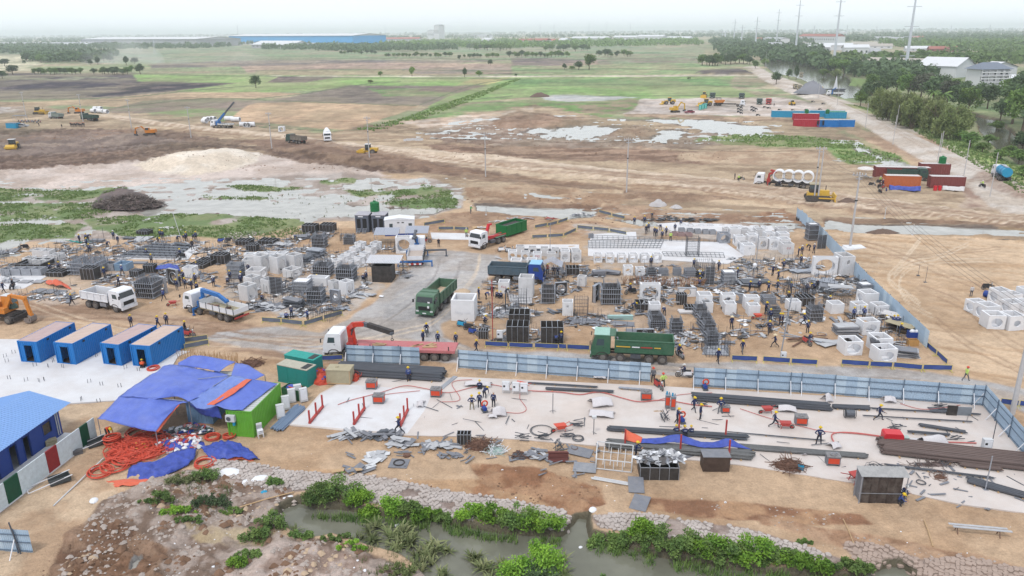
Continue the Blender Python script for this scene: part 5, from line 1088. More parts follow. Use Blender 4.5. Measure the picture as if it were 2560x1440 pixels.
def tarp(grid,m,lbl,**k):return clo('tarpaulin',grid,m,lbl,'tarpaulin',GC,**k)
tarp([[(300,990,2.6),(378,994,3.4),(428,998,3.0),(472,1003,3.0)],[(272,1018,2.4),(345,1032,2.8),(400,1032,2.7),(445,1012,2.8)],[(244,1045,2.2),(315,1064,2.0),(352,1072,1.9),(389,1077,1.8)]],tpb,'º ¾ flap £ ġ ¨ è ¡ Ÿ, ¯ ¬ hoses',sub=8,wr=.16)
tarp([[(375,937,3.0),(424,911,3.0),(500,921,3.0),(576,937,3.1)],[(336,964,2.9),(430,955,3.6),(505,962,3.2),(548,968,3.0)],[(298,990,2.65),(378,996,3.45),(440,992,3.1),(472,1003,3.05)]],tpb,'Ĩ º ¾ Ĕ, ¨ ¡ ¬ strip',sub=9,wr=.2,seed=3)
tarp([[(445,908,3.3),(487,888,4.1),(540,896,3.6),(588,903,3.4)],[(446,913,3.2),(490,918,3.2),(520,924,3.2),(549,929,3.2)]],tpb,'¸ º ¾ pitched highest £ ù ¶ Ŋ È',sub=8,wr=.14,seed=5)
tarp([[(588,906,3.1),(622,914,3.2),(662,938,3.0)],[(578,938,3.3),(604,950,3.1),(640,948,3.0)]],tpb,'º ¾ è pointing £ teal generators',sub=8,seed=8)
tarp([[(514,976,3.2),(578,940,3.35),(626,947,3.35)],[(492,992,3.05),(535,980,3.0),(580,968,3.0)],[(474,1005,3.0),(505,1022,2.5),(545,1012,2.7)]],M('grey_blue_tarp',A(122,146,214),.45,dirt=.4,dc=A(150,166,214)),'Ū º ¾ sagging ª À ¡ Ÿ',sub=8,wr=.25,seed=9)
tarp([[(628,948,3.45),(660,953,3.1),(694,959,2.72)],[(580,978,3.3),(618,984,3.0),(650,990,2.72)],[(530,1010,3.1),(566,1022,2.8),(606,1025,2.72)]],tpb,'º ¾ stretched « ¬ strip onto the µ ð Ĕ',sub=8,wr=.12,seed=12)
tarp([[(616,947,3.5),(630,948,3.5)],[(570,976,3.35),(590,979,3.35)],[(517,1012,3.1),(534,1012,3.15)]],tarpo,'¬-red strip of ¾ ĩ two º ones',sub=8,wr=.12,seed=14)
tarp([[(474,1008,2.9),(505,1024,2.5),(545,1014,2.7)],[(488,1022,1.9),(515,1042,1.5),(555,1042,1.7)]],tpd,'² hanging Ü of ¾ ö Ū »',sub=8,wr=.3,seed=15)
tarp([[(437,1013,2.7),(450,1012,2.8)],[(412,1046,2.2),(428,1036,2.3)],[(389,1078,1.75),(396,1080,1.6)]],tarpo,'¬ underside Ü ¡ ġ ¾',sub=6,wr=.1,seed=16)
P=Pr()
for x,y,z in((300,990,2.55),(378,994,3.3),(472,1003,2.9),(244,1045,2.1),(389,1077,1.7),(430,955,3.4),(376,937,2.9),(487,888,3.9),(578,938,3.1),(628,948,3.3),(549,929,3.1),(446,912,3.1),(662,938,2.9)):
 p=at(x,y,z);P('pole',CY((p.x,p.y,0),(p.x,p.y,z),.04,6)@steel)
ps=[at(*q)for q in((300,990,2.5),(378,994,3.3),(472,1003,2.9),(578,938,3.1),(430,955,3.4),(376,937,2.9))]
for i,j in((0,1),(1,2),(2,3),(3,4),(4,5),(5,0),(1,4)):P('rail',BR(ps[i],ps[j],.05)@steel)
P.put('canopy_frame',(0,0,0),0,'ë û Ĺ Ŵ up the º Ø','canopy')
def coil(px,py,rr,n,m,lbl,r=.045,z=0,tilt=0,name='hose_coil',group='¬ Ġ coils § İ'):
 p=at(px,py);P=Pr()
 for i in range(n):
  key=('coil',round(rr,2),i%4,m.name)
  if key not in UB:UB[key]=MB().torus((0,0,0),rr*(.82+.08*(i%4)),r,None,22,5).ms_(m)
  P('hose_turn',UB[key],-1,(ru(-.08,.08),ru(-.08,.08),.05+i*r*1.3),(ru(-.1,.1)+tilt,ru(-.1,.1),0))
 P.put(name,(p.x,p.y,z),0,lbl,'hose',group)
coil(284,1108,.68,9,rho,'neat ś Ì ¬ Ġ coils ¤ É Ś',.07)
for x,y,rr,lb in((372,1102,1.5,'Ĩ ¬ Ġ Ľ, ¿ Ÿ Ü'),(345,1120,1.3,'¬ Ġ Ľ · ¡ Ĩ Ľ'),(395,1120,1.1,'¬ Ġ Ľ ¦ ¡ Ĩ Ľ'),(322,1150,1.2,'¬ Ġ Ľ ª À ¡ ï'),(290,1168,1.1,'¬ Ġ Ľ nearer the ĵ, overlapping the ¨ Ľ'),(252,1183,.95,'Ļ ¬ Ľ £ far ¨ end ¡ ï'),(350,1085,1.2,'¬ Ľ farthest ù ¿ ¾'),(532,1097,.65,'¬ ŧ of Ġ ¤ Ū »'),(572,1094,.5,'¸ ¬ Ľ £ è ¡ µ ð'),(478,1105,.7,'¬ Ġ Ľ among º bundles'),(512,1162,.8,'ů ¬ loop § cracked mud'),(300,1140,1.0,'¬ Ľ ¢ À ¡ ï'),(384,925,.6,'å Ľ £ è ¡ ė º »')):
 coil(x,y,rr,5,rho,lb,.05)
def heap(px,py,rx,ry,h,m,name,lbl,cat,n=90,kind=None,sz=.3,flat=.4,extra=None,seed=1,yaw=0,group=None):
 """lumpy ï ® loose pieces on it, one thing"""
 rg=random.Random(seed+int(px));p=at(px,py);P=Pr();mb=MB();nx=16;o=0
 for j in range(6):
  t=j/5;rr=1-t*.92
  for i in range(nx):
   a=2*math.pi*i/nx;k=rr*rg.uniform(.82,1.12);mb.v.append((rx*k*math.cos(a),ry*k*math.sin(a),h*(1-rr**1.6)*rg.uniform(.85,1.15)-.03*(j==0)))
 for j in range(5):
  for i in range(nx):mb.f.append((j*nx+i,j*nx+(i+1)%nx,(j+1)*nx+(i+1)%nx,(j+1)*nx+i));mb.m.append(0)
 mb.f.append(tuple(5*nx+i for i in range(nx)));mb.m.append(0)
 P('mound',mb.ms_(m,True),kind='stuff')
 for mm,nn,shape in(extra or()):
  b=MB()
  for _ in range(nn):
   a=rg.uniform(0,6.28);q=math.sqrt(rg.random());x,y=rx*q*math.cos(a),ry*q*math.sin(a);z=h*(1-q**1.6)+.05
   E_=Euler((rg.uniform(-.5,.5),rg.uniform(-.5,.5),rg.uniform(0,3.14))).to_matrix()
   if shape=='stick':b.box((x,y,z),(rg.uniform(.6,1.6)*(1+h*.4),max(.035,h*.055),.05),E_)
   elif shape=='plate':b.box((x,y,z),(rg.uniform(.3,.9),rg.uniform(.15,.5),.02),E_)
   elif shape=='wire':b.torus((x,y,z),rg.uniform(.2,.5),.02,E_,10,3)
   else:b.dome((x,y,z-.05),rg.uniform(.1,.28),rg.uniform(.1,.28),rg.uniform(.08,.2),7,3)
  P({'stick':'sticks','plate':'scraps','wire':'wire_loops'}.get(shape,'bags'),b.ms_(mm),kind='stuff')
 return P.put(name,(p.x,p.y,max(0,gz_(p.x,p.y))),yaw,lbl,cat,group)
heap(470,1080,2.4,1.0,.5,M('clutter_dark',A(96,90,92),.8,var=.4,scale=3),'clutter_heap','ï of bags, tools and netting · ¡ Ū »','clutter',extra=[(white,34,'bag'),(blued,16,'plate'),(greenD,16,'bag'),(rho,14,'wire'),(sd_,30,'plate'),(pb,16,'plate')])
heap(445,1114,2.4,1.3,.6,tpd,'clutter_heap','ï of º bags and ¬ Ġ £ À ¡ Ő Ŝ','clutter',extra=[(white,26,'bag'),(rho,34,'wire'),(ow,16,'plate'),(tan,10,'plate'),(redp,12,'bag')])
p=at(345,1125);P=Pr();b=MB();b.dome((0,0,-.1),2.6,2.0,.5,16,4)
for i in range(150):
 a,q=ru(0,6.28),math.sqrt(rng.random())*2.3;b.torus((q*math.cos(a)*1.1,q*math.sin(a)*.9,.42-q*.14+ru(-.05,.12)),ru(.25,.9),.04,Euler((ru(-.35,.35),ru(-.35,.35),0)).to_matrix(),14,4)
P('hose_tangle',b@rho,kind='stuff');P('yellow_tags',MB().dome((.4,.3,.45),.2,.15,.06,7,2).dome((.9,-.2,.4),.2,.1,.06,7,2).dome((-.3,.5,.45),.15,.15,.06,7,2).dome((.1,-.5,.42),.18,.1,.05,7,2)@yp,kind='stuff')
P.put('hose_heap',(p.x,p.y,0),0,'dense Đ of ¬ Ġ ® Ê tags ¿ Ÿ Ü','hose')
clo('tarpaulin',[[(395,1150,.35),(440,1128,.5),(492,1118,.4)],[(330,1165,.3),(410,1165,.55),(480,1150,.4)],[(316,1195,.05),(380,1195,.25),(440,1180,.05)]],tpd,'crumpled º ¾ Ŝ § Ò ° Ġ ï','tarpaulin','Ø § Ò',wr=.55,sub=10,seed=20)
clo('tarpaulin',[[(500,1112,.4),(545,1100,.7),(596,1104,.4)],[(510,1130,.5),(565,1122,.8),(630,1128,.3)],[(530,1150,.1),(585,1145,.4),(650,1150,.05)]],tpd,'crumpled º ¾ ï ¦ ¡ Ő, Ä µ ð','tarpaulin','Ø § Ò',wr=.6,sub=10,seed=22)
clo('tarpaulin',[[(265,1200,.1),(310,1195,.25),(400,1200,.1)],[(285,1218,.02),(330,1212,.15),(380,1206,.02)]],tarpo,'¬ ¾ Ü ì § ĵ ° º one','tarpaulin','Ø § Ò',wr=.3,sub=8,seed=23)
clo('tarpaulin',[[(552,1150,.15),(590,1138,.4),(632,1146,.15)],[(556,1156,.03),(600,1148,.2),(640,1154,.03)]],tarpo,'¬ fold £ Ü ¡ ¦ hand º ¾ ï','tarpaulin','Ø § Ò',wr=.25,sub=8,seed=24)
clo('tarpaulin',[[(112,704,.2),(138,697,.8),(168,712,.15)],[(118,712,.05),(146,712,.6),(180,724,.05)]],tarpo,'¬ and º Â thrown over a low ï ¯ ¥ Ĉ ¼','tarpaulin','Ø § Ò',wr=.5,sub=10,seed=25)
clo('tarpaulin',[[(392,665,1.0),(420,660,1.6),(445,664,1.2)],[(388,676,.5),(420,672,1.5),(452,680,.6)]],tpd,'² º Â over Í forms ª ¨ ŕ area','tarpaulin','Ø § Ò',wr=.3,sub=8,seed=26)
heap(800,945,1.1,2.2,.8,rho,'hose_heap','ï of ¬ Ġ ¢ teal generators','hose',extra=[(rho,40,'wire'),(tpd,5,'bag')],yaw=.4)
heap(890,950,.35,.7,.7,rho,'hose_heap','¸ ¬ Ġ ï £ ¦ end ¡ tan box','hose',extra=[(rho,10,'wire')])
P=Pr()
for k in range(4):
 b=MB()
 for i in range(26):x=k*1.9+i*.072;b.bar((x,ru(-.2,.2),0),(x+ru(-.06,.06),ru(-.2,.2),ru(.8,1.4)),.02)
 P('rebar_bundle',b.ms_(M('rusty_yellow_bar',A(176,132,72),.8,var=.3)),kind='stuff')
a=at(446,897);P.put('rebar_row',(a.x,a.y,0),yawof((446,897),(640,915)),'row of Ŋ ô È cages ¢ º Ø','rebar')
heap(628,912,1.4,.9,.5,rust,'rebar_heap','ï of ä ŏ È £ ¦ end ¡ ô cages','rebar',extra=[(rust,40,'stick')])
# blue-roofed house and boundary wall, lower left
a,b=at(157,1087),at(0,1204);d=(b-a).normalized();nrm=Vector((d.y,-d.x,0));nrm=nrm if nrm.y>0 else-nrm
hm_=Matrix(((-d.x,nrm.x,0,a.x),(-d.y,nrm.y,0,a.y),(0,0,1,0),(0,0,0,1)))
h=thing('house',(a.x,a.y,0),math.atan2(-d.y,-d.x),'º ů-storey ŋ ® Á º metal Ĕ £ ¨ Ü','house')
LH,WH,HH=14.0,6.0,3.0
def hp(name,mb,m,par=None):return lk(name,mb.ms_(m),par or h)
hp('wall',BX((0,WH/2,HH/2),(.15,WH,HH)),blued);hp('wall',BX((-LH/2,WH,HH/2),(LH,.15,HH)),blued);hp('wall',BX((-LH,WH/2,HH/2),(.15,WH,HH)),blued)
ops=[(-1.2,-2.3,1.1,2.2,'w'),(-3.9,-4.7,0,2.25,'d'),(-5.4,-6.3,0,2.25,'d'),(-7.6,-8.4,0,2.25,'d'),(-9.6,-10.8,1.1,2.2,'w')]
mb=MB();x=-.02
for x0,x1,z0,z1,k in ops:
 mb.box(((x+x0)/2,0,HH/2),(x-x0,.15,HH));mb.box(((x0+x1)/2,0,(z1+HH)/2),(x0-x1,.15,HH-z1))
 if z0>0:mb.box(((x0+x1)/2,0,z0/2),(x0-x1,.15,z0))
 x=x1
mb.box(((x-LH)/2,0,HH/2),(x+LH,.15,HH));hp('wall',mb,blued)
for x0,x1,z0,z1,k in ops:
 f=hp('window' if k=='w' else 'doorway',BX((x0,-.02,(z0+z1)/2),(.05,.2,z1-z0)).box((x1,-.02,(z0+z1)/2),(.05,.2,z1-z0)).box(((x0+x1)/2,-.02,z1),(x0-x1,.2,.05)),blued)
 if k=='w':lk('pane',BX(((x0+x1)/2,.0,(z0+z1)/2),(x0-x1,.03,z1-z0))@glass,f)
hp('floor',BX((-LH/2,WH/2,.05),(LH,WH,.1)),cdk);hp('plinth',BX((-LH/2,-.8,.08),(LH+.3,1.4,.16)),ccr)
rf=MB()
for s,y0,y1,z0,z1 in((0,-.9,WH/2,2.95,3.95),(1,WH/2,WH+.6,3.95,2.95)):
 nrib=60
 for i in range(nrib):
  x=.7-(LH+1.2)*i/nrib;w_=(LH+1.2)/nrib
  q=[(x,y0,z0),(x-w_*.6,y0,z0),(x-w_*.6,y1,z1),(x,y1,z1)];rf.quad(*q)
  q2=[(x-w_*.6,y0,z0),(x-w_*.8,y0,z0+.06),(x-w_*.8,y1,z1+.06),(x-w_*.6,y1,z1)];rf.quad(*q2)
  q3=[(x-w_*.8,y0,z0+.06),(x-w_,y0,z0),(x-w_,y1,z1),(x-w_*.8,y1,z1+.06)];rf.quad(*q3)
hp('roof',rf,M('pale_blue_roof_sheet',A(132,172,224),.5,0,var=.05))
for gx_ in(0,-LH):hp('gable',MB().quad((gx_,0,HH),(gx_,WH,HH),(gx_,WH/2,3.93)),blued)
hp('drainpipe',BR((-.6,-.12,2.6),(-.6,-.12,.3),.07).bar((-.35,-.12,2.7),(-.35,-.12,.3),.07).bar((-.9,-.12,2.65),(-.3,-.12,2.75),.07),ow)
a,b=at(243,1094),at(0,1280);d=b-a;L=d.length;e=a+d*1.5
bw=thing('boundary_wall',(a.x,a.y,0),math.atan2(d.y,d.x),'¥ boundary wall ® µ and red ĝ · ¡ º ŋ','wall')
x=0
wl_white=M('wall_white',A(226,236,236),.8,dirt=.2,dc=A(200,200,196));wl_green=M('wall_green',A(14,84,58),.5);wl_red=M('wall_red',A(158,44,48),.5)
for x0,x1,m in((0,.08,wl_white),(.08,.17,wl_green),(.17,.42,wl_white),(.42,.535,wl_red),(.535,.80,wl_white),(.80,.925,wl_green),(.925,1.5,wl_white)):
 lk('panel',BX((L*(x0+x1)/2,0,1.02),(L*(x1-x0)-.015,.08+.03*(m is not wl_white),2.04))@m,bw)
lk('footing',BX((L*.75,0,.05),(L*1.5,.22,.1))@ccr,bw)
P=Pr();P('trough',BX((0,0,.1),(1.5,1.0,.05)).box((0,.5,.3),(1.5,.05,.4)).box((0,-.5,.3),(1.5,.05,.4)).box((.75,0,.3),(.05,1,.4)).ms_(M('trough_dark',A(84,88,88),.6,.2)));P('frame',BR((-2.3,.5,.12),(.9,.5,.55),.06).bar((-2.3,-.5,.12),(.9,-.5,.55),.06).bar((-2.3,.5,.12),(-2.3,-.5,.12),.06)@white)
for x,y,yw,lb in((150,1205,40,'É Ś cart ® ¥ Ĺ ì · ¡ red wall ĸ'),(242,1112,42,'É Ś cart ® ¥ Ĺ ¤ ¬-suited ×')):
 p=at(x,y);P.put('handcart',(p.x,p.y,.02),R(yw),lb,'cart','trough carts')
P=Pr()
for k in range(4):P('bag',ubox(M('brick_grey',A(110,108,108),.9)),-1,((k%2)*.35,0,.12+.22*(k//2)),(0,0,ru(-.2,.2)),(.4,.35,.2))
p=at(190,1137);P.put('block_pile',(p.x,p.y,0),.6,'¸ Ħ ² blocks Ģ ¥ wall','blocks')
P=Pr();[P('plank',ubox(tan),-1,(0,.05*k,.1+.18*k),(0,0,.05*k),(.9,.5,.16))for k in range(3)]
p=at(130,1115);P.put('plank_stack',(p.x,p.y,.1),.6,'Ì Č ä planks ĩ ŋ è and ¥ wall','planks')
bdp(130,1272,262,1146,.1,1,.05,ow,'pipe','Ã á ¥ pipe ì ß Ü ¡ İ ¶ Ġ ï','pipe')
# metal hoarding
SH={}
def sheet_mesh(m,w_,h_):
 k=(m.name,w_,h_)
 if k not in SH:
  mb=MB();corr(mb,(0,0),(w_,0),.05,h_,.035,.16);SH[k]=mb.ms_(m)
 return SH[k]
def hrd(pts,lbl,h_=2.15,side=-1,post_every=3,brace=True,wd=1.05,rails=True):
 pts=[at(*p)for p in pp(pts)];root=thing('hoarding',pts[0],0,lbl,'fence','metal hoardings Í the yards')
 post=BX((0,0,(h_+.1)/2),(.07,.07,h_+.1)).ms_(hoard_p);br=BR((0,side*.85,0),(0,side*.05,h_*.62),.06).ms_(white)
 for a,b in zip(pts,pts[1:]):
  d=b-a;L=d.length;n=max(1,round(L/wd));s=L/n;u=d/L;yaw=math.atan2(u.y,u.x);off=Vector((-u.y,u.x,0))
  for i in range(n):
   p=a+u*(s*i)-pts[0];z=gz_((a+u*s*i).x,(a+u*s*i).y)
   mm=hoard_l if(int(i*7.3+a.x)%5==0)else hoard
   lk('sheet',sheet_mesh(mm,wd,h_),root,(p.x,p.y,z+ru(-.015,.015)),(0,0,yaw),(s/wd,1,1))
   if i%post_every==0:
    q=p+off*side*.08;lk('post',post,root,(q.x,q.y,z),(0,0,yaw))
    if brace:lk('brace',br,root,(q.x,q.y,z),(0,0,yaw))
  if rails:
   for zz in(.25,h_*.5,h_*.82):
    q=(a+b)/2-pts[0]+off*side*.05;lk('rail',ubox(hoard_p),root,(q.x,q.y,zz+gz_(a.x,a.y)),(0,0,yaw),(L,.05,.06))
 return root
hrd([(868,907),(1050,914)],'Č Á º metal ¹ · ¡ red-decked ¼')
hrd([(1147,921),(1625,956)],'Á º metal ¹ Õ Ĥ Ř two people £ gate')
hrd([1732,967,2000,982,2457,1016],'Á º metal ¹ ß Ù ¯ È yard')
hrd([2457,1016,2560,1140,2640,1240],'Á º metal ¹ turning down the ¦ Ü ¡ È yard')
hrd([1990,545,2052,600,2160,718,2316,872],'Ã Î Á º ¹ ß ¦ Ŏ ¡ ŕ yard',side=1)
None
hrd([(-60,1375),(84,1384)],'Á ´ ¹ scrap ± £ ÿ ¨ è',h_=1.9)
p=at(52,1385);tag(lk('post',CY((0,0,0),(-.3,0,2.6),.05,8)@sd_,None,p),'² Ï û · ¡ ÿ ¨ ¹','pole').name='marker_pole'
# low barriers
BP={}
def brr(p,q,m,lbl,h_=.72):
 a,b=at(*p),at(*q);L=(b-a).length;k=(m.name,)
 if k not in BP:
  P=Pr();n=12;mb=MB()
  for i in range(n+1):
   u=i/n;o_=.03*math.sin(u*9);mb.v+=[(u-.5,o_,.16),(u-.5,-o_*.6,.68)]
  for i in range(n):mb.f.append((2*i,2*i+2,2*i+3,2*i+1));mb.m.append(0)
  P('cloth',mb.ms_(m));P('rail',BX((0,0,.70),(1,.035,.035))@yelpipe);P('rail',BX((0,0,.14),(1,.035,.035))@yelpipe)
  P('post',BX((-.49,0,.37),(.014,.04,.74))@yelpipe);P('post',BX((.49,0,.37),(.014,.04,.74))@yelpipe)
  P('foot',BR((-.47,-.45,.02),(-.47,.3,.06),.03)@yelpipe);P('foot',BR((.47,-.45,.02),(.47,.3,.06),.03)@yelpipe);BP[k]=P
 c=(a+b)/2;BP[k].put('barrier',(c.x,c.y,gz_(c.x,c.y)),math.atan2((b-a).y,(b-a).x),lbl,'barrier','low cloth æ ® Ê ý',(L*.985,1,1))
def run(segs,m,text):
 for i,(p,q)in enumerate(segs):brr(p,q,m,text%(ORD[i]if i<len(segs)-1 or len(segs)==1 else 'last'))
ORD=['first','second','third','fourth','fifth','sixth','seventh','eighth','ninth','tenth','eleventh','twelfth']
run([((1212,866),(1270,869)),((1272,869),(1333,872)),((1336,871),(1396,874)),((1397,873),(1416,875)),((1417,874),(1474,877))],meshb,'º cloth ã ¨ ¡ big µ ¼, %s « ¨')
run([((1828,903),(1893,906)),((1906,905),(1975,910)),((1977,910),(2043,914))],meshb,'º cloth ã ° lone walkers, %s « ¨')
run([((2102,913),(2172,918)),((2174,918),(2230,921)),((2232,920),(2305,927)),((2306,926),(2380,928))],meshb,'º cloth ã £ ¦ Ù Ü, %s « ¨')
run([((2312,865),(2340,889)),((2341,890),(2367,914))],meshb,'º cloth ã slanting « end ¡ Î ¹, %s « ¹')
run([((655,806),(703,809)),((704,809),(757,815)),((760,816),(808,802)),((810,801),(857,788))],meshg,'´ º ã ¦ ¡ º Ā ¼, %s « ¼')
run([((461,874),(523,862)),((462,858),(520,850))],meshg,'´ ã ¤ ė º », %s Å')
run([((733,898),(790,902)),((792,903),(858,900))],meshb,'sagging º ã · ¡ red Ā ¼ cab, %s Å')
run([((1337,572),(1368,566)),((1369,566),(1393,560)),((1395,560),(1419,552))],meshg,'´ ã ¢ Ŧ, %s « Ŧ')
run([((1330,597),(1368,595)),((1370,595),(1408,593)),((1410,592),(1440,578)),((1443,572),(1482,576)),((1484,576),(1522,580)),((1524,580),(1566,588))],meshg,'´ ã Í the ù ¡ ¥ ŕ beds, %s « ¨')
run([((1060,566),(1112,557)),((1096,575),(1134,575)),((1136,575),(1172,577))],meshg,'´ ã ¶ ¥ ð, %s Æ')
run([((1497,533),(1528,541)),((1530,541),(1562,548))],meshg,'´ ã £ far ū Ü, %s Å')
run([((2500,1012),(2545,1018)),((2547,1018),(2600,1024))],meshb,'º ã ¢ ś û £ ¦ Ü, %s Å')
# concrete chambers
def hole_wall(mb,w,h,cy,r,t,M4,n=20,mi=0):
 """wall w x h, thickness t, Í hole radius r centred at height cy; M4 places it (x ¦, y depth, z up)"""
 def V(x,y,z):return tuple(M4@Vector((x,y,z)))
 if r<=0:
  o=len(mb.v);
  for y in(0,t):
   for x,z in((-w/2,0),(w/2,0),(w/2,h),(-w/2,h)):mb.v.append(V(x,y,z))
  for f in((0,1,2,3),(7,6,5,4),(0,4,5,1),(1,5,6,2),(2,6,7,3),(3,7,4,0)):mb.f.append(tuple(o+i for i in f));mb.m.append(mi)
  return
 an=sorted([2*math.pi*i/n for i in range(n)]+[math.atan2(z-cy,x)%(2*math.pi)for x,z in((-w/2,0),(w/2,0),(w/2,h),(-w/2,h))])
 def edge(a):
  c,s=math.cos(a),math.sin(a);k=9e9
  if abs(c)>1e-6:k=min(k,(w/2)/abs(c))
  if s>1e-6:k=min(k,(h-cy)/s)
  if s<-1e-6:k=min(k,cy/-s)
  return c*k,cy+s*k
 o=len(mb.v);N=len(an)
 for a in an:
  x1,z1=edge(a);x0,z0=r*math.cos(a),cy+r*math.sin(a)
  mb.v+=[V(x0,0,z0),V(x1,0,z1),V(x1,t,z1),V(x0,t,z0)]
 for i in range(N):
  j=(i+1)%N
  for k in range(4):k2=(k+1)%4;mb.f.append((o+4*i+k,o+4*i+k2,o+4*j+k2,o+4*j+k));mb.m.append(mi)
CH={}
def chm(kind,m):
 """unit © 1 x 1 x 1; kind: holes f(ront) s(ide, +x) b(oth) n(one) t(iny ġ); l ¨ Ŏ"""
 k=(kind,m.name)
 if k in CH:return CH[k]
 mb=MB();t=.085;I=Matrix.Identity(4)
 fr={'f':.33,'b':.33,'F':.40,'t':.12,'n':0,'s':0,'l':0,'m':.22}[kind];sr={'s':.36,'b':.3}.get(kind,0);lr=.34 if kind=='l' else 0
 hole_wall(mb,1,1,.48 if kind!='t' else .7,fr,t,Matrix.Translation((0,-.5,0)))
 hole_wall(mb,1,1,.48,fr*.9 if kind!='t' else 0,t,Matrix.Translation((0,.5-t,0)))
 hole_wall(mb,1-2*t,1,.48,sr,t,Matrix.Translation((.5,0,0))@Matrix.Rotation(R(90),4,'Z'))
 hole_wall(mb,1-2*t,1,.48,lr or sr,t,Matrix.Translation((-.5+t,0,0))@Matrix.Rotation(R(90),4,'Z'))
 mb.box((0,0,.03),(1-2*t-.004,1-2*t-.004,.055));
 CH[k]=mb.ms_(m);return CH[k]
letter=M('red_spray',A(196,70,80),.7);letterw=M('white_spray',A(246,246,246),.7)
def txt(s_,m,size,parent,loc,rot=(R(90),0,0)):
 cu=bpy.data.curves.new('lettering','FONT');cu.body=s_;cu.size=size;cu.extrude=.002;cu.align_x='CENTER';cu.shear=.2
 o=bpy.data.objects.new('lettering',cu);COL.objects.link(o);dg=bpy.context.evaluated_depsgraph_get();me=bpy.data.meshes.new_from_object(o.evaluated_get(dg));COL.objects.unlink(o);bpy.data.objects.remove(o)
 me.materials.clear();me.materials.append(m);return lk('lettering',me,parent,loc,rot)
GCH='ĕ ø ª ŕ yard'
def chb(px,py,wp,hp_,kind,yaw,lbl,m=None,dk=1.0,text=None):
 """px, py: À ¡ ÿ ġ Ü; wp, hp_: photo width and height ¡ ġ face"""
 w_=wp/ppm(px,py);h_=hp_/(vpm(px,py));p=at(px,py);d=w_*dk;r=R(yaw)
 c=Vector((p.x-math.sin(r)*d/2,p.y+math.cos(r)*d/2,gz_(p.x,p.y)))
 o=lk('concrete_chamber',chm(kind,m or cw),None,c,(0,0,r),(w_,d,h_));tag(o,lbl,'chamber',GCH)
 if text:
  q=txt(text[0],text[1],text[2]/h_,o,(0,-.505,text[3]));q.scale=(h_/w_,1,1)
 return o
chb(1157,803,58,52,'n',-6,'big ¥ © half full of İ £ Ü ¡ đ Ù',text=('Hing syA',letterw,.55,.35))
p=at(1157,803);o=heap(1158,770,1.15,1.1,.5,sdp,'sand_fill','İ heaped inside the big ¥ © Ä đ Ù','sand');o.location.z=2.2
chb(1314,745,36,50,'n',-8,'ĉ š ¥ © · ¡ º ¼ cab',ccr,text=('HCM',letterw,.4,.4))
chb(1259,734,27,28,'n',-6,'¥ © ® red writing ¤ wheel ¡ ² Ĉ ¼',text=('Fico',letter,.45,.5))
chb(1290,667,27,16,'s',-4,'low © ¢ ² Ĉ ¼ bed, ¨ Å');chb(1329,663,25,14,'n',-3,'low © ¢ ² Ĉ ¼, ¤ Á º cab Ĕ')
chb(1419,790,27,34,'t',-4,'¥ © ® ¸ Í hole and a ² ÿ half',cw)
p=at(1418,805);None
chb(1452,717,20,24,'t',-20,'slim Á © ¢ ë table',ccr)
for i,(x,y,w_,h_,k)in enumerate(((1281,652,22,23,'f'),(1313,654,22,23,'f'),(1343,655,22,22,'n'),(1378,654,22,20,'n'),(1413,656,24,26,'f'),(1441,657,24,26,'f'))):
 chb(x,y,w_,h_,k,-3,'© ª ġ line ¯ ² Ĉ ¼, %s « ¨'%ORD[i],ccr if i%2 else None,text=('MG',letter,.5,.55)if i==2 else None)
for i,(x,y)in enumerate(((1300,637),(1331,639),(1361,641),(1388,643),(1412,645),(1438,646))):chb(x,y,21,20,'f' if i%2 else 'n',-3,'© ª ù line ¡ ń row, %s « ¨'%ORD[i],ccr)
for i,x in enumerate((1495,1525,1555,1584,1613,1644)):chb(x,657,21,21,'F',-2+i,'washing-machine-like © ª even row ° Ã beds, %s « ¨'%ORD[i])
chb(1571,689,23,21,'f',0,'© ¢ ä È row, ¨ Ł');chb(1601,691,22,19,'f',0,'© ¢ ä È row, ¦ Ł')
chb(1625,754,50,44,'F',-2,'Û ¥ © ® a big Í Ă full of Ö',dk=.35)
chb(1637,785,28,24,'n',-2,'ķ ¥ box © ¨ ¡ ŏ ×')
chb(1762,778,34,40,'f',-2,'© ® Ă ± behind a ¸ ¥ box, ¨ Æ');chb(1768,782,28,26,'n',0,'¸ ¥ box ® a red can on its rim, ¨ Æ')
chb(1820,766,34,28,'f',-3,'© ® Ă, À Æ behind ¸ boxes',dk=.7);chb(1826,786,28,27,'n',0,'¸ ¥ box ® a red can on its rim, À Æ')
chb(1879,774,36,30,'f',-2,'© ® Ă, ¦ Æ behind ¸ boxes',dk=.7);chb(1885,790,28,26,'n',0,'¸ ¥ box, ¦ Æ, ¤ red barrow')
chb(1987,778,30,24,'n',2,'ķ ¥ box © ° ² È Ē')
chb(2093,784,33,24,'n',4,'ķ ¥ box © ¯ ´ ĸ ē');chb(2153,786,32,24,'f',5,'¥ © ® Í Ă above two î');chb(2205,789,34,24,'f',8,'¥ © ® Í Ă Ğ Î ¹')
chb(2177,764,38,30,'s',8,'¥ © ® ë ý on top Ä Î ¹')
chb(2176,838,44,32,'f',6,'¥ © ® Ă Õ ĸ ē Ř ģ',dk=.8)
chb(2133,888,45,34,'F',3,'¥ © ® Û Ă ± ĭ ¯ ã');chb(2208,880,44,34,'f',5,'¥ © ® a Â ē Ï on it');chb(2217,907,50,34,'f',6,'ũ ¥ © directly ¯ º æ',dk=.8)
chb(2061,687,60,44,'F',-4,'very Û ¥ © ® a huge Í hole Ä Î ¹',dk=.22)
chb(2117,690,34,48,'t',6,'ĉ ¥ © Ģ Î ¹',ccr,dk=1.3)
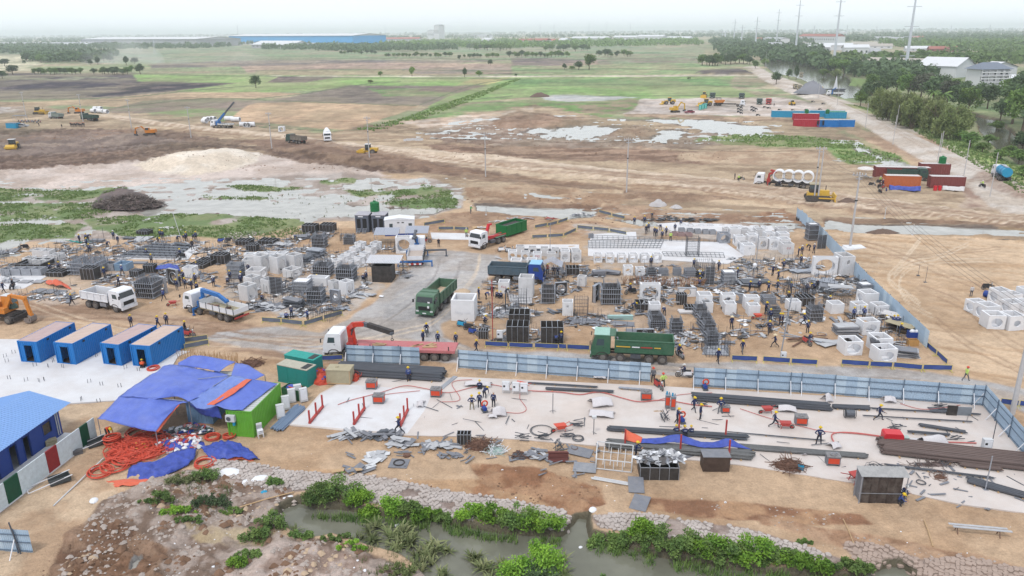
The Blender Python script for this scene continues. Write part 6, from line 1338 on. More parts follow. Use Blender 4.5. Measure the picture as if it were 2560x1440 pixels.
for i,(x,y,w_,h_,k,yw)in enumerate(((2510,762,36,34,'l',12),(2540,757,34,22,'n',10),(2452,786,38,28,'l',8),(2478,800,40,34,'l',8),(2540,786,36,28,'s',8),(2489,824,42,34,'f',-4),(2540,826,42,36,'m',6),(2575,790,40,34,'f',4),(2578,756,36,30,'f',8))):
 chb(x,y,w_,h_,k,yw,'¥ © ª far ¦ í on İ, '+('¢ º barrel','farthest back','leftmost','Ú « ¨','¢ ġ ¦ one','ũ, ® a Í Ă','ġ ¦, ® a ¸ Í hole','cut Ä ā Ü, À','cut Ä ā Ü, ù')[i])
cl=[(1812,609,27,24,'F'),(1838,596,26,24,'s'),(1850,616,24,24,'l'),(1861,630,24,24,'l'),(1873,638,29,25,'t'),(1882,611,25,22,'f'),(1907,624,23,27,'f'),(1935,625,25,27,'f'),(1925,603,24,20,'f'),(1958,594,28,22,'l'),(1960,604,26,20,'n'),(1963,618,26,20,'n'),(1970,636,28,26,'n')]
for i,(x,y,w_,h_,k)in enumerate(cl):chb(x,y,w_,h_,k,3,'¥ © ª tight far block, '+('´ one ® ŧ, at its ¨ Ü','first ¤ ´ one','Ú « ¨, mid rows','® Ŏ Ă, Ě row','ũ, ¯ mesh Ē','¢ ũ','® Í hole, À ¡ ġ','® Í hole, ¦ ¡ À','ù row, centre','ù ¦ è','¦ column, Ú','¦ column, Ě','¦ column ġ, ® red mark')[i],cdk if i==0 else(ccr if i%3==0 else None),text=('0 0',letter,.5,.5)if i==12 else None)
for i,(x,y)in enumerate(((1822,588),(1843,586),(1864,590),(1883,598),(1901,590),(1886,604),(1944,612))):chb(x,y,22,16,'n',3,'low Á © filling a gap ª tight block, %s « ¨'%ORD[i],ccr)
for i,(x,y)in enumerate(((1710,566),(1729,567),(1755,566),(1778,566),(1804,568),(1819,574),(1828,570),(1843,575),(1852,570),(1867,576),(1877,574),(1892,578),(1912,574))):
 chb(x,y,13,10,'n',2,'¸ Š © ª farthest scattered row, %s « ¨'%(ORD+['thirteenth'])[i],cw)
for i,(x,y)in enumerate(((1706,582),(1727,583),(1746,585),(1766,586),(1783,587))):chb(x,y,15,10,'n',2,'low ´ Ē © § far ¥ bed, %s « ¨'%ORD[i],cdk)
for i,(x,y)in enumerate(((1686,590),(1704,591),(1723,592))):chb(x,y,17,8,'n',1,'shallow © ® ű inside ¶ Ţ ×, %s « ¨'%ORD[i],M('reddish_concrete',A(176,150,146),.85))
for i,(x,y,w_,h_)in enumerate(((646,682,28,42),(686,684,29,42),(728,676,29,38))):chb(x,y,w_,h_,'s',-30,'big ¥ © ® Í Ŏ Ă, %s Æ in a row'%ORD[i],ccr)
for i,x in enumerate((622,648,676,704)):chb(x,652-i,24,16,'n',-4,'Ã low box ® red fittings ¢ big ø, %s « ¨'%ORD[i],cw)
for i,(x,y)in enumerate(((895,624),(882,636),(868,648),(853,658),(836,668))):chb(x,y,21,17,'s',-30,'¥ © ª ¨ column ¡ ń file, %s « ù'%ORD[i],text=('BILISA',letter,.3,.4)if i==1 else None)
for i,(x,y)in enumerate(((934,626),(921,638),(907,652),(894,662),(880,672))):chb(x,y,21,19,'s',-30,'¥ © ª ¦ column ¡ ń file, %s « ù'%ORD[i])
chb(720,694,34,20,'s',-28,'¥ © ì ¢ ² Ï Ď',ccr)
chb(622,728,30,34,'s',-30,'¥ © ¢ Ā ¼ boom, ù one Å',ccr);chb(610,752,32,38,'s',-30,'¥ © ® Í Ŏ hole next ç º Ā boom',ccr)
chb(664,734,28,34,'s',-28,'¥ © ® Ó Ï on it ¨ ¡ ² ribbed Ď',ccr);chb(634,700,40,22,'s',-6,'¥ © £ ù ¡ boom-Ŏ í',ccr)
chb(792,716,52,20,'n',-8,'Ã ¥ Ś-like © ¯ low stud ò',cw,dk=.5);chb(828,734,20,30,'s',-40,'¥ © ® Í Ŏ hole turned away, ¨ Ł',ccr);chb(858,738,27,33,'s',-34,'¥ © ® big Í Ŏ hole £ đ Ù Ü',cw)
chb(1010,634,40,40,'F',2,'¥ © ® very Û Í Ă ¢ Ā ¼ ® outriggers',cw,dk=.6)
for i,(x,y)in enumerate(((92,640),(114,642),(138,652),(68,660),(92,664),(114,664))):chb(x,y,24,15,'n',-6,'Á ´ tub ¯ ² Ē £ far ¨, %s « ù ¨'%ORD[i],ccr)
chb(271,677,28,17,'n',-6,'´ tub ¦ ¡ ĉ È Ĺ, ¨ Å',cdk);chb(302,677,32,17,'n',-6,'º-´ tub ¦ ¡ ĉ È Ĺ, ¦ Å',M('blue_grey_tub',A(140,168,192),.7))
chb(470,694,28,24,'s',-10,'¥ © ® Í hole ¯ í of î',cw)
chb(622,680,30,30,'n',-2,'ķ ĉ © £ ¨ end ¡ red-topped boxes',ccr)
for i in range(4):chb(14+i*26,690,25,17,'n',-4,'´ Ď bay ª joined row £ ¨ Ü, %s « ¨'%ORD[i],cdk)
for i in range(4):
 x=30+i*34;p=at(x,706);tag(lk('cast_slab',BX((0,0,.1),(1.6,1.3,.12)).ms_(M('cast_grey',A(170,172,176),.8,dirt=.4)),None,(p.x,p.y,.05),(0,0,-.1)),'Ļ ´ cast ú ª row £ ¨ Ü, %s « ¨'%ORD[i],'slab','cast slabs')
 # stud formwork
CG={}
def cage_proto(kind):
 if kind in CG:return CG[kind]
 P=Pr();core={'w':pb,'g':cdk}.get(kind,ply);n=9
 if kind!='r':
  for s in(-1,1):
   P('panel',BX((0,s*.40,.47),(.82,.02,.90))@core);P('panel',BX((s*.40,0,.47),(.02,.80,.90))@core)
 st=MB()
 for i in range(n):
  u=-.42+.84*i/(n-1)
  for s in(-1,1):st.box((u,s*.435,.48),(.022,.03,.96));st.box((s*.435,u,.48),(.03,.022,.96))
 P('stud',st.ms_(steel),kind='stuff')
 for z in(.08,.34,.60,.86)if kind!='s' else(.2,.8):
  wa=MB()
  for s in(-1,1):wa.box((0,s*.47,z),(1.08,.035,.03));wa.box((s*.47,0,z),(.035,1.08,.03))
  P('waler',wa.ms_(steel))
 if kind in('d','r','x'):
  rb=MB()
  for i in range(12):
   u=-.36+.72*i/11
   for s in(-1,1):
    for q in((u,s*.34),(s*.34,u)):rb.box((q[0],q[1],.75 if kind!='r' else .6),(.012,.012,.9 if kind!='r' else 1.2))
  P('rebar',rb.ms_(steel),kind='stuff')
 if kind in('w','c'):P('concrete_top',BX((0,0,.88),(.76,.76,.06))@cw)
 CG[kind]=P;return P
def cage(px,py,wp,hp_,kind,yaw,lbl,dk=.9):
 w_=wp/ppm(px,py)/1.08;h_=hp_/vpm(px,py);p=at(px,py);d=w_*dk;r=R(yaw)
 return cage_proto(kind).put('formwork',(p.x-math.sin(r)*d/2,p.y+math.cos(r)*d/2,gz_(p.x,p.y)),r,lbl,'formwork','ë stud ½ towers',(w_,d,h_))
for a in((1370,760,38,44,'d',-3,'ĉ ½ ® Ö Ş from it · ¡ õ'),(1528,764,56,46,'x',-2,'widest ½ Ë, ¨ ¡ ³ rider'),(1823,713,36,34,'w',0,'½ Ë ® ² ĝ ¦ ¡ š Ĳ ò'),(1629,693,26,20,'d',0,'¸ ½ ª Ę row, ¨ Œ'),(1660,690,26,17,'g',0,'¸ ´ ½ ª Ę row, Ú Œ'),(1694,690,22,20,'g',0,'¸ ´ ½ ª Ę row, Ě Œ'),(1726,694,30,20,'g',0,'ť ´ ½ ª Ę row, ¤ Ç î'),(1645,822,46,22,'d',-2,'½ ¦ ¢ µ ¼ bed, ® ¥ arch'),(1692,836,34,34,'x',0,'½ ® vertical studs ¤ ŏ ×'),(1640,800,36,16,'d',2,'low ½ ¢ stud forms ¯ µ ¼'),(1753,796,34,30,'x',4,'topmost ¡ Î ñ'),(1764,818,36,30,'x',4,'Ú ¡ Î ñ'),(1774,838,36,30,'x',4,'Ě ¡ Î ñ'),(1782,868,34,34,'x',4,'lowest ¡ Î ñ ¯ ´ base'),(1938,795,32,24,'d',2,'½ behind two talking î'),(2041,806,40,36,'d',3,'½ Ë ¨ ¡ ķ ¥ box'),(1925,762,36,20,'g',0,'´ sheeted ½ ® Š Ē top'),(2166,740,34,30,'w',6,'½ covered ® a ¥ lid Ä Î ¹'),(802,693,52,28,'d',-8,'½ ® ¥ core, ¨ Å ¢ Ç man'),(860,706,52,36,'x',-8,'² ½ ® four walers £ ĺ ¡ ń file'),(785,762,46,38,'d',-8,'low ½ Ğ æ, ġ ¨ area'),(750,734,48,30,'w',-8,'½ ® ¥ lid ĩ Ď and Ã Ś'),(360,748,60,44,'x',-10,'Û studded ½ ¢ ¥ Ĉ ¼'),(205,690,80,34,'r',-8,'ť Š È Ĺ ª ¨ ŕ area'),(795,622,38,30,'x',-6,'½ Ë ţ a º Â ¶ ÷'),(871,612,30,20,'x',-4,'¸ separate ½ on ą ¨ ¡ ´ shelter'),(1478,596,14,11,'g',0,'¸ ² ò ® ŧ § Ã ¥ bed')):
 cage(*a)
def dkb(px,py,wp,hp_,yaw,lbl,m=ply,dk=.8,open_=True,bars=True,name='plywood_form',cat='formwork',grp='² Ų forms'):
 w_=wp/ppm(px,py);h_=hp_/vpm(px,py);p=at(px,py);d=w_*dk;r=R(yaw);P=Pr()
 for s in(-1,1):P('side',BX((0,s*(d/2-.03),h_/2),(w_,.05,h_))@m);P('side',BX((s*(w_/2-.03),0,h_/2),(.05,d-.12,h_))@m)
 P('base',BX((0,0,.06),(w_-.1,d-.1,.06))@m)
 if not open_:P('lid',BX((0,0,h_+.03),(w_+.1,d+.1,.05))@gb)
 if bars:
  b=MB()
  for s in(-1,1):b.box((0,s*d/2,h_-.03),(w_+.05,.05,.06));b.box((s*w_/2,0,h_-.03),(.05,d+.05,.06))
  for k in(-1,0,1):b.box((k*w_*.25,0,h_+.02),(.05,d,.05))
  for k in range(5):b.box((-w_/2+w_*k/4,-d/2-.02,h_/2),(.04,.04,h_))
  P('stiffener',b.ms_(steel),kind='stuff')
 return P.put(name,(p.x-math.sin(r)*d/2,p.y+math.cos(r)*d/2,gz_(p.x,p.y)),r,lbl,cat,grp)
for a in((1298,812,52,26,-3,'É Ų ò ® ë grid top, ù one Å ¢ æ'),(1294,858,56,42,-3,'É Ų ò ® an arched ġ, ņ two î'),(1380,860,56,42,-2,'É Ų ò ® two î at its ¦ Ŏ'),(1208,848,24,20,-4,'¸ ł-É Ŧ £ ¨ end ¡ æ'),(1704,762,24,26,-2,'É boarded box ± ĭ on İ'),(1431,688,34,18,-2,'Ã ² box ¤ õ'),(1728,781,32,12,-4,'² low Ĺ ¨ ¡ first ¸ ¥ box'),(1612,776,44,16,-2,'´ table-like ò ¢ µ ¼ cab'),(2015,766,40,22,2,'² È Ē ® two î Ï in'),(220,700,36,28,-6,'É box ò ¿ ť È Ĺ'),(135,692,46,12,-8,'É Ē ® a × in red ņ it'),(70,674,68,14,-6,'Ã ² Ē · ¡ Á tubs'),(372,684,26,20,-6,'ä ò ¨ ¡ ² º Â'),(336,694,26,16,-16,'ä ĸ box ¨ ¡ Í forms'),(545,660,38,22,-10,'² Š Ű-like ò ® Á top, Ę ¨ area'),(510,664,40,12,-12,'Ã ² Ś ¨ ¡ Ű-like ò'),(490,672,40,10,-12,'Ã ² Ś ® a Ê-hatted ×'),(606,614,36,12,-8,'² Š Ē ¶ ü ı £ ÷ Ü'),(628,628,26,16,-8,'ä Ē ® Š top ¢ red-topped boxes'),(664,614,40,12,-10,'² ń Ē § Ò ¶ ÷'),(772,584,34,18,-10,'É Ē on ë legs £ ÷ Ü, ¨ Å'),(816,580,34,18,-10,'É Ē on ë legs £ ÷ Ü, ¦ Å'),(355,588,30,10,-12,'É Ē ® tilted lid £ ÷ Ü'),(2007,552,24,10,-4,'¸ ´-ä box £ top ¡ Î ¹')):
 dkb(*a)
dkb(1790,1180,66,36,-2,'Û ä Ų box ® ´ lid ¦ ¡ debris Ŧ',ply_b,.55,False,False,'plywood_box','box')
dkb(1160,1113,34,26,-2,'É box ų Ŵ scrap, ¤ È Đ',ply,.6,True,True,'scrap_box','box')
dkb(1648,1200,96,32,-2,'ť ë-framed Ŧ heaped ® broken ĕ and Ő',ply,.55,True,True,'debris_skip','skip',None)
o=heap(1650,1172,1.9,1.0,.5,M('rubble_grey',A(110,106,104),.9,var=.4,scale=3),'rubble','rubble and ¥ į heaped ª ť Ŧ','rubble',extra=[(pb,40,'plate'),(gb,30,'plate'),(white,14,'plate')]);o.location.z=1.0
def ladder_form(px,py,wp,hp_,yaw,lbl):
 w_=wp/ppm(px,py);h_=hp_/vpm(px,py);p=at(px,py);P=Pr();P('board',BX((0,.1,h_/2),(w_,.12,h_))@ply);n=12
 P('upright',BX((-w_/2,0,h_/2),(.05,.1,h_*1.15)).box((w_/2,0,h_/2),(.05,.1,h_*1.15)).box((0,0,h_/2),(.04,.08,h_))@steel)
 r=MB();[r.box((0,-.02,h_*(k+.5)/n),(w_,.05,.05))for k in range(n)];P('rung',r.ms_(steel),kind='stuff')
 P('prop',BR((w_/2,.2,h_*.8),(w_/2,1.2,0),.05).bar((-w_/2,.2,h_*.8),(-w_/2,1.2,0),.05)@steel)
 P.put('ladder_form',(p.x,p.y,gz_(p.x,p.y)),R(yaw),lbl,'formwork','ô Ĳ-like forms')
for a in((1773,713,22,44,0,'š ² Ĳ-like ò ª Ę row'),(2053,622,22,34,4,'² Ĳ-like ò Ģ Î ¹'),(692,736,34,42,-16,'É ribbed Ď Ï Ī ¥ ø')):ladder_form(*a)
cage(2033,602,30,44,'c',4,'ĉ ² ½ Ë ® ¥ lid Ģ Î ¹');cage(585,698,40,38,'g',-6,'½ ® a Á Â propped on its ġ')
def ring_form(px,py,wp,hp_,yaw,lbl,m=ply):
 w_=wp/ppm(px,py);h_=hp_/vpm(px,py);p=at(px,py);P=Pr();mb=MB();hole_wall(mb,w_,h_,h_/2,min(w_,h_)*.38,.3,Matrix.Identity(4),24);P('shell',mb.ms_(m))
 P('ring',MB().torus((0,0,h_/2),min(w_,h_)*.38,.05,R9X,24,5)@steel);P('stiffener',BX((-w_/2,-.02,h_/2),(.06,.4,h_)).box((w_/2,-.02,h_/2),(.06,.4,h_)).box((0,.15,h_),(w_,.4,.06))@steel)
 P.put('round_mould',(p.x,p.y,gz_(p.x,p.y)),R(yaw),lbl,'mould','round-holed moulds')
for a in((404,730,36,38,-30,'Í-faced ² Ď ¦ ¡ Û studded ò',cdk),(436,714,36,40,-30,'² curved Ď ® Ĳ ¨ ¡ ± í'),(840,760,26,34,-24,'´ ŧ ĸ Ï ¶ æ',gb),(1402,738,30,32,10,'² ő Ď ¦ ¡ ĉ barred ò'),(1490,754,24,40,60,'² curved shell ± ¢ ë table'),(1612,838,44,14,0,'² arched Ď directly ¢ ¼ bed'),(1717,741,46,22,0,'¥ arched ŧ ¢ ¨ ¸ box',cw),(1960,758,16,16,10,'ë Ĺ ® ŧ Ä Ĳ man',steel),(2163,722,20,22,10,'ë ŧ Ï Ä top ¡ tangled ý',steel),(1838,757,36,24,-30,'´ smooth Ď ® oval mark ĩ ¥ ø',cdk)):ring_form(*a)
def rbc(px,py,wp,hp_,yaw,lbl,m=rbr,n=8,dk=.8):
 w_=wp/ppm(px,py);h_=hp_/vpm(px,py);p=at(px,py);d=w_*dk;mb=MB()
 for i in range(n+1):
  u=-w_/2+w_*i/n
  for s in(-1,1):mb.box((u,s*d/2,h_/2),(.025,.025,h_*ru(.9,1.05)))
  v=-d/2+d*i/n
  for s in(-1,1):mb.box((s*w_/2,v,h_/2),(.025,.025,h_*ru(.9,1.05)))
 P=Pr();P('upright_bars',mb.ms_(m),kind='stuff');k=max(3,int(h_/.4));hb=MB()
 for j in range(k):
  z=h_*(j+.4)/k
  for s in(-1,1):hb.box((0,s*d/2,z),(w_,.02,.02));hb.box((s*w_/2,0,z),(.02,d,.02))
 P('hoops',hb.ms_(m),kind='stuff');P.put('rebar_cage',(p.x,p.y,gz_(p.x,p.y)),R(yaw),lbl,'rebar cage','Š È cages')
for a in((1788,884,58,44,2,'Š È cage around the ´ ĕ base ¯ æ'),(1290,778,52,54,-3,'ĉ Š È cage ¢ two É forms'),(1452,790,34,50,-2,'ĉ á È cage ö ë table'),(1990,740,40,40,4,'È cage ¢ × ® arms Ĝ'),(1760,690,40,40,0,'È cage ¢ š Ĳ ò'),(2090,760,50,20,6,'low È cage ¿ tangled ý'),(960,628,60,20,0,'low È cage ¤ ¥ © ® the Û Ă'),(870,600,34,16,0,'Ö Ş ¯ ¸ separate ½'),(800,600,44,14,0,'Ö Ş ¯ º-sheeted Ë'),(815,795,56,28,-24,'low fan of ô Ö £ æ'),(190,652,84,18,-8,'á Ö Ş ¯ ť È Ĺ'),(580,656,44,12,-6,'á Ö ¯ Á Â ò'),(1390,690,50,26,0,'Á µ Ö Ş ¿ õ',steel),(1730,640,30,50,0,'á È posts £ end ¡ Ã beds')):rbc(*a)
P=Pr()
for k in range(7):
 b=MB();[b.bar((k*.95+ru(-.3,.3),ru(-.4,.4),0),(k*.95+ru(-.5,.5),ru(-.4,.4),ru(.9,1.5)),.035)for _ in range(12)]
 P('rebar_bundle',b.ms_(M('brown_yellow_bar',A(168,120,84),.8,var=.3)),kind='stuff')
for x,y,lb in((1560,712,'row of Ŋ ô È ¢ ³ rider'),(1655,716,'row of Ŋ ô È ¦ ¡ Û Í-holed ©')):
 p=at(x,y);P.put('rebar_row',(p.x,p.y,0),-.05,lb,'rebar')
 # white beds with bar mats
def bar_mat(pts,nx,ny,lbl,z=.14,m=sd_,r=.03,name='bar_mat'):
 q=[at(x,y,0)for x,y in pp(pts)];mb=MB()
 for i in range(nx+1):t=i/nx;a=q[0].lerp(q[1],t);b=q[3].lerp(q[2],t);mb.bar((a.x,a.y,z),(b.x,b.y,z),r)
 for j in range(ny+1):t=j/ny;a=q[0].lerp(q[3],t);b=q[1].lerp(q[2],t);mb.bar((a.x,a.y,z+r),(b.x,b.y,z+r),r)
 o=lk(name,mb.ms_(m));tag(o,lbl,'rebar mat','welded bar mats');return o
bar_mat([1470,604,1660,601,1650,622,1472,622],20,4,'ŗ § ¨ end ¡ Ã ¥ bed',r=.06)
bar_mat([1480,590,1800,601,1800,607,1480,600],24,2,'š ŗ ß ù ¡ Ã ¥ bed',r=.05)
bar_mat([1655,632,1808,634,1812,646,1662,642],14,2,'ŗ ß ġ ¡ Ã ¥ bed',r=.05)
bar_mat([1268,740,1330,744,1335,765,1275,765],8,6,'mat of Ö ¿ ĉ ¥ ©')
mould=M('mould_dark',A(72,74,80),.6,var=.3)
P=Pr()
a_,b_,c_,d_=at(380,612),at(480,618),at(440,648),at(290,645);mb=MB()
for i in range(10):
 for j in range(5):
  u0,u1,v0,v1=i/10+.012,(i+1)/10-.012,j/5+.03,(j+1)/5-.03
  def Q(u,v):k=a_.lerp(b_,u).lerp(d_.lerp(c_,u),v);return(k.x,k.y,.3)
  q=[Q(u0,v0),Q(u1,v0),Q(u1,v1),Q(u0,v1)];P('mould_box',MB().quad(*q[::-1]).quad(q[0],q[1],(q[1][0],q[1][1],0),(q[0][0],q[0][1],0))@mould);
for j in range(6):v=j/5;s_=a_.lerp(d_,v);e_=b_.lerp(c_,v);P('rail',BR((s_.x,s_.y,.34),(e_.x,e_.y,.34),.12,.2)@steel)
P.put('mould_bed',(0,0,0),0,'ť bed of ² Ů moulds ® ë rails where a × kneels','mould bed')
def frame_bed(pts,n,lbl,m=gb):
 q=[at(x,y)for x,y in pp(pts)];P=Pr()
 for i in range(n):
  u0,u1=i/n+.02,(i+1)/n-.02;A0,A1=q[0].lerp(q[1],u0),q[0].lerp(q[1],u1);B0,B1=q[3].lerp(q[2],u0),q[3].lerp(q[2],u1)
  P('panel',MB().quad((A0.x,A0.y,.12),(B0.x,B0.y,.12),(B1.x,B1.y,.12),(A1.x,A1.y,.12))@m)
 P.put('panel_row',(0,0,.02),0,lbl,'panels','ĝ laid out § Ò')
frame_bed([100,722,172,728,160,738,70,732],3,'´ ĝ § ¥ ú ¯ ¬ Â');frame_bed([0,628,60,618,40,632,-30,640],5,'Á ŭ § Ò £ far ¨ Ü');frame_bed([340,592,388,592,360,606,332,604],2,'Á Ï Ó ¶ ÷',pb)
def stk(px,py,n,w_,d_,t,yaw,m,lbl,jit=.1,tilt=0,name='panel_stack',part='panel',cat='panels',m2=None,z=None,grp='stacks of ½ ĝ'):
 p=at(px,py);P=Pr()
 for i in range(n):P(part,ubox(m if not m2 or i%3 else m2),-1,(ru(-jit,jit),ru(-jit,jit),t*(i+.5)*1.15),(ru(-tilt,tilt),ru(-tilt,tilt),ru(-jit,jit)*1.5),(w_,d_,t))
 return P.put(name,(p.x,p.y,gz_(p.x,p.y)+.02 if z is None else z),R(yaw),lbl,cat,grp)
def scb(px,py,rx,ry,n,L,W_,m,lbl,m2=None,h=.4,name='board_pile',part='board',cat='boards'):
 p=at(px,py);P=Pr()
 for i in range(n):
  a=ru(0,6.28);q=math.sqrt(rng.random());P(part,ubox(m if not m2 or rng.random()<.6 else m2),-1,(rx*q*math.cos(a),ry*q*math.sin(a),.06+h*(1-q)*rng.random()+.02*i/n),(ru(-.18,.18),ru(-.22,.22),ru(-1.2,1.2)),(L*ru(.5,1.2),W_*ru(.6,1.3),.03))
 return P.put(name,(p.x,p.y,max(0,gz_(p.x,p.y))+.03),0,lbl,cat,'loose piles of Ť and Ó')
stk(2112,832,7,2.6,1.5,.12,4,gb,'Ì ´ curved ĝ ¯ ± î',.12,m2=pb);stk(2262,888,8,2.4,1.3,.1,-4,gb,'Ì ² ´ ĝ ¦ ¡ ũ ©',.3,.05,m2=pb);stk(2128,856,8,1.8,1.1,.09,12,ply,'Ì ribbed ë ĝ ¨ ¡ À ©',.2,.08,m2=steel)
None
P=Pr();[P('sheet',ubox(gb),-1,(.14*i,0,.75),(0,R(-16),0),(.04,1.5,1.6))for i in range(6)];p=at(2184,884);P.put('leaning_sheets',(p.x,p.y+.5,0),R(-8),'six ´ Ó Ï against a ¥ ©','panels')
stk(700,656,9,3.4,2.0,.1,-8,steel,'Ã Ì ë ý ¦ ¡ three big ø',.2,m2=sd_);stk(790,640,9,2.6,1.8,.11,-10,steel,'Ì ë ý Ğ ń file of ø',.2,m2=sd_);stk(760,652,8,2.4,1.8,.1,-10,sd_,'Ì ë ý ĩ two other stacks',.2,m2=steel)
stk(735,765,10,2.6,1.1,.09,-8,sd_,'² Ì ý · ¡ ¥-lidded ò',.25,.06,m2=gb);stk(700,612,4,4.0,1.4,.08,-8,pb,'Á Ó § Ò ¤ ² ń Ē',.4);stk(755,596,5,2.5,1.2,.1,-8,gb,'´ scrap Ó £ ÷ Ü ° É trays',.5,.15)
stk(455,615,5,3.0,1.0,.08,-14,sd_,'Ļ ² ĝ ¤ í £ Ď bed',.4,.08);stk(325,596,3,2.2,1.2,.1,-12,sd_,'Ļ ² Ē ¨ ¡ Á Ï Ó',.2);stk(245,604,3,2.4,1.1,.12,-12,gb,'Ļ ´ Ē · ¡ × à £ ÷',.1)
stk(350,658,2,2.2,1.0,.06,-8,gb,'ů ´ ĸ ì on İ ¤ walker ® a ² coat',.1);stk(1460,804,3,3.6,1.5,.05,-3,gb,'Û ´ Â on a table ¤ ¸-holed ©',.05);stk(1600,832,2,3.2,1.8,.05,0,gb,'ť ´ Â ì ¢ µ ¼ cab',.1);stk(1560,812,2,2.6,1.4,.06,0,gb,'´ Â ¨ ¡ ť one ¢ ¼ cab',.2)
stk(1550,798,4,3.2,.5,.12,-2,M('pale_green_tube',A(176,208,200),.5),'Á µ Â þ ¯ µ ¼',.03);stk(1496,690,5,1.9,1.0,.14,0,gb,'´ þ under a ¥ Â ¶ Ã ² box',.1);stk(1532,686,4,2.0,1.1,.12,-20,gb,'curved ´ Ó ¦ ¡ ¥-sheeted þ',.15,.1)
stk(2006,680,6,3.6,1.0,.05,8,steel,'Ļ ë Ó · ¡ very Û ©',.4,.05,m2=gb);stk(2055,706,6,3.6,1.2,.05,-14,steel,'Ļ ë Ó ¦ ° very Û ©',.5,.06,m2=gb);stk(1870,712,6,2.8,1.6,.08,-20,sd_,'slanting ² ý ¦ ¡ ²-panelled Ë',.4,.12,m2=steel)
stk(1905,706,4,2.2,1.4,.07,4,sd_,'Ļ ² rack ¿ ¥ lamp globe',.2);stk(1660,708,4,5.0,.8,.06,6,pb,'Á Ã Ť ì ö Ŋ È row',.5,.06);stk(1715,782,3,2.0,1.2,.08,0,sackw,'¥ Â over a rack ¤ lone É boarded box',.1)
stk(2095,742,3,3.0,1.2,.05,-8,pb,'Á Â Ĕ ö × ¶ tangled ý',.2,z=1.4);stk(2070,738,2,2.4,1.4,.05,-16,gb,'² Â Ĕ ¤ Á one',.1,z=1.3);stk(2230,800,4,2.0,1.6,.06,-30,sackw,'¥ Ó Ï £ Î ¹ ¢ ģ',.2,.1,z=.6)
stk(1707,856,5,.25,2.2,.04,-30,pb,'þ of Á ŭ ì ¦ ¡ µ ¼ bed',.25,part='strip');stk(1612,764,8,.12,1.4,.1,20,pb,'ï of ¥ angled clips ¨ ¡ Û Í-holed ©',.7,.2);stk(1680,762,6,.12,1.2,.1,20,pb,'fan of ¥ clips ¨ ¡ É boarded box',.5,.2)
stk(2010,850,5,5.0,.2,.06,3,rust,'Ã Ŋ and ´ Ö ì ĩ walkers and ē',.5,.0,m2=steel,part='bar');stk(2085,858,6,4.0,.9,.05,3,pb,'Á Ļ ŭ ¨ ¡ ribbed ē',.4);None
for a in((880,1092,1.9,.7,34,1.5,.35,gb,'Û loose Ħ ´ Ť £ ú è, ¨ one',pb,.6),(958,1092,1.6,.6,28,1.4,.35,gb,'Û loose Ħ ´ Ť £ ú è, ¦ one',sd_,.5),(1006,1110,1.3,.6,20,1.2,.4,pb,'Ħ Á Ó ° ć ×',gb,.5),(1095,1118,1.6,.7,24,1.2,.45,pb,'Ħ Á and ´ Ó ¨ ¡ È Đ',gb,.4),(1125,1140,1.0,.5,20,.6,.3,gb,'scatter of ¸ ´ blocks ° Á Ó',None,.2),(940,1150,.9,1.2,12,1.4,.7,pb,'¥ Ó ì § İ ¯ cracked ĵ',ow,.2),(885,1175,1.5,.5,10,1.2,.5,gb,'² Ť and sticks ¤ ¥ Ó',wood,.15),(1348,1140,.9,.9,16,1.5,.3,gb,'Ħ ´ planks ¤ Ŋ ē',pb,.5),(1150,1020,.3,.3,6,.5,.1,gb,'few ´ į § ú',None,.1),(660,770,2.6,1.2,22,1.8,.9,gb,'Ŝ of ´ Ó · ¡ boom-Ŏ ø',pb,.5),(900,740,1.8,.8,14,1.6,.7,pb,'Á ý § Ò £ đ Ù Ü',steel,.2),(845,775,1.6,.7,16,1.6,.4,gb,'´ į Õ ŧ ĸ Ř æ',steel,.4),(730,790,1.8,.6,12,1.6,.4,pb,'Á tubes and Ó ¨ ¡ fan of Ö',steel,.3),(2080,725,3.0,1.6,46,2.0,.12,steel,'Đ of ë ý ¤ Î ¹',sd_,.9),(2110,735,2.0,1.2,24,1.5,.1,sd_,'² Đ of Ö £ Î ¹',steel,.7),(1400,780,1.6,.9,14,1.3,.4,sd_,'´ į and rings ¨ ¡ ¸-holed ©',gb,.3),(1480,802,1.6,.6,12,.9,.5,gb,'´ fragments ¦ ¡ ¸-holed ©',None,.2),(1250,790,1.8,1.0,24,1.8,.1,steel,'fallen ë Ö § ¥ ú ¨ ¡ É forms',pb,.3),(1300,548,2.6,.8,30,1.2,.3,M('pinkish_scrap',A(206,170,156),.9),'pink and ¥ rubble Ŝ ¢ µ Ŧ',pb,.4),(1375,548,1.2,.5,14,1.0,.3,redp,'red į ¤ rubble',pb,.3),(1452,540,2.2,.8,26,.9,.5,gb,'ï of ´ and ¥ bags and scrap £ ū',sackw,.8),(1660,550,4.0,1.0,40,1.3,.5,ply,'line of ² ý £ far Ü ¡ yard, ¨ part',gb,.9),(1740,552,4.5,.9,40,1.3,.5,ply,'line of ² ý £ far Ü ¡ yard, ¦ part',sd_,.9),(1245,555,1.8,.6,20,1.0,.2,sackw,'¥ Ő strip ¢ µ Ŧ',pb,.3),(1200,570,1.5,.8,18,1.0,.4,wood,'ï of timber į ¢ Ũ cab',sackw,.6),(180,606,3.5,.7,16,3.0,.3,pb,'Á Ó ® µ clips ¶ ÷',teal,.2),(1840,650,1.4,1.2,20,.9,.3,sd_,'´ mesh į ¦ ¡ Ã bed',pb,.5),(1500,650,1.2,.5,12,.8,.3,pb,'¥ į Õ two © rows',steel,.3)):
 scb(*a)
stk(1395,1150,8,1.7,.18,.09,0,M('rust_red_board',A(124,76,70),.8),'neat Ì rust-red Ť',.06,part='board');P=Pr();[P('board',ubox(M('rust_red_board',(0,0,0))),-1,(0,-.45+.18*i,.1+.05*(i%2)),None,(1.7,.16,.1))for i in range(6)]
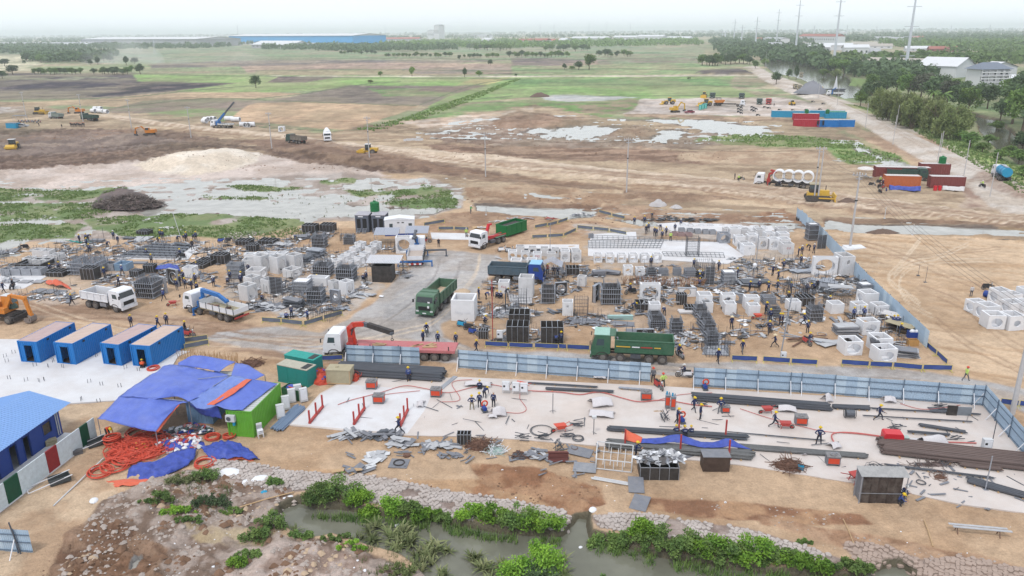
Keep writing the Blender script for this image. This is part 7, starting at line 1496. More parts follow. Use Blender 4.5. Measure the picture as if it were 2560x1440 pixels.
p=at(1394,1146);P.put('board_stack',(p.x,p.y-.2,.02),0,'Ļ layer of rust-red Ť Ŝ ¿ ē','boards')
for px,py,w_,d_,yw,m,lb,tl in((1450,1132,2.1,1.3,-22,gb,'² ´ Â ì tilted ¯ other one',(.06,.05)),(1462,1172,1.9,1.4,-10,M('worn_sheet',A(150,152,156),.6,dirt=.4,dc=A(190,186,180)),'worn ´ Â ì ° ² one',(.03,0)),(1590,1215,1.25,2.0,-6,gb,'² Â laid as a path ç ę, Ę piece',(.10,.0)),(1600,1260,1.3,1.7,-24,gb,'² Â laid as a path ç ę, ÿ piece',(.16,.0)),(1718,1140,1.0,.8,30,gb,'Ů ´ Â ° ¾ posts',(.1,.1)),(2345,1028,1.6,1.0,-5,sd_,'² Ļ mesh £ è ¡ È yard',(.0,.0))):
 p=at(px,py);o=lk('sheet',BX((0,0,.12),(w_,d_,.035))@m,None,(p.x,p.y,.02),(tl[0],tl[1],R(yw)));tag(o,lb,'sheet','ů Ó § Ò')
P=Pr();P('plate',BX((0,0,.05),(1.6,1.4,.08))@gb);P('ring',MB().torus((0,0,.14),.45,.06,None,24,6)@chx)
P.std('hatch_plate',998,1160,-6,'Ů ´ plate ® an ô É ŧ § İ','plate');p=at(1017,1140);tag(lk('manhole_cover',CY((0,0,0),(0,0,.12),.32,18).cyl((0,0,.12),(0,0,.16),.22,14)@rust,None,(p.x,p.y,.02)),'Í Ŋ cover ¤ Ů ringed plate','cover')
P=Pr();a,b,c,d=at(1489,1172),at(1578,1182),at(1582,1138),at(1493,1128)
for z in(.05,.95):P('rail',BR((a.x,a.y,z),(b.x,b.y,z),.07).bar((b.x,b.y,z),(c.x,c.y,z),.07).bar((c.x,c.y,z),(d.x,d.y,z),.07).bar((d.x,d.y,z),(a.x,a.y,z),.07)@ow)
for q in(a,b,c,d,a.lerp(b,.25),a.lerp(b,.5),a.lerp(b,.75),d.lerp(c,.33),d.lerp(c,.66)):P('post',BR((q.x,q.y,0),(q.x,q.y,.98),.06)@ow)
for t in(.2,.4,.6,.8):s_,e_=a.lerp(b,t),d.lerp(c,t);P('cross_bar',BR((s_.x,s_.y,.5),(e_.x,e_.y,.5),.05)@ow)
P.put('pipe_pen',(0,0,0),0,'¥ pipe Ĺ like an Š pen ¤ debris Ŧ','frame')
bdp(1480,1196,1575,1212,.5,3,.05,ow,'pipe_bundle','three ¥ ī ì Į ² Â path','pipes',z=.02)
# small scrap nobody could count
def scraps(polys,dens,L0,L1,Wd,m,seed,gate=(5,.42),up=0):
 r=np.random.default_rng(seed);mb=MB()
 for poly in polys:
  W_=[at(x,y)for x,y in pp(poly)];xs=[p.x for p in W_];ys=[p.y for p in W_];n=int((max(xs)-min(xs))*(max(ys)-min(ys))*dens);X=r.uniform(min(xs),max(xs),n);Y=r.uniform(min(ys),max(ys),n)
  ok=pip([(p.x,p.y)for p in W_],X,Y)&(fbm(X/gate[0],Y/gate[0],4,300)>gate[1])
  for x,y in zip(X[ok],Y[ok]):
   z=gz_(x,y)
   if up:mb.box((x,y,z+r.uniform(.3,.8)),(.03,.03,r.uniform(.6,1.6)),Euler((r.uniform(-.12,.12),r.uniform(-.12,.12),0)).to_matrix())
   else:mb.box((x,y,z+r.uniform(.03,.22)),(r.uniform(L0,L1),Wd*r.uniform(.4,1.5),.04),Euler((r.uniform(-.15,.15),r.uniform(-.2,.2),r.uniform(0,3.14))).to_matrix())
 o=lk('scrap',mb@m);o['kind']='stuff'
YL=[0,630,300,600,560,606,790,566,1000,620,1030,690,930,760,700,800,640,780,560,720,300,720,160,760,0,740];YR=[1240,668,1500,664,1840,666,1880,645,2000,645,2060,640,2110,650,2230,760,2290,850,2250,880,2060,800,1760,880,1560,850,1220,860,1180,760,1250,640]
for i,(m_,d_,a_,b_,w_)in enumerate(((pb,.42,.4,1.8,.3),(gb,.42,.5,2.0,.4),(steel,.7,.8,2.8,.06),(ply,.3,.4,1.3,.5),(cw,.25,.3,.9,.5),(rust,.3,.6,2.0,.06))):scraps([YL,YR],d_,a_,b_,w_,m_,400+i,gate=(5,.49))
scraps([YL,YR],1.1,0,0,0,sd_,410,(5,.52),1)
scraps([[840,1080,1180,1090,1500,1110,1480,1200,1200,1170,900,1190],[2240,1150,2560,1200,2560,1290,2300,1260]],.8,.3,1.3,.15,gb,411,(2.5,.45));scraps([[860,940,2440,1010,2540,1150,2560,1260,1500,1110,860,1070]],.12,.4,2.6,.05,sd_,412,(4,.4))
# shelters
def shr(px,py,w_,d_,h_,yaw,m,lbl,pitch=.35,peak=False,open_front=True):
 p=at(px,py);P=Pr();ph=pitch
 rf=MB();n=int(w_/.25)
 if peak:
  for s in(-1,1):
   for i in range(n):y0=-d_/2+d_*i/n;y1=y0+d_/n;rf.quad((0,y0,h_+ph),(s*w_/2,y0,h_),(s*w_/2,y1,h_),(0,y1,h_+ph-.03))
 else:
  for i in range(n):x0=-w_/2+w_*i/n;x1=x0+w_/n;rf.quad((x0,-d_/2,h_-ph),(x1,-d_/2,h_-ph+.03),(x1,d_/2,h_+ph+.03),(x0,d_/2,h_+ph))
 P('roof',rf.ms_(m))
 for sx in(-1,1):
  for sy in(-1,1):P('post',BR((sx*(w_/2-.1),sy*(d_/2-.1),0),(sx*(w_/2-.1),sy*(d_/2-.1),h_+(0 if peak else sy*ph*.9)),.06)@steel)
 P('beam',BR((-w_/2,-d_/2+.1,h_-(0 if peak else ph)),(w_/2,-d_/2+.1,h_-(0 if peak else ph)),.06).bar((-w_/2,-d_/2+.1,.9),(w_/2,-d_/2+.1,.9),.04)@steel)
 P.put('shelter',(p.x,p.y+d_/2,gz_(p.x,p.y)),R(yaw),lbl,'shelter','tin-roofed shelters')
grt=M('grey_tin',A(180,184,194),.5,.1,var=.05);whtin=M('white_tin',A(222,222,224),.5,.1,var=.04)
shr(966,612,4.2,2.6,2.1,-1,grt,'tin-roofed shelter ¨ Å · ¡ ¥ ð');shr(1042,610,4.0,2.6,2.2,-1,grt,'tin-roofed shelter ¢ ¥ Ā ¼');shr(1380,705,3.2,3.0,2.2,-8,grt,'peaked ´ Ÿ ¤ Ð º ¼ cab',.8,True);shr(960,698,5.0,3.2,2.6,-4,whtin,'Á Â Ĕ ö É Š Ű',.2);shr(2205,1262,3.6,1.2,2.5,-3,M('mottled_tin',A(170,168,164),.7,dirt=.5,dc=A(210,206,200)),'Â Ĕ ¡ ² hut £ ÿ ¦',.12)
dkb(955,706,50,40,-6,'É Š Ű ò ¤ Ā ¼ tail',ply,.8,True,False,'dark_shed','shed',None)
P=Pr();P('front_wall',BX((0,-.7,1.15),(2.9,.06,2.3)).ms_(M('peeling_board',A(70,58,52),.7,var=.4,scale=2,dirt=.35,dc=A(170,160,148))));P('side_wall',BX((-1.45,0,1.15),(.06,1.4,2.3))@gb);P('side_wall',BX((1.45,0,1.15),(.06,1.4,2.3))@gb);P('back_wall',BX((0,.7,1.15),(2.9,.06,2.3))@ply_b)
for k in(-.6,.65):P('board',BX((k,-.745,1.15),(.5,.03,2.25)).ms_(M('peeling_board',(0,0,0))))
p=at(2200,1258);P.put('hut',(p.x,p.y+.7,.0),R(-4),'² peeling board hut ņ two seated î £ ÿ ¦','hut')
tg_=M('charcoal_cabin',A(104,110,122),.6,var=.05)
for i,(x,lb)in enumerate(((908,'¨ charcoal toilet ð ® stairs'),(949,'¦ charcoal toilet ð ® stairs, next ç ¥ ð'))):
 P=Pr();W_,D_,H_=2.45,3.0,3.1
 for sx in(-1,1):b=MB();corr(b,(sx*W_/2,-D_/2),(sx*W_/2,D_/2),0,H_,.04,.3);P('wall',b.ms_(tg_))
 b=MB();corr(b,(W_/2,D_/2),(-W_/2,D_/2),0,H_,.04,.3);P('wall',b.ms_(tg_))
 b=MB();[b.box((k,-D_/2,H_/2),(w_,.06,H_))for k,w_ in((-1.08,.3),(-.05,.35),(1.05,.35))];b.box((0,-D_/2,H_-.3),(W_,.05,.6)).box((0,-D_/2,.35),(W_,.05,.7));P('wall',b.ms_(tg_))
 for k in(-.57,.5):d=P('doorway',BX((k,-D_/2+.5,1.55),(.75,.9,1.7))@bkp)
 P('roof',BX((0,0,H_+.05),(W_+.15,D_+.15,.1)).ms_(M('cabin_roof',A(190,186,190),.7)));P('sign',BX((-.2 if i==0 else 0,-D_/2-.05,H_-.2),(.9,.03,.2))@white)
 for k in(-.57,.5):
  s_=MB();s_.bar((k-.3,-D_/2-1.1,.05),(k-.3,-D_/2,.75),.05).bar((k+.3,-D_/2-1.1,.05),(k+.3,-D_/2,.75),.05);[s_.box((k,-D_/2-1.0+.3*j,.1+.19*j),(.6,.25,.04))for j in range(4)];P('stairs',s_.ms_(steel))
 p=at(x,580);P.put('toilet_cabin',(p.x,p.y+1.4,0),R(-4),lb,'cabin')
P=Pr();P('wall',BX((0,-1.2,1.6),(5.2,.08,2.5))@white);P('wall',BX((0,1.2,1.6),(5.2,.08,2.5))@white);P('wall',BX((-2.6,0,1.6),(.08,2.4,2.5))@white);P('wall',BX((2.6,0,1.6),(.08,2.4,2.5))@white);P('skirt',BX((0,0,.2),(5.3,2.5,.4))@blued);P('roof',PZ([(-2.7,2.85),(2.7,2.85),(2.7,2.95),(-2.7,2.95)],-1.3,1.3).prism([(-2.7,2.95),(2.7,2.95),(0,3.3)],-1.3,1.3)@white)
for k in(-.2,.6):P('window',BX((k,-1.25,2.4),(.4,.03,.18))@bkp)
for k in(-1.5,1.9):P('window',BX((k,-1.25,1.9),(.6,.03,.7))@glass_s)
p=at(998,590);P.put('site_cabin',(p.x,p.y+1.4,0),R(6),'¥ site ð ® º skirt ¤ toilet cabins','cabin')
P=Pr();P('table_top',BX((0,0,1.05),(1.5,3.4,.06))@tan);P('panel',BX((0,0,.55),(1.3,3.2,.05))@ply_b)
for sx in(-.7,.7):
 for sy in(-1.6,0,1.6):P('leg',BX((sx,sy,.52),(.06,.06,1.04))@steel)
p=at(2262,840);P.put('workbench',(p.x,p.y+1.3,0),R(36),'Ã ģ ß Î ¹ ® î at it','workbench')
P=Pr();[P('side',BX(c,d)@blued)for c,d in(((0,-.4,.45),(1.5,.05,.9)),((0,.4,.45),(1.5,.05,.9)),((.73,0,.45),(.05,.8,.9)),((-.73,0,.45),(.05,.8,.9)))];P('bags',MB().dome((-.3,0,.8),.35,.3,.35,8,3).dome((.3,.05,.8),.35,.3,.3,8,3)@white,kind='stuff');P.std('blue_bin',2285,846,-4,'º bin of ¥ bags £ end ¡ ģ','bin')
dkb(2284,866,24,14,-4,'¬-ä wooden crate · ¡ º bin',M('orange_wood',A(206,158,96),.8),.7,True,False,'crate','crate',None)
# long stacks of reinforcement bars
def bars(x1,y1,x2,y2,w_,layers,m,lbl,nb=6,z=.08,grp='bundles of reinforcement Ö'):
 a,b=at(x1,y1),at(x2,y2);d=b-a;L=d.length;yaw=math.atan2(d.y,d.x);P=Pr();r=w_/nb/2
 for lay in range(layers):
  for i in range(nb-lay):
   mb=MB();y=(i-(nb-lay-1)/2)*2*r;o=ru(-.02,.02)*L
   for k in range(7):
    aa=6.28*k/7;rr=r*.62;cy,cz=y+rr*math.cos(aa),r+rr*math.sin(aa);e=ru(-.15,.15)
    mb.tube([(-L/2+o+e,cy,cz),(-L/6,cy+ru(-.03,.03),cz),(L/6,cy+ru(-.03,.03),cz),(L/2+o+e,cy+ru(-.03,.03),cz)],r*.42,5)
   P('bar_bundle',mb.ms_(m),-1,(0,0,lay*r*1.6+.1),(0,0,ru(-.006,.006)))
 for t in(-.4,-.1,.2,.42):P('sleeper',BX((t*L,0,.05),(.12,w_*1.15,.1))@wood)
 return P.put('rebar_stack',((a.x+b.x)/2,(a.y+b.y)/2,z),yaw,lbl,'rebar',grp)
bars(848,930,1108,946,2.4,3,rbr,'Û Ì ´ Ö ¢ ¬ Ŗ boxes, next ç tan box',8)
bars(1735,1000,2072,1026,1.1,3,rbr,'Ã ś Ì ² Ö ° ¹, ¨ ¡ ¥ sacks',5)
bars(1523,1078,1866,1100,.7,2,rbr,'´ Ö ¢ º draped ¾',4);bars(1520,1116,1880,1146,1.3,2,M('pale_rebar',A(128,128,126),.6,.3,var=.2),'ś Ì ´ Ö ¿ º draped ¾',6)
bars(1850,1122,2168,1146,.8,1,M('pale_rebar',(0,0,0)),'á fanned Ö ending £ ¬ é ® a ¥ cover',5);bars(2200,1122,2620,1170,2.6,2,rbb,'big Ì ä Ö £ ÿ ¦ ¡ ú',9)
bars(2082,1022,2172,1026,.7,1,rbr,'Č ´ Ö ¦ ¡ ś ² ē',3);bars(2180,1026,2450,1042,.16,1,rbr,'ů á þ running ç ² Ó £ è',1);bars(2160,1044,2430,1060,.12,1,rbr,'ů á þ ° ć ×',1);bars(2298,1068,2412,1086,.4,1,rbr,'Č ´ þ ° ² mat',2);bars(2272,1086,2372,1094,.25,1,rbr,'Č þ ¦ ¡ Ð red machine',1)
bars(2400,1168,2500,1180,.5,1,rbb,'Č ² Ö ¶ ÿ ¦ û',2);bars(2215,1168,2480,1200,.25,1,rbr,'á Ö ì ° ä ē',2);bars(2418,1206,2620,1262,.9,1,rbr,'² Ö running out ¡ ā £ ÿ ¦',4);bars(1820,1084,2060,1106,.12,1,rbr,'á Ö ¢ × ® hands on hips',2)
bars(1320,962,1490,972,.25,1,rbr,'á ´ Ö ¢ ¥ Ŀ',2);bars(1365,976,1530,984,.45,1,rbr,'´ Ö ß À ¡ ú',3);bars(1548,974,1616,980,.3,1,steel,'ë rails ¨ ¡ ¬ box ¶ gate',2);bars(1285,628,1446,631,.9,1,rbr,'Ã ´ Ö ¢ crowded © rows',4)
# red racks
def rack(p,q,lbl,n=3,h_=1.15):
 a,b=at(*p),at(*q);d=b-a;L=d.length;P=Pr();P('base_beam',BX((0,0,.12),(L,.22,.2))@redp)
 for i in range(n):x=-L/2+.1+(L-.2)*i/(n-1);P('post',BX((x,0,h_/2+.2),(.14,.14,h_))@redp)
 P.put('bar_rack',((a.x+b.x)/2,(a.y+b.y)/2,.09),math.atan2(d.y,d.x),lbl,'rack','red bar racks')
rack((774,1062),(808,1020),'red rack ® three posts, ¨ Æ § ¥ ú');rack((885,1065),(912,1024),'red rack ® three posts, À Æ § ¥ ú');rack((1001,1070),(1020,1028),'red rack ® three posts, ¦ Æ, ¤ ć ×')
P=Pr();P('post',BX((0,0,.8),(.13,.13,1.6))@redp);P('foot',BX((0,0,.04),(.4,.3,.08))@redp)
for x,y,lb in((1562,1122,'Ķ £ ¨ end ¡ draped ¾'),(1696,1088,'Ķ ¢ seated î £ ¾'),(1700,1136,'Ķ · ¡ À ¡ ¾'),(1813,1098,'Ķ £ ù ¶ ¾ peak'),(1821,1150,'Ķ £ ä box è')):
 p=at(x,y);P.put('rack_post',(p.x,p.y,.08),0,lb,'post','red posts Ŵ the bar ē',(1,1,1.15))
clo('tarpaulin',[[(1604,1096,.8),(1650,1094,.9),(1697,1086,1.25),(1745,1102,.75),(1778,1106,.7),(1820,1096,1.2),(1848,1110,.7)],[(1600,1108,.65),(1650,1108,.7),(1698,1106,.8),(1748,1118,.6),(1780,1120,.6),(1822,1116,.75),(1880,1124,.5)]],tpd,'² º ¾ draped ĩ red posts ö Ö','tarpaulin','Ø § Ò',wr=.12,sub=8,seed=31)
clo('tarpaulin',[[(1562,1072,1.3),(1582,1082,1.0),(1606,1094,.85)],[(1560,1100,.6),(1580,1104,.6),(1602,1108,.65)]],tarpo,'¬ ¾ tied ç ¨ Ķ','tarpaulin','Ø § Ò',wr=.1,sub=8,seed=32)
# benders, cutters, cabinets
orr=M('machine_orange',A(232,84,52),.45,var=.05);mgrey=M('machine_grey',A(140,140,144),.6,.2)
P=Pr();P('body',BX((0,0,.45),(1.0,.75,.62))@mgrey);P('front_plate',BX((0,-.385,.45),(.84,.02,.46))@orr);P('side_plate',BX((.51,0,.45),(.02,.6,.46))@orr)
P('table',BX((0,0,.8),(1.08,.84,.08)).cyl((0,0,.84),(0,0,.9),.26,14).ms_(M('worn_table',A(150,146,144),.6,.3,var=.3,scale=6)));P('turning_pin',CY((.12,0,.9),(.12,0,1.0),.04,8).cyl((-.12,0,.9),(-.12,0,1.0),.04,8).cyl((.3,.2,.84),(.3,.2,.95),.05,8)@steel)
for sx in(-.45,.45):P('leg',BX((sx,0,.07),(.08,.7,.14))@mgrey)
for x,y,yw,lb in((930,972,-4,'¬ bar é Ğ tan box'),(948,1008,-4,'¬ bar é ª À ¡ ¥ ú, ® a Ū emblem'),(1091,992,-8,'¬ bar é ¿ slanting ´ board'),(1615,1000,-6,'¬ bar é ¶ gate Ă'),(1812,1032,-6,'¬ bar é ® a × ± behind it'),(2001,1062,-8,'¬ and ´ bar é ¦ ¡ ċ Â'),(2080,1162,-8,'¬ bar é ® a ¥ sack cover on its top')):
 p=at(x,y);P.put('bar_bender',(p.x,p.y,.09),R(yw),lb,'machine','¬ bar Ŗ machines',1.05 if x!=1812 else .8)
P2=Pr();P2('body',BX((0,0,.75),(.45,.45,1.3))@mgrey);P2('front_plate',BX((0,-.235,.8),(.36,.02,.8))@orr);P2('rod_guide',CY((.12,0,1.4),(.12,0,1.7),.06,8).box((0,0,1.42),(.5,.5,.06))@steel);P2('bottle',CY((-.1,0,1.45),(-.1,0,1.75),.08,8)@cyanC)
for x,y,lb in((1668,1022,'ĉ š ¬ and ´ machine, ¨ Å ± together'),(1682,1026,'ĉ š ¬ and ´ machine, ¦ Å ± together')):p=at(x,y);P2.put('gas_trolley',(p.x,p.y,.09),R(-8),lb,'machine','ĉ ¬ machines')
P=Pr();P('hood',PZ([(-.8,.1),(.8,.1),(.8,.9),(.7,1.05),(-.7,1.05),(-.8,.9)],-.5,.5)@rdb);P('emblem',BX((.1,-.51,.35),(.4,.01,.14))@white);P('grille',BX((.81,0,.55),(.02,.7,.5))@bkp);P('base',BX((0,0,.05),(1.6,1.0,.1))@bkp);P('control_box',BX((1.15,.1,.35),(.5,.5,.5)).ms_(M('pale_grey_green',A(190,206,196),.5)))
p=at(2228,1108);P.put('generator',(p.x,p.y,.09),R(-8),'Ð red Ń ® ő hood ¯ ä Ö','generator')
P=Pr();P('cabinet',BX((0,0,.85),(.75,.4,.9))@ow);P('door',BX((0,-.21,.85),(.62,.02,.75))@white);P('meter',BX((-.15,-.225,.9),(.2,.01,.2))@bkp)
for sx in(-.33,.33):P('leg',BR((sx,0,0),(sx,0,.42),.05)@ow)
for x,y,lb in((1265,985,'¥ electric Ą ® ² window, ¨ Æ § ú'),(1290,987,'¥ electric Ą, À Æ § ú'),(1310,989,'¥ electric Ą, ¦ Æ § ú'),(2463,1132,'¥ Ą ų £ ¦ end ¡ å'),(1957,903,'¸ ¥ Ą ¯ æ ° ć ×'),(1250,853,'¸ ¥ box ų ¢ æ')):
 p=at(x,y);P.put('electric_cabinet',(p.x,p.y,.06),R(-6),lb,'cabinet','¥ electric Ŀ',1.0 if x<1900 or x>2400 else .8)
def barrow(m):
 P=Pr();P('tray',PZ([(-.3,.35),(.25,.35),(.5,.68),(-.5,.62)],-.3,.3)@m);w_=P('wheel',MB().torus((.62,0,.2),.17,.05,R9X,14,6)@tyre);P('hub',CY((.62,-.04,.2),(.62,.04,.2),.1,8)@redp,w_)
 for s in(-1,1):P('handle',BR((-1.0,s*.3,.6),(.62,s*.06,.2),.04)@m);P('leg',BR((-.3,s*.25,.4),(-.4,s*.28,0),.04)@m)
 return P
BW=barrow(rho);BS=barrow(redp)
for pr,x,y,yw,s_,lb in((BW,1400,1080,200,1.1,'¬ ê ¤ Û hoop of wire'),(BS,1962,1072,-10,1,'red ê of ² pieces pushed Į é'),(BS,1916,1034,190,1,'red ê ţ ¥ bags'),(BW,1303,972,160,1,'¬ ê tipped ¢ ¥ Ŀ'),(BW,1893,798,190,1,'ű ê ¤ ¸ ¥ box'),(BS,2142,1206,12,1.3,'red ê ¨ ¡ peeling hut'),(BS,433,765,200,1,'¸ ê ¨ ¡ º Ā ¼')):
 p=at(x,y);pr.put('wheelbarrow',(p.x,p.y,.05),R(yw),lb,'wheelbarrow','wheelbarrows',s_)
def hoop(px,py,rr,m,lbl,n=3,r=.025):
 p=at(px,py);mb=MB();[mb.torus((ru(-.05,.05),ru(-.05,.05),.05+.04*k),rr*(1-.04*k),r,None,32,4)for k in range(n)];tag(lk('wire_coil',mb.ms_(m),None,(p.x,p.y,.08)),lbl,'wire','coils of wire § ú')
hoop(1354,1080,1.05,rbr,'Û hoop of ´ wire ì § ú',3);hoop(1445,1100,.5,rbr,'¸ Ľ of ´ wire Ī Ö',5);hoop(1437,1125,.3,rust,'¸ Ŋ ŧ half ¿ tilted ´ Â');hoop(2302,1210,.35,rbr,'¸ ŧ of wire ¦ ¡ peeling hut',3);hoop(2055,838,.55,pb,'Á ŧ ì Ä à pair',2);hoop(2196,832,.4,steel,'ë ŧ ¤ À ©',3)
def hsl(pts,r,m,lbl,z=.12):
 q=[at(x,y)for x,y in pp(pts)];out=[]
 for i in range(len(q)-1):
  p0,p1,p2,p3=q[max(i-1,0)],q[i],q[i+1],q[min(i+2,len(q)-1)]
  for k in range(6):t=k/6;v=.5*((2*p1)+(p2-p0)*t+(2*p0-5*p1+4*p2-p3)*t*t+(3*p1-p0-3*p2+p3)*t*t*t);out.append((v.x,v.y,z+r))
 out.append((q[-1].x,q[-1].y,z+r));tag(lk('hose',MB().tube(out,r,5)@m),lbl,'hose','red hoses across the ú')
red_l=M('faded_red_hose',A(214,120,112),.6)
hsl([845,1015,880,1003,950,985,1010,968,1060,974,1120,985,1180,972,1230,965,1290,978,1330,980],.035,red_l,'Ū å « benders ç ¥ Ŀ');hsl([1330,981,1400,984,1450,990,1500,984,1560,1000,1600,1008,1660,1004,1730,1015,1780,1020],.05,red_l,'Ū å « ¥ Ŀ Į benders § ¦')
hsl([960,990,990,986,1050,980],.03,red_l,'Č å ¤ À é');hsl([1262,1034,1300,1036,1316,1025,1300,1000,1302,982],.03,red_l,'á å looping ç wrapped machine');hsl([1100,1008,1150,1002,1130,960,1180,952],.03,red_l,'å ¿ board-topped é')
hsl([1850,1025,1920,1048,1990,1066,2060,1082,2140,1088,2220,1098],.03,red_l,'å « é ç Ð red Ń');hsl([2090,1120,2080,1090,2130,1086,2240,1100,2330,1108,2440,1112],.06,red_l,'ś å ¢ ä Ö');hsl([2250,1012,2300,1026,2350,1024,2400,1016],.03,red_l,'å ß ¹ ĺ ¶ è');hsl([1780,985,1700,990,1640,1005],.03,red_l,'å ¶ gate Ă')
hsl([2430,1120,2450,1135,2500,1140,2540,1138],.06,red_l,'å ¤ ¥ Ą ų')
def wrp(px,py,w_,d_,h_,yaw,lbl,m=None,seed=1,grp='wrapped machines and sacks'):
 p=at(px,py);g=[[(-w_/2-.2,d_/2+.1,.05),(0,d_/2+.15,.1),(w_/2+.2,d_/2+.1,.05)],[(-w_/2,0,h_*.8),(0,0,h_),(w_/2,0,h_*.75)],[(-w_/2-.1,-d_/2,.15),(0,-d_/2-.1,.3),(w_/2+.1,-d_/2,.1)]]
 o=clo('cover_sheet',g,m or M('striped_sheet',A(224,218,216),.7,var=.16,scale=9,stretch=(6,.3,1)),lbl,'sheet',grp,wr=.14,sub=7,seed=seed,absolute=True);o.location=(p.x,p.y,.09);o.rotation_euler=(0,0,R(yaw));return o
for i,a in enumerate(((1502,1012,1.9,1.6,.8,10,'¥ ċ Â over a machine, Ę one ª À ¡ ú'),(1504,1040,2.2,1.2,.5,-10,'¥ ċ Â Ŝ · ¡ covered machine'),(1247,1040,1.2,.9,1.0,10,'red ċ Â wrapped Í a box, ® a ¥ bag ņ it'),(1232,1046,.7,.5,.4,0,'¸ ¥ bag ¨ ¡ ċ wrapped box'),(1966,1028,1.6,1.0,.6,-8,'ċ Â over a box ¨ ¡ ¬ and ´ é'),(2222,1006,1.0,.8,.7,-6,'ċ Â sliding off an ¬ box £ ¹'),(2330,1112,2.2,1.2,.9,10,'Û ¥ ċ Â § ä Ö'),(2295,1106,1.6,.6,.3,-4,'á ¥ ĥ § ä Ö, ¨ ¡ ċ Â'),(2385,1122,1.0,.6,.3,0,'¥ ĥ į ¦ ¡ ċ Â'),(2068,1004,.6,.8,.9,10,'¥ sack £ end ¡ ś ² bar ē'),(2085,1120,.8,.9,.5,20,'¥ sack ¶ á fanned Ö'),(1195,966,2.6,.8,.5,-4,'¥ sacks heaped ¢ í Í the Ŷ'),(1052,1014,.5,1.2,.5,0,'clear ĥ bag ± ĭ § ú'),(1499,948,1.2,.4,.3,-4,'¸ ´ net ï £ ĺ ¡ ¹'),(1995,968,.7,.3,.2,0,'¥ scrap £ ĺ ¡ ¦ ¹'),(2130,980,.4,.3,.3,0,'² bag hanging low £ ¹'),(2010,1140,.3,.2,.1,0,'tiny scrap ° á Ö'))):
 wrp(*a,seed=i*3)
stk(1113,965,1,.5,4.6,.08,-24,cdk,'Ã ´ board slanting « bar ē to a é',0,part='plank')
heap(1200,1118,1.3,.8,.55,rust,'rebar_tangle','Đ of ä ŏ È ¦ ¡ É scrap box','rebar',extra=[(rust,60,'stick'),(rust,20,'wire')]);heap(1972,1168,1.4,.9,.6,rust,'rebar_tangle','Đ of ä ŏ È ® a cyan box ņ it','rebar',extra=[(rust,50,'stick'),(rust,30,'wire')]);heap(2198,1178,1.1,.5,.4,rust,'rebar_tangle','² wire Đ ¢ hut Ĕ','rebar',extra=[(sd_,30,'wire')]);heap(2350,1195,.6,.4,.25,rust,'rebar_tangle','¸ ä wire ï ¦ ¡ hut','rebar',extra=[(rust,14,'wire')]);heap(2330,1164,2.2,.5,.2,rbb,'rebar_tangle','Ļ Đ of ² Ö ° ä ē','rebar',extra=[(rbb,40,'stick'),(rbr,10,'wire')])
heap(1240,1128,.9,.7,.3,M('pale_green_scrap',A(170,190,180),.8),'scrap_heap','ï of ¥ and µ strapping ¦ ¡ È Đ','scrap',extra=[(white,20,'stick'),(ow,8,'wire'),(M('pale_green_scrap',(0,0,0)),10,'wire')]);heap(1300,1140,.9,.9,.02,sd_,'mesh_sheet','Ů of Ŋ mesh ì § İ','mesh',extra=[(rust,20,'stick')])
dkb(2002,1178,14,12,-10,'¸ cyan box £ ¦ ¡ È Đ',cyanC,.6,True,False,'cyan_box','box',None)
for i,(x,y,n_,lb)in enumerate(((1398,1128,14,'row of ´ wire ties ± like a comb'),(1354,1100,10,'´ tie bundles ¨ ¡ comb-like row'),(1307,1100,8,'´ tie þ ¦ ¡ È Đ'),(1660,1050,16,'loose ´ ŭ · ¡ ĉ ¬ machines'),(1752,1015,6,'coiled ´ ŭ ¤ ¬ é'),(2235,1074,8,'² tie þ ° ć ×'),(2352,1024,8,'´ Ħ Č Ö ¶ ¹ è'),(2388,1100,6,'² Č Ö ¤ è'),(1420,1096,10,'fine ´ ties Ä ¸ Ľ'),(1440,1068,10,'´ þ ° ¸ sign stand'))):
 stk(x,y,n_,.9,.05,.05,84 if i in(0,3)else 5,rbr,lb,.35,.05,'tie_bundle','tie','rebar ties',z=.1,grp='bundles of È ties')
P=Pr();P('drum',CY((-.4,0,.45),(.4,0,.45),.34,12)@sd_);P('frame',MB().torus((-.45,0,.45),.42,.03,Matrix.Rotation(R(90),3,'Y'),14,4).torus((.45,0,.45),.42,.03,Matrix.Rotation(R(90),3,'Y'),14,4)@bkp);p=at(2123,1046);P.put('cable_reel',(p.x,p.y,.09),R(-6),'² cable reel ì ¦ ¡ ¬ and ´ é','reel')
stk(2378,1040,1,.9,.1,1.0,-8,ply,'² ĸ Ï £ è, ¨ Å',0);stk(2404,1040,1,1.6,.1,.9,-6,M('grey_panel',A(140,146,150),.5),'´ ĸ Ï £ ¹ è, ¦ Å',0)
P=Pr();P('motor',CY((0,-.3,.35),(0,.3,.35),.2,10)@blued);P('guard',MB().torus((.1,.2,.7),.28,.08,Matrix.Rotation(R(90),3,'X'),14,6)@orr);P('stand',BX((0,0,.1),(.5,.9,.1)).bar((0,.2,.1),(.1,.2,.6),.08)@sd_)
for x,y,yw,lb in((1211,1030,20,'º and ¬ cut-off saw · ¡ í of î'),(1704,1058,10,'º and ¬ cut-off saw held by a ×'),(1762,975,0,'¬ cut-off machine £ ¹ end')):p=at(x,y);P.put('cutoff_saw',(p.x,p.y,.09),R(yw),lb,'saw','cut-off saws')
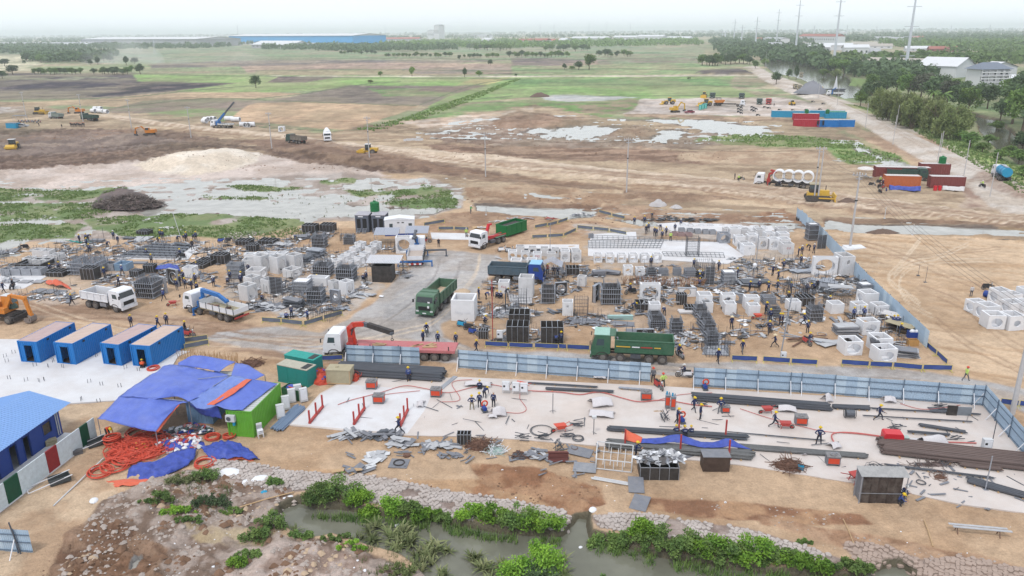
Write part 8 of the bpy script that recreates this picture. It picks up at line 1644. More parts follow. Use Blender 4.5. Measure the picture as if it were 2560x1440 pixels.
def tpl(px,py,h_,m,lbl,foot='plate',r=.035,lean=.0):
 p=at(px,py);P=Pr();P('shaft',CY((0,0,0),(lean,0,h_),r,6)@m)
 if foot=='legs':P('foot',BR((0,0,.25),(.35,.2,0),.03).bar((0,0,.25),(-.35,.2,0),.03).bar((0,0,.25),(0,-.4,0),.03)@m)
 elif foot=='plate':P('foot',BX((0,0,.03),(.4,.4,.06))@m)
 if foot=='lamp':P('lamp_head',BX((0,-.1,h_),(.4,.3,.2))@ow)
 return P.put('pole',(p.x,p.y,gz_(p.x,p.y)),0,lbl,'pole','á site poles')
for a in((1382,1032,2.0,sd_,'á stand ® crossed feet ĭ § ú','legs'),(1484,1088,1.9,sd_,'á stand ® a ¸ sign plate ¶ wire Ľ','lamp'),(455,603,5.2,ow,'á Ï û Ī í Ä Ď bed','plate',.05,-.9),(261,602,2.4,sd_,'á Č post ¤ walker £ ÷','plate'),(1375,642,5.6,steel,'ĉ á û ¢ crowded © rows','plate',.04),(1232,852,7.6,redp,'ĉ á ű mast Ä ü ı','plate',.05),(1950,897,7.4,steel,'ĉ ´ û £ ¸ ¥ Ą','plate',.07,.5),(1966,832,2.4,sd_,'Č Ï bar ¤ ĉ ´ û','plate',.03,.3),(2295,690,1.6,sd_,'á rod ± § ą, ¨ Å','plate',.03),(2313,706,2.4,sd_,'á rod ± § ą, ¦ Å','plate',.03),(2463,1225,3.0,steel,'á ´ û £ ÿ ¦ Ü ¡ ú','plate',.05),(2478,1118,2.6,sd_,'á û ¤ ¥ Ą ų','plate',.04),(1215,538,1.4,ow,'Č ¥ peg £ ū','plate',.06),(2211,548,2.2,ow,'¥ stake ¤ far puddle','plate',.06),(2281,588,2.0,ow,'¥ stake ª Ã ū','plate',.06),(1890,660,5.0,steel,'á û · ¡ tight © block','plate',.05)):tpl(*a)
P=Pr();P('globe',MB().dome((0,0,2.6),.3,.3,.3,12,4).cyl((0,0,2.45),(0,0,2.6),.28,12)@white);P('post',CY((0,0,0),(0,0,2.5),.04,6)@steel);p=at(1883,706);P.put('site_lamp',(p.x,p.y,0),0,'¥ Í lamp on a post ¯ Ļ ² rack','lamp')
P=Pr();P('canopy',MB().dome((0,0,2.3),1.9,1.9,.55,10,3).ms_(M('white_canvas',A(236,228,220),.7)));P('pole',CY((0,0,0),(0,0,2.4),.04,6)@steel);p=at(2161,446);P.put('parasol',(p.x,p.y,0),0,'¥ parasol ¤ ě ó £ junction','parasol')
P=Pr()
for k,(sx,sy)in enumerate(((-.9,.3),(.6,.6),(1.1,-.4))):P('table' if k==0 else 'chair',BX((sx,sy,.5),(.7,.6,.06)).bar((sx-.3,sy,0),(sx-.3,sy,.5),.05).bar((sx+.3,sy,0),(sx+.3,sy,.5),.05)@ow)
p=at(2163,447);P.put('garden_furniture',(p.x,p.y,0),0,'Á table and chairs ¿ ¥ parasol','furniture')
def bund(px1,py1,px2,py2,h_,m,lbl):
 a,b=at(px1,py1),at(px2,py2);L=(b-a).length;o=clo('cover_sheet',[[(-L/2,.5,.1),(0,.6,.1),(L/2,.5,.1)],[(-L/2,0,h_),(0,0,h_*.9),(L/2,0,h_)],[(-L/2,-.6,.05),(0,-.6,.05),(L/2,-.6,.05)]],m,lbl,'sheet','bundles · ¡ ó',wr=.25,sub=8,absolute=True,seed=int(px1));c=(a+b)/2;o.location=(c.x,c.y,.05);o.rotation_euler=(0,0,math.atan2((b-a).y,(b-a).x))
bund(2222,474,2300,477,1.0,tpd,'Ã º ¾ þ ° ¬ »');bund(2355,474,2410,478,.9,sackw,'Ã ¥ Â þ ° ł »')
P=Pr();P('barrel',CY((-.35,0,0),(-.35,0,1.0),.32,12)@redp);P('barrel',CY((.35,0,0),(.35,0,1.0),.32,12)@redp);p=at(2343,476)
tag(lk('barrel',CY((0,0,0),(0,0,1.05),.38,14).torus((0,0,.5),.38,.02,None,14,4)@rdb,None,(p.x-.5,p.y,0)),'red barrel £ », ¨ Å','barrel','red barrels');tag(lk('barrel',CY((0,0,0),(0,0,1.05),.38,14).torus((0,0,.5),.38,.02,None,14,4)@rdb,None,(p.x+.5,p.y,0)),'red barrel £ », ¦ Å','barrel','red barrels')
P=Pr();P('body',BX((0,0,1.1),(1.2,1.2,2.2)).ms_(M('toilet_green',A(40,166,140),.5)));P('roof',BX((0,0,2.25),(1.3,1.3,.12)).ms_(M('toilet_roof',A(130,210,200),.5)));P('door',BX((0,-.61,1.05),(.8,.03,1.8)).ms_(M('toilet_roof',(0,0,0))))
for i,x in enumerate((1750,1757,1764)):p=at(x,275-i*2);P.put('portable_toilet',(p.x,p.y,0),R(-15),'µ portable toilet ª ħ Ò, '+('left','middle','right')[i]+' of three','toilet','portable toilets')
p=at(2475,744);P2=Pr();P2('drum',CY((0,-.4,.5),(0,.4,.5),.45,14).dome((0,.0,.5),.45,.6,.45,12,3)@blued);P2.put('concrete_mixer',(p.x-.4,p.y,0),.5,'¸ mixer ® a Ð º drum ¢ separate © í','mixer');
tag(lk('barrel',CY((0,0,.0),(0,.0,.9),.4,14).ms_(M('slate_barrel',A(84,96,112),.6)),None,(p.x+1.0,p.y-.2,0)),'slate barrel ¦ ¡ º mixer drum','barrel')
# concrete power poles
def ppl(px,py,h_,lbl,lean=0,double=False,r=.17,arms=True,sc=1):
 p=at(px,py);P=Pr()
 P('shaft',CY((0,0,-.2),(0,0,h_),r,8,r*.6)@polem)
 if double:P('shaft',CY((.75,0,-.2),(.75,0,h_),r,8,r*.6)@polem)
 if arms:
  P('cross_arm',BX((.3 if double else 0,0,h_-.5),(2.2,.1,.12)).box((.3 if double else 0,0,h_-1.1),(1.0,.08,.1))@steel)
  for x in(-.9,-.4,.4,.9):P('insulator',CY((x+(.3 if double else 0),0,h_-.45),(x+(.3 if double else 0),0,h_-.1),.06,6)@ow)
 P('collar',CY((0,0,h_*.62),(0,0,h_*.62+.2),r*1.2,8)@bkp)
 P.put('power_pole',(p.x,p.y,gz_(p.x,p.y)),R(-20),lbl,'power pole','ĕ power poles')
 return Vector((p.x,p.y,h_-.3))
pt=[ppl(*a)for a in((66,295,11,'Ñ £ far ¨ ¤ Ê Ņ'),(208,305,11.3,'Ñ Õ ğ Ř µ Ĉ ¼'),(329,320,11,'Ñ ¨ ¡ ¬ Þ on mud'),(478,345,11.5,'Ñ ¨ ¡ Ĭ ® the Ĝ boom'),(680,374,11,'Ñ £ ¨ end ¡ ´ Ĉ ¼'),(924,400,11.5,'Ñ crossing the Ê Ù roller'),(1214,440,11,'Ñ ± Ĵ İ mound ª À'),(1566,485,12,'Ñ · ¡ muddy pools'))]
pt.append(ppl(2034,508,11.5,'twin Ñ · ¡ Ê Ņ',double=True));pt.append(ppl(2125,617,12.5,'Ñ ® Á ĺ § ą',r=.2));
p_near=at(2530,1035);ppl(2530,1035,12,'ś Ñ Ï up the ¦ Ü ¡ ā',r=.26,arms=False)
tag(lk('pole_footing',BX((0,0,.08),(3.2,2.0,.16))@cw,None,at(2135,618)),'Á ĕ footing Í the û § ą','footing')
for x,y,h_,lb in((2163,320,9,'Ù û ¤ º »'),(2199,298,8,'Ù û Ĵ º »'),(2232,362,9,'á û § near Ŏ ¡ main Ù'),(2240,322,8,'á û Ä bamboo § roadside'),(2341,418,8.5,'á û Ş ¯ µ tank'),(2409,442,8.5,'á û ¦ ¡ ł »'),(2474,495,9.5,'á û £ ³ § junction'),(2045,248,9,'á û Ä service Ĭ'),(2092,268,9,'á û £ head ¡ main Ù'),(2350,388,6,'á û § grass ĵ'),(1912,180,16,'street lamp û £ Ù bend')):
 tpl(x,y,h_,polem,lb,'none',.1)
def wire(a,b,sag,lbl,r=.02):
 pts=[]
 for i in range(25):t=i/24;q=a.lerp(b,t);q.z-=sag*4*t*(1-t);pts.append(q)
 tag(lk('power_line',MB().tube(pts,r,4)@wirem),lbl,'cable','overhead power lines')
for i in range(len(pt)-1):
 for k in(-.9,.9):wire(pt[i]+Vector((k*.9,k*.3,0)),pt[i+1]+Vector((k*.9,k*.3,0)),1.2,'á overhead line ĩ two power poles ¡ haul Ù row',.016)
e_=at(2700,860,9)
for k in(-.9,-.3,.4,1.0):wire(pt[-1]+Vector((k,.2,0)),e_+Vector((k*1.2,0,0)),1.6,'overhead line « ą û ç ¦ Ü',.018)
def far_wire(pts,lbl):
 q=[Vector(p)for p in pts];tag(lk('power_line',MB().tube(q,.02,4)@wirem),lbl,'cable','overhead power lines')
 # motorbikes
moto(1192,922,78,'grey','ŝ Ĥ ü £ ¨ end ¡ Á ¹');coil(1214,916,.42,2,rho,'red hoop of Ġ Ï ¢ ŝ Ĥ',.05)
moto(1157,818,60,'teal','teal and ¥ Ĥ ü £ big ¥ ©');moto(1176,826,75,'black','É ³ Ú « big ¥ ©');moto(1184,838,50,'blue','º ³ Ě « big ¥ ©')
moto(1710,944,262,'white','¥ Ĥ ridden through the gap ª ¹',('n','w','ş ¥ ŵ § Ĥ ª ¹ gap'));moto(1645,972,20,'red','red ³ ¤ two people £ gate')
moto(1067,838,5,'black','³ ridden Į camera § đ Ù',('n','y','ş Ê hat § đ Ù'));moto(1576,736,-75,'black','É ³ ® rider ¤ widest ½ Ë',('n','y','ş Ê hat ¤ widest ½ Ë'))
moto(1946,471,85,'black','³ ridden ¿ ¼ of ¥ ī',('n','w','ş ¥ ŵ ¿ ¼ of ¥ ī'));moto(2454,474,200,'black','³ ridden off the main Ù by a Ý Ê',('y','w','ş Ţ Ê § main Ù'))
moto(452,645,262,'black','³ ® a × £ Ď bed',('n','y','× sitting § ³ £ Ď bed'));moto(30,722,10,'black','³ ü £ ¨ Ü ¯ Þ');moto(60,622,280,'black','³ £ far ¨ ¶ ÷');moto(556,608,85,'blue','º ³ £ ÷ Ü, ¨ Å');moto(576,606,95,'black','É ³ £ ÷ Ü, ¦ Å');moto(1066,607,90,'red','red ³ ¢ Ā ¼ cab');moto(1258,630,100,'white','¥ Ĥ £ ¨ end ¡ © rows, Ğ ¼');moto(1276,632,80,'grey','ŝ Ĥ £ ¨ end ¡ © rows');moto(2016,862,15,'red','³ ® a × ņ it ° Ã Ö');moto(2470,725,84,'black','É ³ ¢ separate © í');moto(464,838,60,'blue','³ ü ¢ ė º »');moto(474,842,70,'red','red ³ ü ¢ ė º »');moto(1700,893,200,'grey','bicycle-like light ³ ¢ big µ ¼')
for i in range(7):moto(2200+(i%3)*8,458+i*4,60+20*i,('black','red','blue')[i%3],'³ ª Ŕ £ ¨ end ¡ ¬ », %s « ù'%ORD[i])
moto(2180,464,40,'black','³ ± ĭ ¨ ¡ » Ŕ');moto(1852,455,80,'black','³ ¨ ¡ ¥ ¼ cab ņ two people')
for i in range(6):moto(1846+(i%2)*7,268+i*3.4,30,'black','É ³ ª ¨ ü ď ¡ far Ò, %s « ù'%ORD[i])
for i in range(5):moto(1880+(i%3)*5,270+i*2.4,40,'black','É ³ ª Ú ü ď ¡ far Ò, %s « ù'%ORD[i])
for i,(x,y)in enumerate(((1949,277),(1982,278),(2016,277),(2050,276),(2032,256),(1912,270),(1922,272),(1895,290),(2058,262))):moto(x,y,70,'black','lone ³ § far ħ Ò, %s of nine scattered'%ORD[i])
for i in range(14):moto(46+i*4.2,306+(i%2)*2,20,('black','red','blue')[i%3],'³ ª Ã ü row ¢ ŝ car, %s « ¨'%(ORD+['thirteenth','fourteenth'])[i])
# people
W=prs
PL="""1022 955 S 200 f y ~ à · ¡ Û Ì ´ Ö
998 1086 T 250 n y ~ ć past the ¦ red rack
1180 1026 A 180 k y ~ in khaki trousers ® hands on hips, ¨ ¡ Ŷ í
1199 1020 S 190 n y ~ Ŗ ö saw ª Ŷ í
1212 996 B 150 n y ~ stooping £ ù ¡ Ŷ í
1234 1020 S 160 n - bare-headed × in ¬ collar ¦ ¡ Ŷ í
1199 975 C 180 n y ~ half hidden ¢ ¥ sacks
1632 958 S 180 gr r Ý ´ ® red ŵ ± £ ¹ gate
1657 970 A 200 y r Ý Ê vest ® red ŵ ¤ red ³
1692 1060 E 90 n y ~ Ŵ the º and ¬ saw
1734 1030 W 40 n y ~ à £ ¨ end ¡ ś ² bar ē
1750 1050 S 60 n y ~ ± ® his ù ç coiled ŭ
1800 1036 A 180 g y ~ ¢ ¸ é £ ² bar ē
1691 1090 C 180 n y ~ seated £ ¾, ¨ Æ
1712 1094 C 180 n y ~ seated £ ¾, À Æ
1728 1092 C 180 n y ~ seated £ ¾, ¦ Æ
1589 1148 E 70 n y ~ stepping ¤ debris Ŧ
1935 1070 T 70 n y ~ pushing the red ê
2046 1112 A 170 n y ~ ® hands on hips ª À ¡ ú
2196 1052 T 80 n y ~ ć ç ¦ ß á Ö
2413 953 W 100 yg r Ý Ţ Ê ® red ŵ ĭ § ¦ Ù
2248 1262 C 60 f y ~ in Ê hat sitting £ ¦ Ŏ ¡ hut
2256 1244 C 90 n w ~ in ¥ hat sitting ¢ other £ hut
357 922 C 200 o y ~ in ¬ Ç £ ė º »
272 1094 B 60 o y ~ in ¬ suit Ä Ì Ġ coils
329 818 S 180 n y ~ ¢ Ě º »
396 822 W 160 n y ~ ¢ gap of Ě and ė ó
418 816 S 180 n y ~ ¢ ė º »
464 834 S 90 d y ~ £ ù è ¡ ė º »
180 763 W 160 n y ~ £ tail ¡ ¥ Ĉ ¼
1058 860 S 60 n y ~ ¢ red deck, ¨ Æ
1095 862 S 180 n y ~ ¢ red deck, À Æ
1140 864 S 200 n y ~ ¢ red deck, ¦ Æ
1191 882 W 60 n y ~ £ tail ¡ red-decked ¼
1304 852 E 170 f y ~ in Ê hat £ larger É ò
1317 854 E 190 f c ~ in a conical palm hat £ larger É ò
1390 862 B 170 f y ~ £ ¦ É ò, ¨ Å
1403 862 E 180 n y ~ £ ¦ É ò, ¦ Å
1211 807 C 120 n y ~ Ç by ¥ sacks ¶ ı
1697 893 D 10 n y ~ riding out ¢ big µ ¼
1794 908 W 20 n y ~ in ¬ collar à § Ù ° È cage
1855 884 W 10 g y ~ in ¬ collar à ¯ æ
1828 822 S 0 n c ~ in palm hat ± on ą
1922 836 W 170 n y ~ à ¨ ¡ ĉ ´ û
1925 804 S 180 n y ~ £ ½ ® arms down
1913 786 E 40 n y ~ reaching ¤ red barrow
1948 814 S 80 n y ~ ¡ talking pair, ¨
1955 815 S 260 n y ~ ¡ talking pair, ¦
2009 816 T 250 n y ~ ć ¯ Ã Ö
1936 868 T 250 n c ~ in palm hat ć ¨ ¡ ´ û ĺ
2018 834 S 180 n y ~ ± ¯ ³ man
2023 865 S 200 g y ~ ¤ ³ ° Ã Ö
2133 800 S 180 f y ~ £ ´ ĸ ē, ¨ Å
2158 799 W 150 f y ~ £ ´ ĸ ē, ¦ Å
2219 814 B 180 w y ~ in ¥ vest Ŗ £ ¹ ģ
2232 820 S 180 f y ~ in º £ ģ, ¨ Å close together
2240 822 S 170 f y ~ in º £ ģ, ¦ Å close together
2247 842 E 60 n y ~ £ near end ¡ ģ
1660 790 B 180 n w ~ ŏ over ¦ ¡ ķ ¥ box
1582 776 B 90 n y ~ ŏ low ö table ¢ µ cab
1627 668 S 180 n y ~ ¯ Ę ½ row
1734 672 E 160 n y ~ climbing the ť ´ ½
1796 677 W 180 n y ~ Õ Ĳ ò Ř ¥-lidded Ë
1843 697 S 250 n y ~ ¦ ¡ ²-panelled Ë
1744 692 C 180 d y ~ Ç £ Ĳ ò, ù ¨
1755 694 C 160 n y ~ Ç £ Ĳ ò, ù ¦
1751 702 C 200 n y ~ Ç £ Ĳ ò, À
1748 714 C 150 f y ~ Ç £ Ĳ ò, ũ
1931 690 E 20 n w ~ in ¥ hat Ŵ a rod on ą
1958 676 W 170 n y ~ in ² coat à on ą
1995 642 E 80 n y ~ £ µ-ended Ĺ, ¨
2004 638 S 180 n w ~ £ µ-ended Ĺ, ¦
2001 663 W 170 n y ~ ° µ-ended Ĺ
2023 626 B 260 d y ~ Ŗ £ ĺ ¡ ² Ë
2034 634 E 150 n w ~ ô ¤ Ŗ one
1945 703 E 200 n y ~ Ï over a Ē of Ö
1943 729 W 190 n y ~ à ® his ù ç cage
1976 734 E 180 f y ~ ® Ĝ arms £ È cage
1970 760 W 200 d y ~ in ² ľ ° one ® Ĝ arms
1873 730 E 30 n y ~ ¢ ø, first « ¨ Æ
1897 727 S 180 n w ~ ¢ ø, Ú Æ
1920 734 E 180 n y ~ ¢ ø, Ě Æ
2042 725 S 180 d w ~ in ² ľ ¶ ² Â Ĕ
2034 730 B 200 n y ~ ŏ ¤ ² Â Ĕ
2016 736 S 180 n w ~ inside the ² È Ē
2072 769 S 90 n y ~ ± ¿ Á Â Ĕ
1586 558 S 180 n y ~ £ far yard Ü ţ something ¥
1611 556 W 170 n y ~ à £ far yard Ü
1630 546 B 180 n y ~ ŏ £ far ū
1615 586 S 180 d y ~ ¡ close pair £ Ę beds, ¨
1621 580 S 190 n y ~ ¡ close pair £ Ę beds, ¦
1636 590 S 180 n y ~ ª Ŕ £ ¸ trays, ¨
1641 592 W 170 n y ~ ª Ŕ £ ¸ trays, ¦
1651 576 B 180 n w ~ ŏ ¢ Ŕ £ ¸ trays
1655 599 S 180 n y ~ facing away £ è ¡ Ã bed
1665 590 W 190 n y ~ à £ ¸ trays, ĉ one
1687 580 S 180 n w ~ in ² ľ ¶ shallow ű ø
1702 563 S 180 n w ~ ® ¥ hat ¶ farthest ø
1676 603 S 180 y w ~ in Ţ Ê £ end ¡ Ã bed
1369 686 S 180 o y ~ in ¬ ¿ õ
1384 690 S 180 n w ~ in º ¿ õ
1394 692 S 190 n y ~ £ ¦ post ¡ õ
1197 748 S 120 g y ~ in ´ trousers ¨ ¡ ŗ í
1216 748 B 80 f w ~ in ¥ hat ª ŗ í
1231 742 S 180 d - bare-headed × ¢ ŗ í
1242 746 C 160 n y ~ Ç § ŗ, ¨ Å
1252 747 C 180 n y ~ Ç § ŗ, ¦ Å
1266 742 B 150 d y ~ Ï £ red-lettered ©
1177 534 E 60 gs w Ý µ shirt £ ū ĵ
1166 594 S 180 yg w Ý Ţ ¤ Ũ cab
1097 618 S 180 d - Ý ² ľ ĭ ¢ Ā ¼ cab
1008 674 S 90 n w ~ £ ¨ Ŏ ¡ Ā ¼ bed
970 696 S 80 d y ~ £ ¦ Ŏ ¡ É Ű ò
916 704 S 160 n w ~ ± ¨ ¡ É Ű ò
908 702 C 180 n w ~ Ç ¨ ¡ É Ű ò
792 704 C 180 n y ~ Ç Õ two stud forms, ¨
815 708 C 180 n y ~ Ç Õ two stud forms, ¦
655 752 C 170 n w ~ in ¥ hat Ç Ī Ó
622 684 S 180 n w ~ ± ¨ ¡ three big ø
604 706 S 180 n y ~ £ ¨ ¡ boom-Ŏ ø
730 604 B 40 k c ~ ŏ £ Á Ó Ä ÷, ¨
741 603 B 300 k w ~ ŏ £ Á Ó Ä ÷, ¦
716 800 C 180 f w ~ Ç ¢ ´ º ã
730 797 E 200 n w ~ ± ¢ ´ º ã
770 803 E 240 f w ~ pouring £ post ¶ æ
200 608 S 80 n y ~ £ ÷ Ü ¤ Á tubes
214 598 C 180 n y ~ ª huddle £ ÷ Ü, ¨
222 602 B 160 n y ~ ª huddle £ ÷ Ü, ¦
218 618 S 180 n y ~ ± · ¡ huddle
225 634 W 200 n y ~ à down « huddle
270 620 B 170 n w ~ à stooped Ä Č post
285 600 S 180 n w ~ ¤ ² Ē, ô
296 611 S 60 g w ~ facing the ² Ē
482 624 W 20 d y ~ in ² ľ ¶ ¥ cloth stand
491 602 S 180 n y ~ £ ÷ Ü, ¦ end ¡ Ã í
485 602 B 180 n y ~ ŏ £ ¦ end ¡ Ã í
467 604 S 170 n y ~ ª Ã í, Ú « ¦
461 604 B 200 n y ~ ª Ã í, À
445 606 B 160 n w ~ ª Ã í ¤ Ï û
396 608 B 60 d y ~ ŏ £ Ļ ĝ
408 598 S 180 n y ~ Ä ² ± board, ¦
402 597 S 200 n y ~ Ä ² ± board, ¨
380 661 S 180 gr y ~ in ´ à · ¡ Ď bed
365 638 C 180 n y ~ kneeling inside the Ď bed
306 687 W 180 f w ~ in º ® ¥ trousers ¶ ´ tubs
263 696 W 40 n y ~ à « ť È Ĺ
124 676 C 180 n y ~ ® red tool £ É Ē
146 672 C 170 n y ~ kneeling ¢ É Ē
10 733 W 90 n - ~ £ ¨ ā Ü
34 724 S 100 ĳ ¤ ³ £ ¨ Ü
298 716 E 180 n y ~ ¢ ¥ Ĉ ¼ cab
410 752 W 170 f w ~ à ¦ ¡ Û studded ò
443 726 S 170 g y ~ ª ± í, ġ ¨
450 716 S 180 d y ~ ª ± í, Ú « ¨
464 722 S 200 n y ~ ª ± í, centre
459 704 S 180 n y ~ ª ± í, ù
480 726 S 90 n y ~ ª ± í, ¦
489 710 S 190 n y ~ ª ± í, ù ¦
492 724 C 200 n y ~ Ç £ ¼ cab
535 718 S 180 n w ~ ¢ º Ā arm
576 703 S 180 n y ~ · ¡ Á Â ò
569 709 C 180 n w ~ Ç · ¡ Á Â ò
603 713 S 180 n w ~ ¦ ¡ Á Â ò
490 672 C 180 n y ~ ª Ã ² Ś
1836 455 S 90 d - Ý ² ľ £ haul Ù ¤ ¼
1846 458 S 180 y w Ý Ţ Ê £ haul Ù
2200 458 S 180 y w Ý Ţ £ ¬ », Ę
2207 466 S 170 n w person £ ¬ », ÿ
2214 455 S 150 w w Ý ¥ ¶ µ ¼ tail
155 320 W 90 d - Ý ² ľ ¨ ¡ far ğ
98 316 S 90 ĳ £ end ¡ Ã ³ row
342 338 S 90 ĳ · ¡ ¬ Þ bucket
535 322 S 90 ĳ £ cab ¡ Ĭ ® the Ĝ boom
1935 266 S 180 ĳ ¦ ¡ red Ĭ
2427 742 S 180 w - Á figure ± § ą"""
for ln in ex(PL).split('\n'):
 x,y,ps_,fc,ot,ht,lb=ln.split(' ',6)
 W(int(x),int(y),{'S':'stand','W':'walk','T':'stride','A':'akimbo','E':'reach','B':'bend','C':'crouch','D':'ride'}[ps_],int(fc),ot,ht.strip('-'),lb.replace('~','worker'))
for i in range(11):W(177+i*3.4,316+(i%3),'stand',180+20*(i%2),'d','r','person ® ¬ ŵ ª line § ä Ò, %s « ¨'%ORD[i],group='ğ ® ¬ helmets')
# foliage
def lfx(name,c,c2,var=.25):
 m=bpy.data.materials.new(name);m.use_nodes=True;n=m.node_tree.nodes;l=m.node_tree.links;b=n['Principled BSDF'];iv(b,'Roughness',.7);iv(b,'Specular IOR Level',.25)
 tc=n.new('ShaderNodeTexCoord');oi=n.new('ShaderNodeObjectInfo');nz=n.new('ShaderNodeTexNoise');iv(nz,'Scale',1.1);iv(nz,'Detail',5);iv(nz,'Roughness',.7)
 add=n.new('ShaderNodeVectorMath');l.new(tc.outputs['Object'],add.inputs[0]);ml=n.new('ShaderNodeMath');ml.operation='MULTIPLY';ml.inputs[1].default_value=40;l.new(oi.outputs['Random'],ml.inputs[0]);l.new(ml.outputs[0],add.inputs[1]);l.new(add.outputs[0],nz.inputs['Vector'])
 r=n.new('ShaderNodeValToRGB');r.color_ramp.elements[0].position=.35;r.color_ramp.elements[1].position=.66;r.color_ramp.elements[0].color=(*c,1);r.color_ramp.elements[1].color=(*c2,1);l.new(nz.outputs[0],r.inputs[0])
 h=n.new('ShaderNodeHueSaturation');mr=n.new('ShaderNodeMapRange');iv(mr,'To Min',1-var);iv(mr,'To Max',1+var);l.new(oi.outputs['Random'],mr.inputs['Value']);l.new(mr.outputs[0],h.inputs['Value']);l.new(r.outputs[0],h.inputs['Color']);l.new(h.outputs[0],b.inputs['Base Color'])
 tr=n.new('ShaderNodeBsdfTranslucent');l.new(h.outputs[0],tr.inputs['Color']);ms=n.new('ShaderNodeMixShader');ms.inputs[0].default_value=.25;l.new(b.outputs[0],ms.inputs[1]);l.new(tr.outputs[0],ms.inputs[2]);l.new(ms.outputs[0],n['Material Output'].inputs['Surface'])
 return m
L_dark=lfx('leaf_dark',(.06,.10,.05),(.12,.18,.08));Lm=lfx('leaf_mid',(.08,.155,.045),(.20,.29,.08));Lb=lfx('leaf_bright',(.10,.22,.03),(.25,.42,.05));L_olive=lfx('leaf_olive',(.13,.17,.06),(.25,.29,.12));L_grass=lfx('leaf_grass',(.12,.19,.06),(.22,.30,.11));L_reed=lfx('leaf_reed',(.10,.14,.05),(.28,.29,.15));L_gey=lfx('leaf_grey',(.08,.09,.06),(.14,.15,.11))
bark=M('bark',(.12,.09,.07),.9,var=.2)
def leaves(lobes,n,sz,seed,up=.3,elong=1.6):
 """leaf-sized quads Ŝ through the volume of several lobes"""
 r=np.random.default_rng(seed);tot=sum(l_[3]**2 for l_ in lobes);V=[]
 for cx,cy,cz,rad,fl in lobes:
  k=max(6,int(n*rad**2/tot));d=r.normal(size=(k,3));d/=np.linalg.norm(d,axis=1)[:,None];q=r.random(k)**.35
  q*=1+.22*np.sin(d[:,0]*5+seed)*np.sin(d[:,1]*6+cx)+.12*r.normal(size=k)
  p=d*q[:,None]*rad;p[:,2]*=fl;p+=(cx,cy,cz)
  a=r.normal(size=(k,3));a[:,2]=np.abs(a[:,2])*up;a/=np.linalg.norm(a,axis=1)[:,None];nn=r.normal(size=(k,3));b=np.cross(a,nn);b/=np.linalg.norm(b,axis=1)[:,None]
  s=sz*(.6+.8*r.random(k))[:,None];a*=s*elong;b*=s;V.append(np.stack([p-a*.5,p+b*.5,p+a*.5,p-b*.5],1))
 V=np.concatenate(V).reshape(-1,3);return V
def lfm(name,V,m):
 me=bpy.data.meshes.new(name);n=len(V);me.vertices.add(n);me.vertices.foreach_set('co',V.astype(np.float32).ravel());me.loops.add(n);me.loops.foreach_set('vertex_index',np.arange(n,dtype=np.int32));me.polygons.add(n//4);me.polygons.foreach_set('loop_start',np.arange(0,n,4,dtype=np.int32));me.update(calc_edges=True);me.materials.append(m);return me
TR={}
def tree_proto(kind,v):
 k=(kind,v)
 if k in TR:return TR[k]
 r=random.Random(v*7+3);P=Pr();m={'round':L_dark,'mid':Lm,'olive':L_olive,'grey':L_gey}.get(kind,L_dark);lobes=[]
 if kind=='bamboo':
  for i in range(10):a=r.uniform(0,6.28);q=r.uniform(0,.36);lobes.append((q*math.cos(a),q*math.sin(a),r.uniform(.25,.85),r.uniform(.14,.24),1.2))
  V=leaves(lobes,3200,.035,v,1.5,2.6);m=L_olive
  t=MB();[t.tube([(r.uniform(-.12,.12),r.uniform(-.12,.12),0),(r.uniform(-.2,.2),r.uniform(-.2,.2),.5),(r.uniform(-.45,.45),r.uniform(-.45,.45),.92)],[.008,.006,.003],4)for _ in range(14)]
 elif kind=='palm':
  t=MB().tube([(0,0,0),(.03,.02,.4),(.02,.05,.75)],[.025,.02,.018],6);mb=MB()
  for i in range(16):
   a=6.28*i/16+r.uniform(-.1,.1);el=r.uniform(.1,.9);L=.38;c,s=math.cos(a),math.sin(a);pr=None
   for j in range(7):
    u=j/6;x=L*u;z=.76+L*(math.sin(el)*u-.8*u*u*(1.1-el*.5));p=(x*c,x*s+.05,z);
    if pr:
     for sd in(-1,1):w_=.07*(1-u*.6);mb.quad(pr,p,(p[0]-s*sd*w_,p[1]+c*sd*w_,p[2]-w_*.5),(pr[0]-s*sd*w_,pr[1]+c*sd*w_,pr[2]-w_*.5))
    pr=p
  P('trunk',t.ms_(bark));P('crown',mb.ms_(Lm));TR[k]=P;return P
 else:
  n=9
  for i in range(n):a=6.28*i/n+r.uniform(-.4,.4);q=r.uniform(.12,.3);lobes.append((q*math.cos(a),q*math.sin(a),r.uniform(.42,.78),r.uniform(.15,.22),.9))
  lobes.append((0,0,.8,.18,.9));lobes.append((r.uniform(-.1,.1),0,.6,.24,1));
  if kind=='tall':lobes=[(x*.6,y*.6,z*1.0,q*.8,1.3)for x,y,z,q,f in lobes]
  V=leaves(lobes,1500,.05,v,.5,1.5);t=MB().tube([(0,0,0),(.01,.01,.25),(.0,.02,.5)],[.035,.026,.016],6)
  for i in range(4):a=1.57*i+r.uniform(-.4,.4);t.tube([(0,.01,.28),(.12*math.cos(a),.12*math.sin(a),.45),(.2*math.cos(a),.2*math.sin(a),.62)],[.016,.011,.006],5)
 P('trunk',t.ms_(bark));P('crown',lfm('crown',V,m),kind=None);TR[k]=P;return P
def tree(px,py,hpx,kind,lbl,group='trees',wf=1.0,h=None,name='tree'):
 p=at(px,py);hh=h or hpx/vpm(px,py);P=tree_proto(kind,rng.randrange(5));return P.put(name,(p.x,p.y,gz_(p.x,p.y)-.1),ru(0,6.28),lbl,'tree',group,(hh*wf,hh*wf,hh))
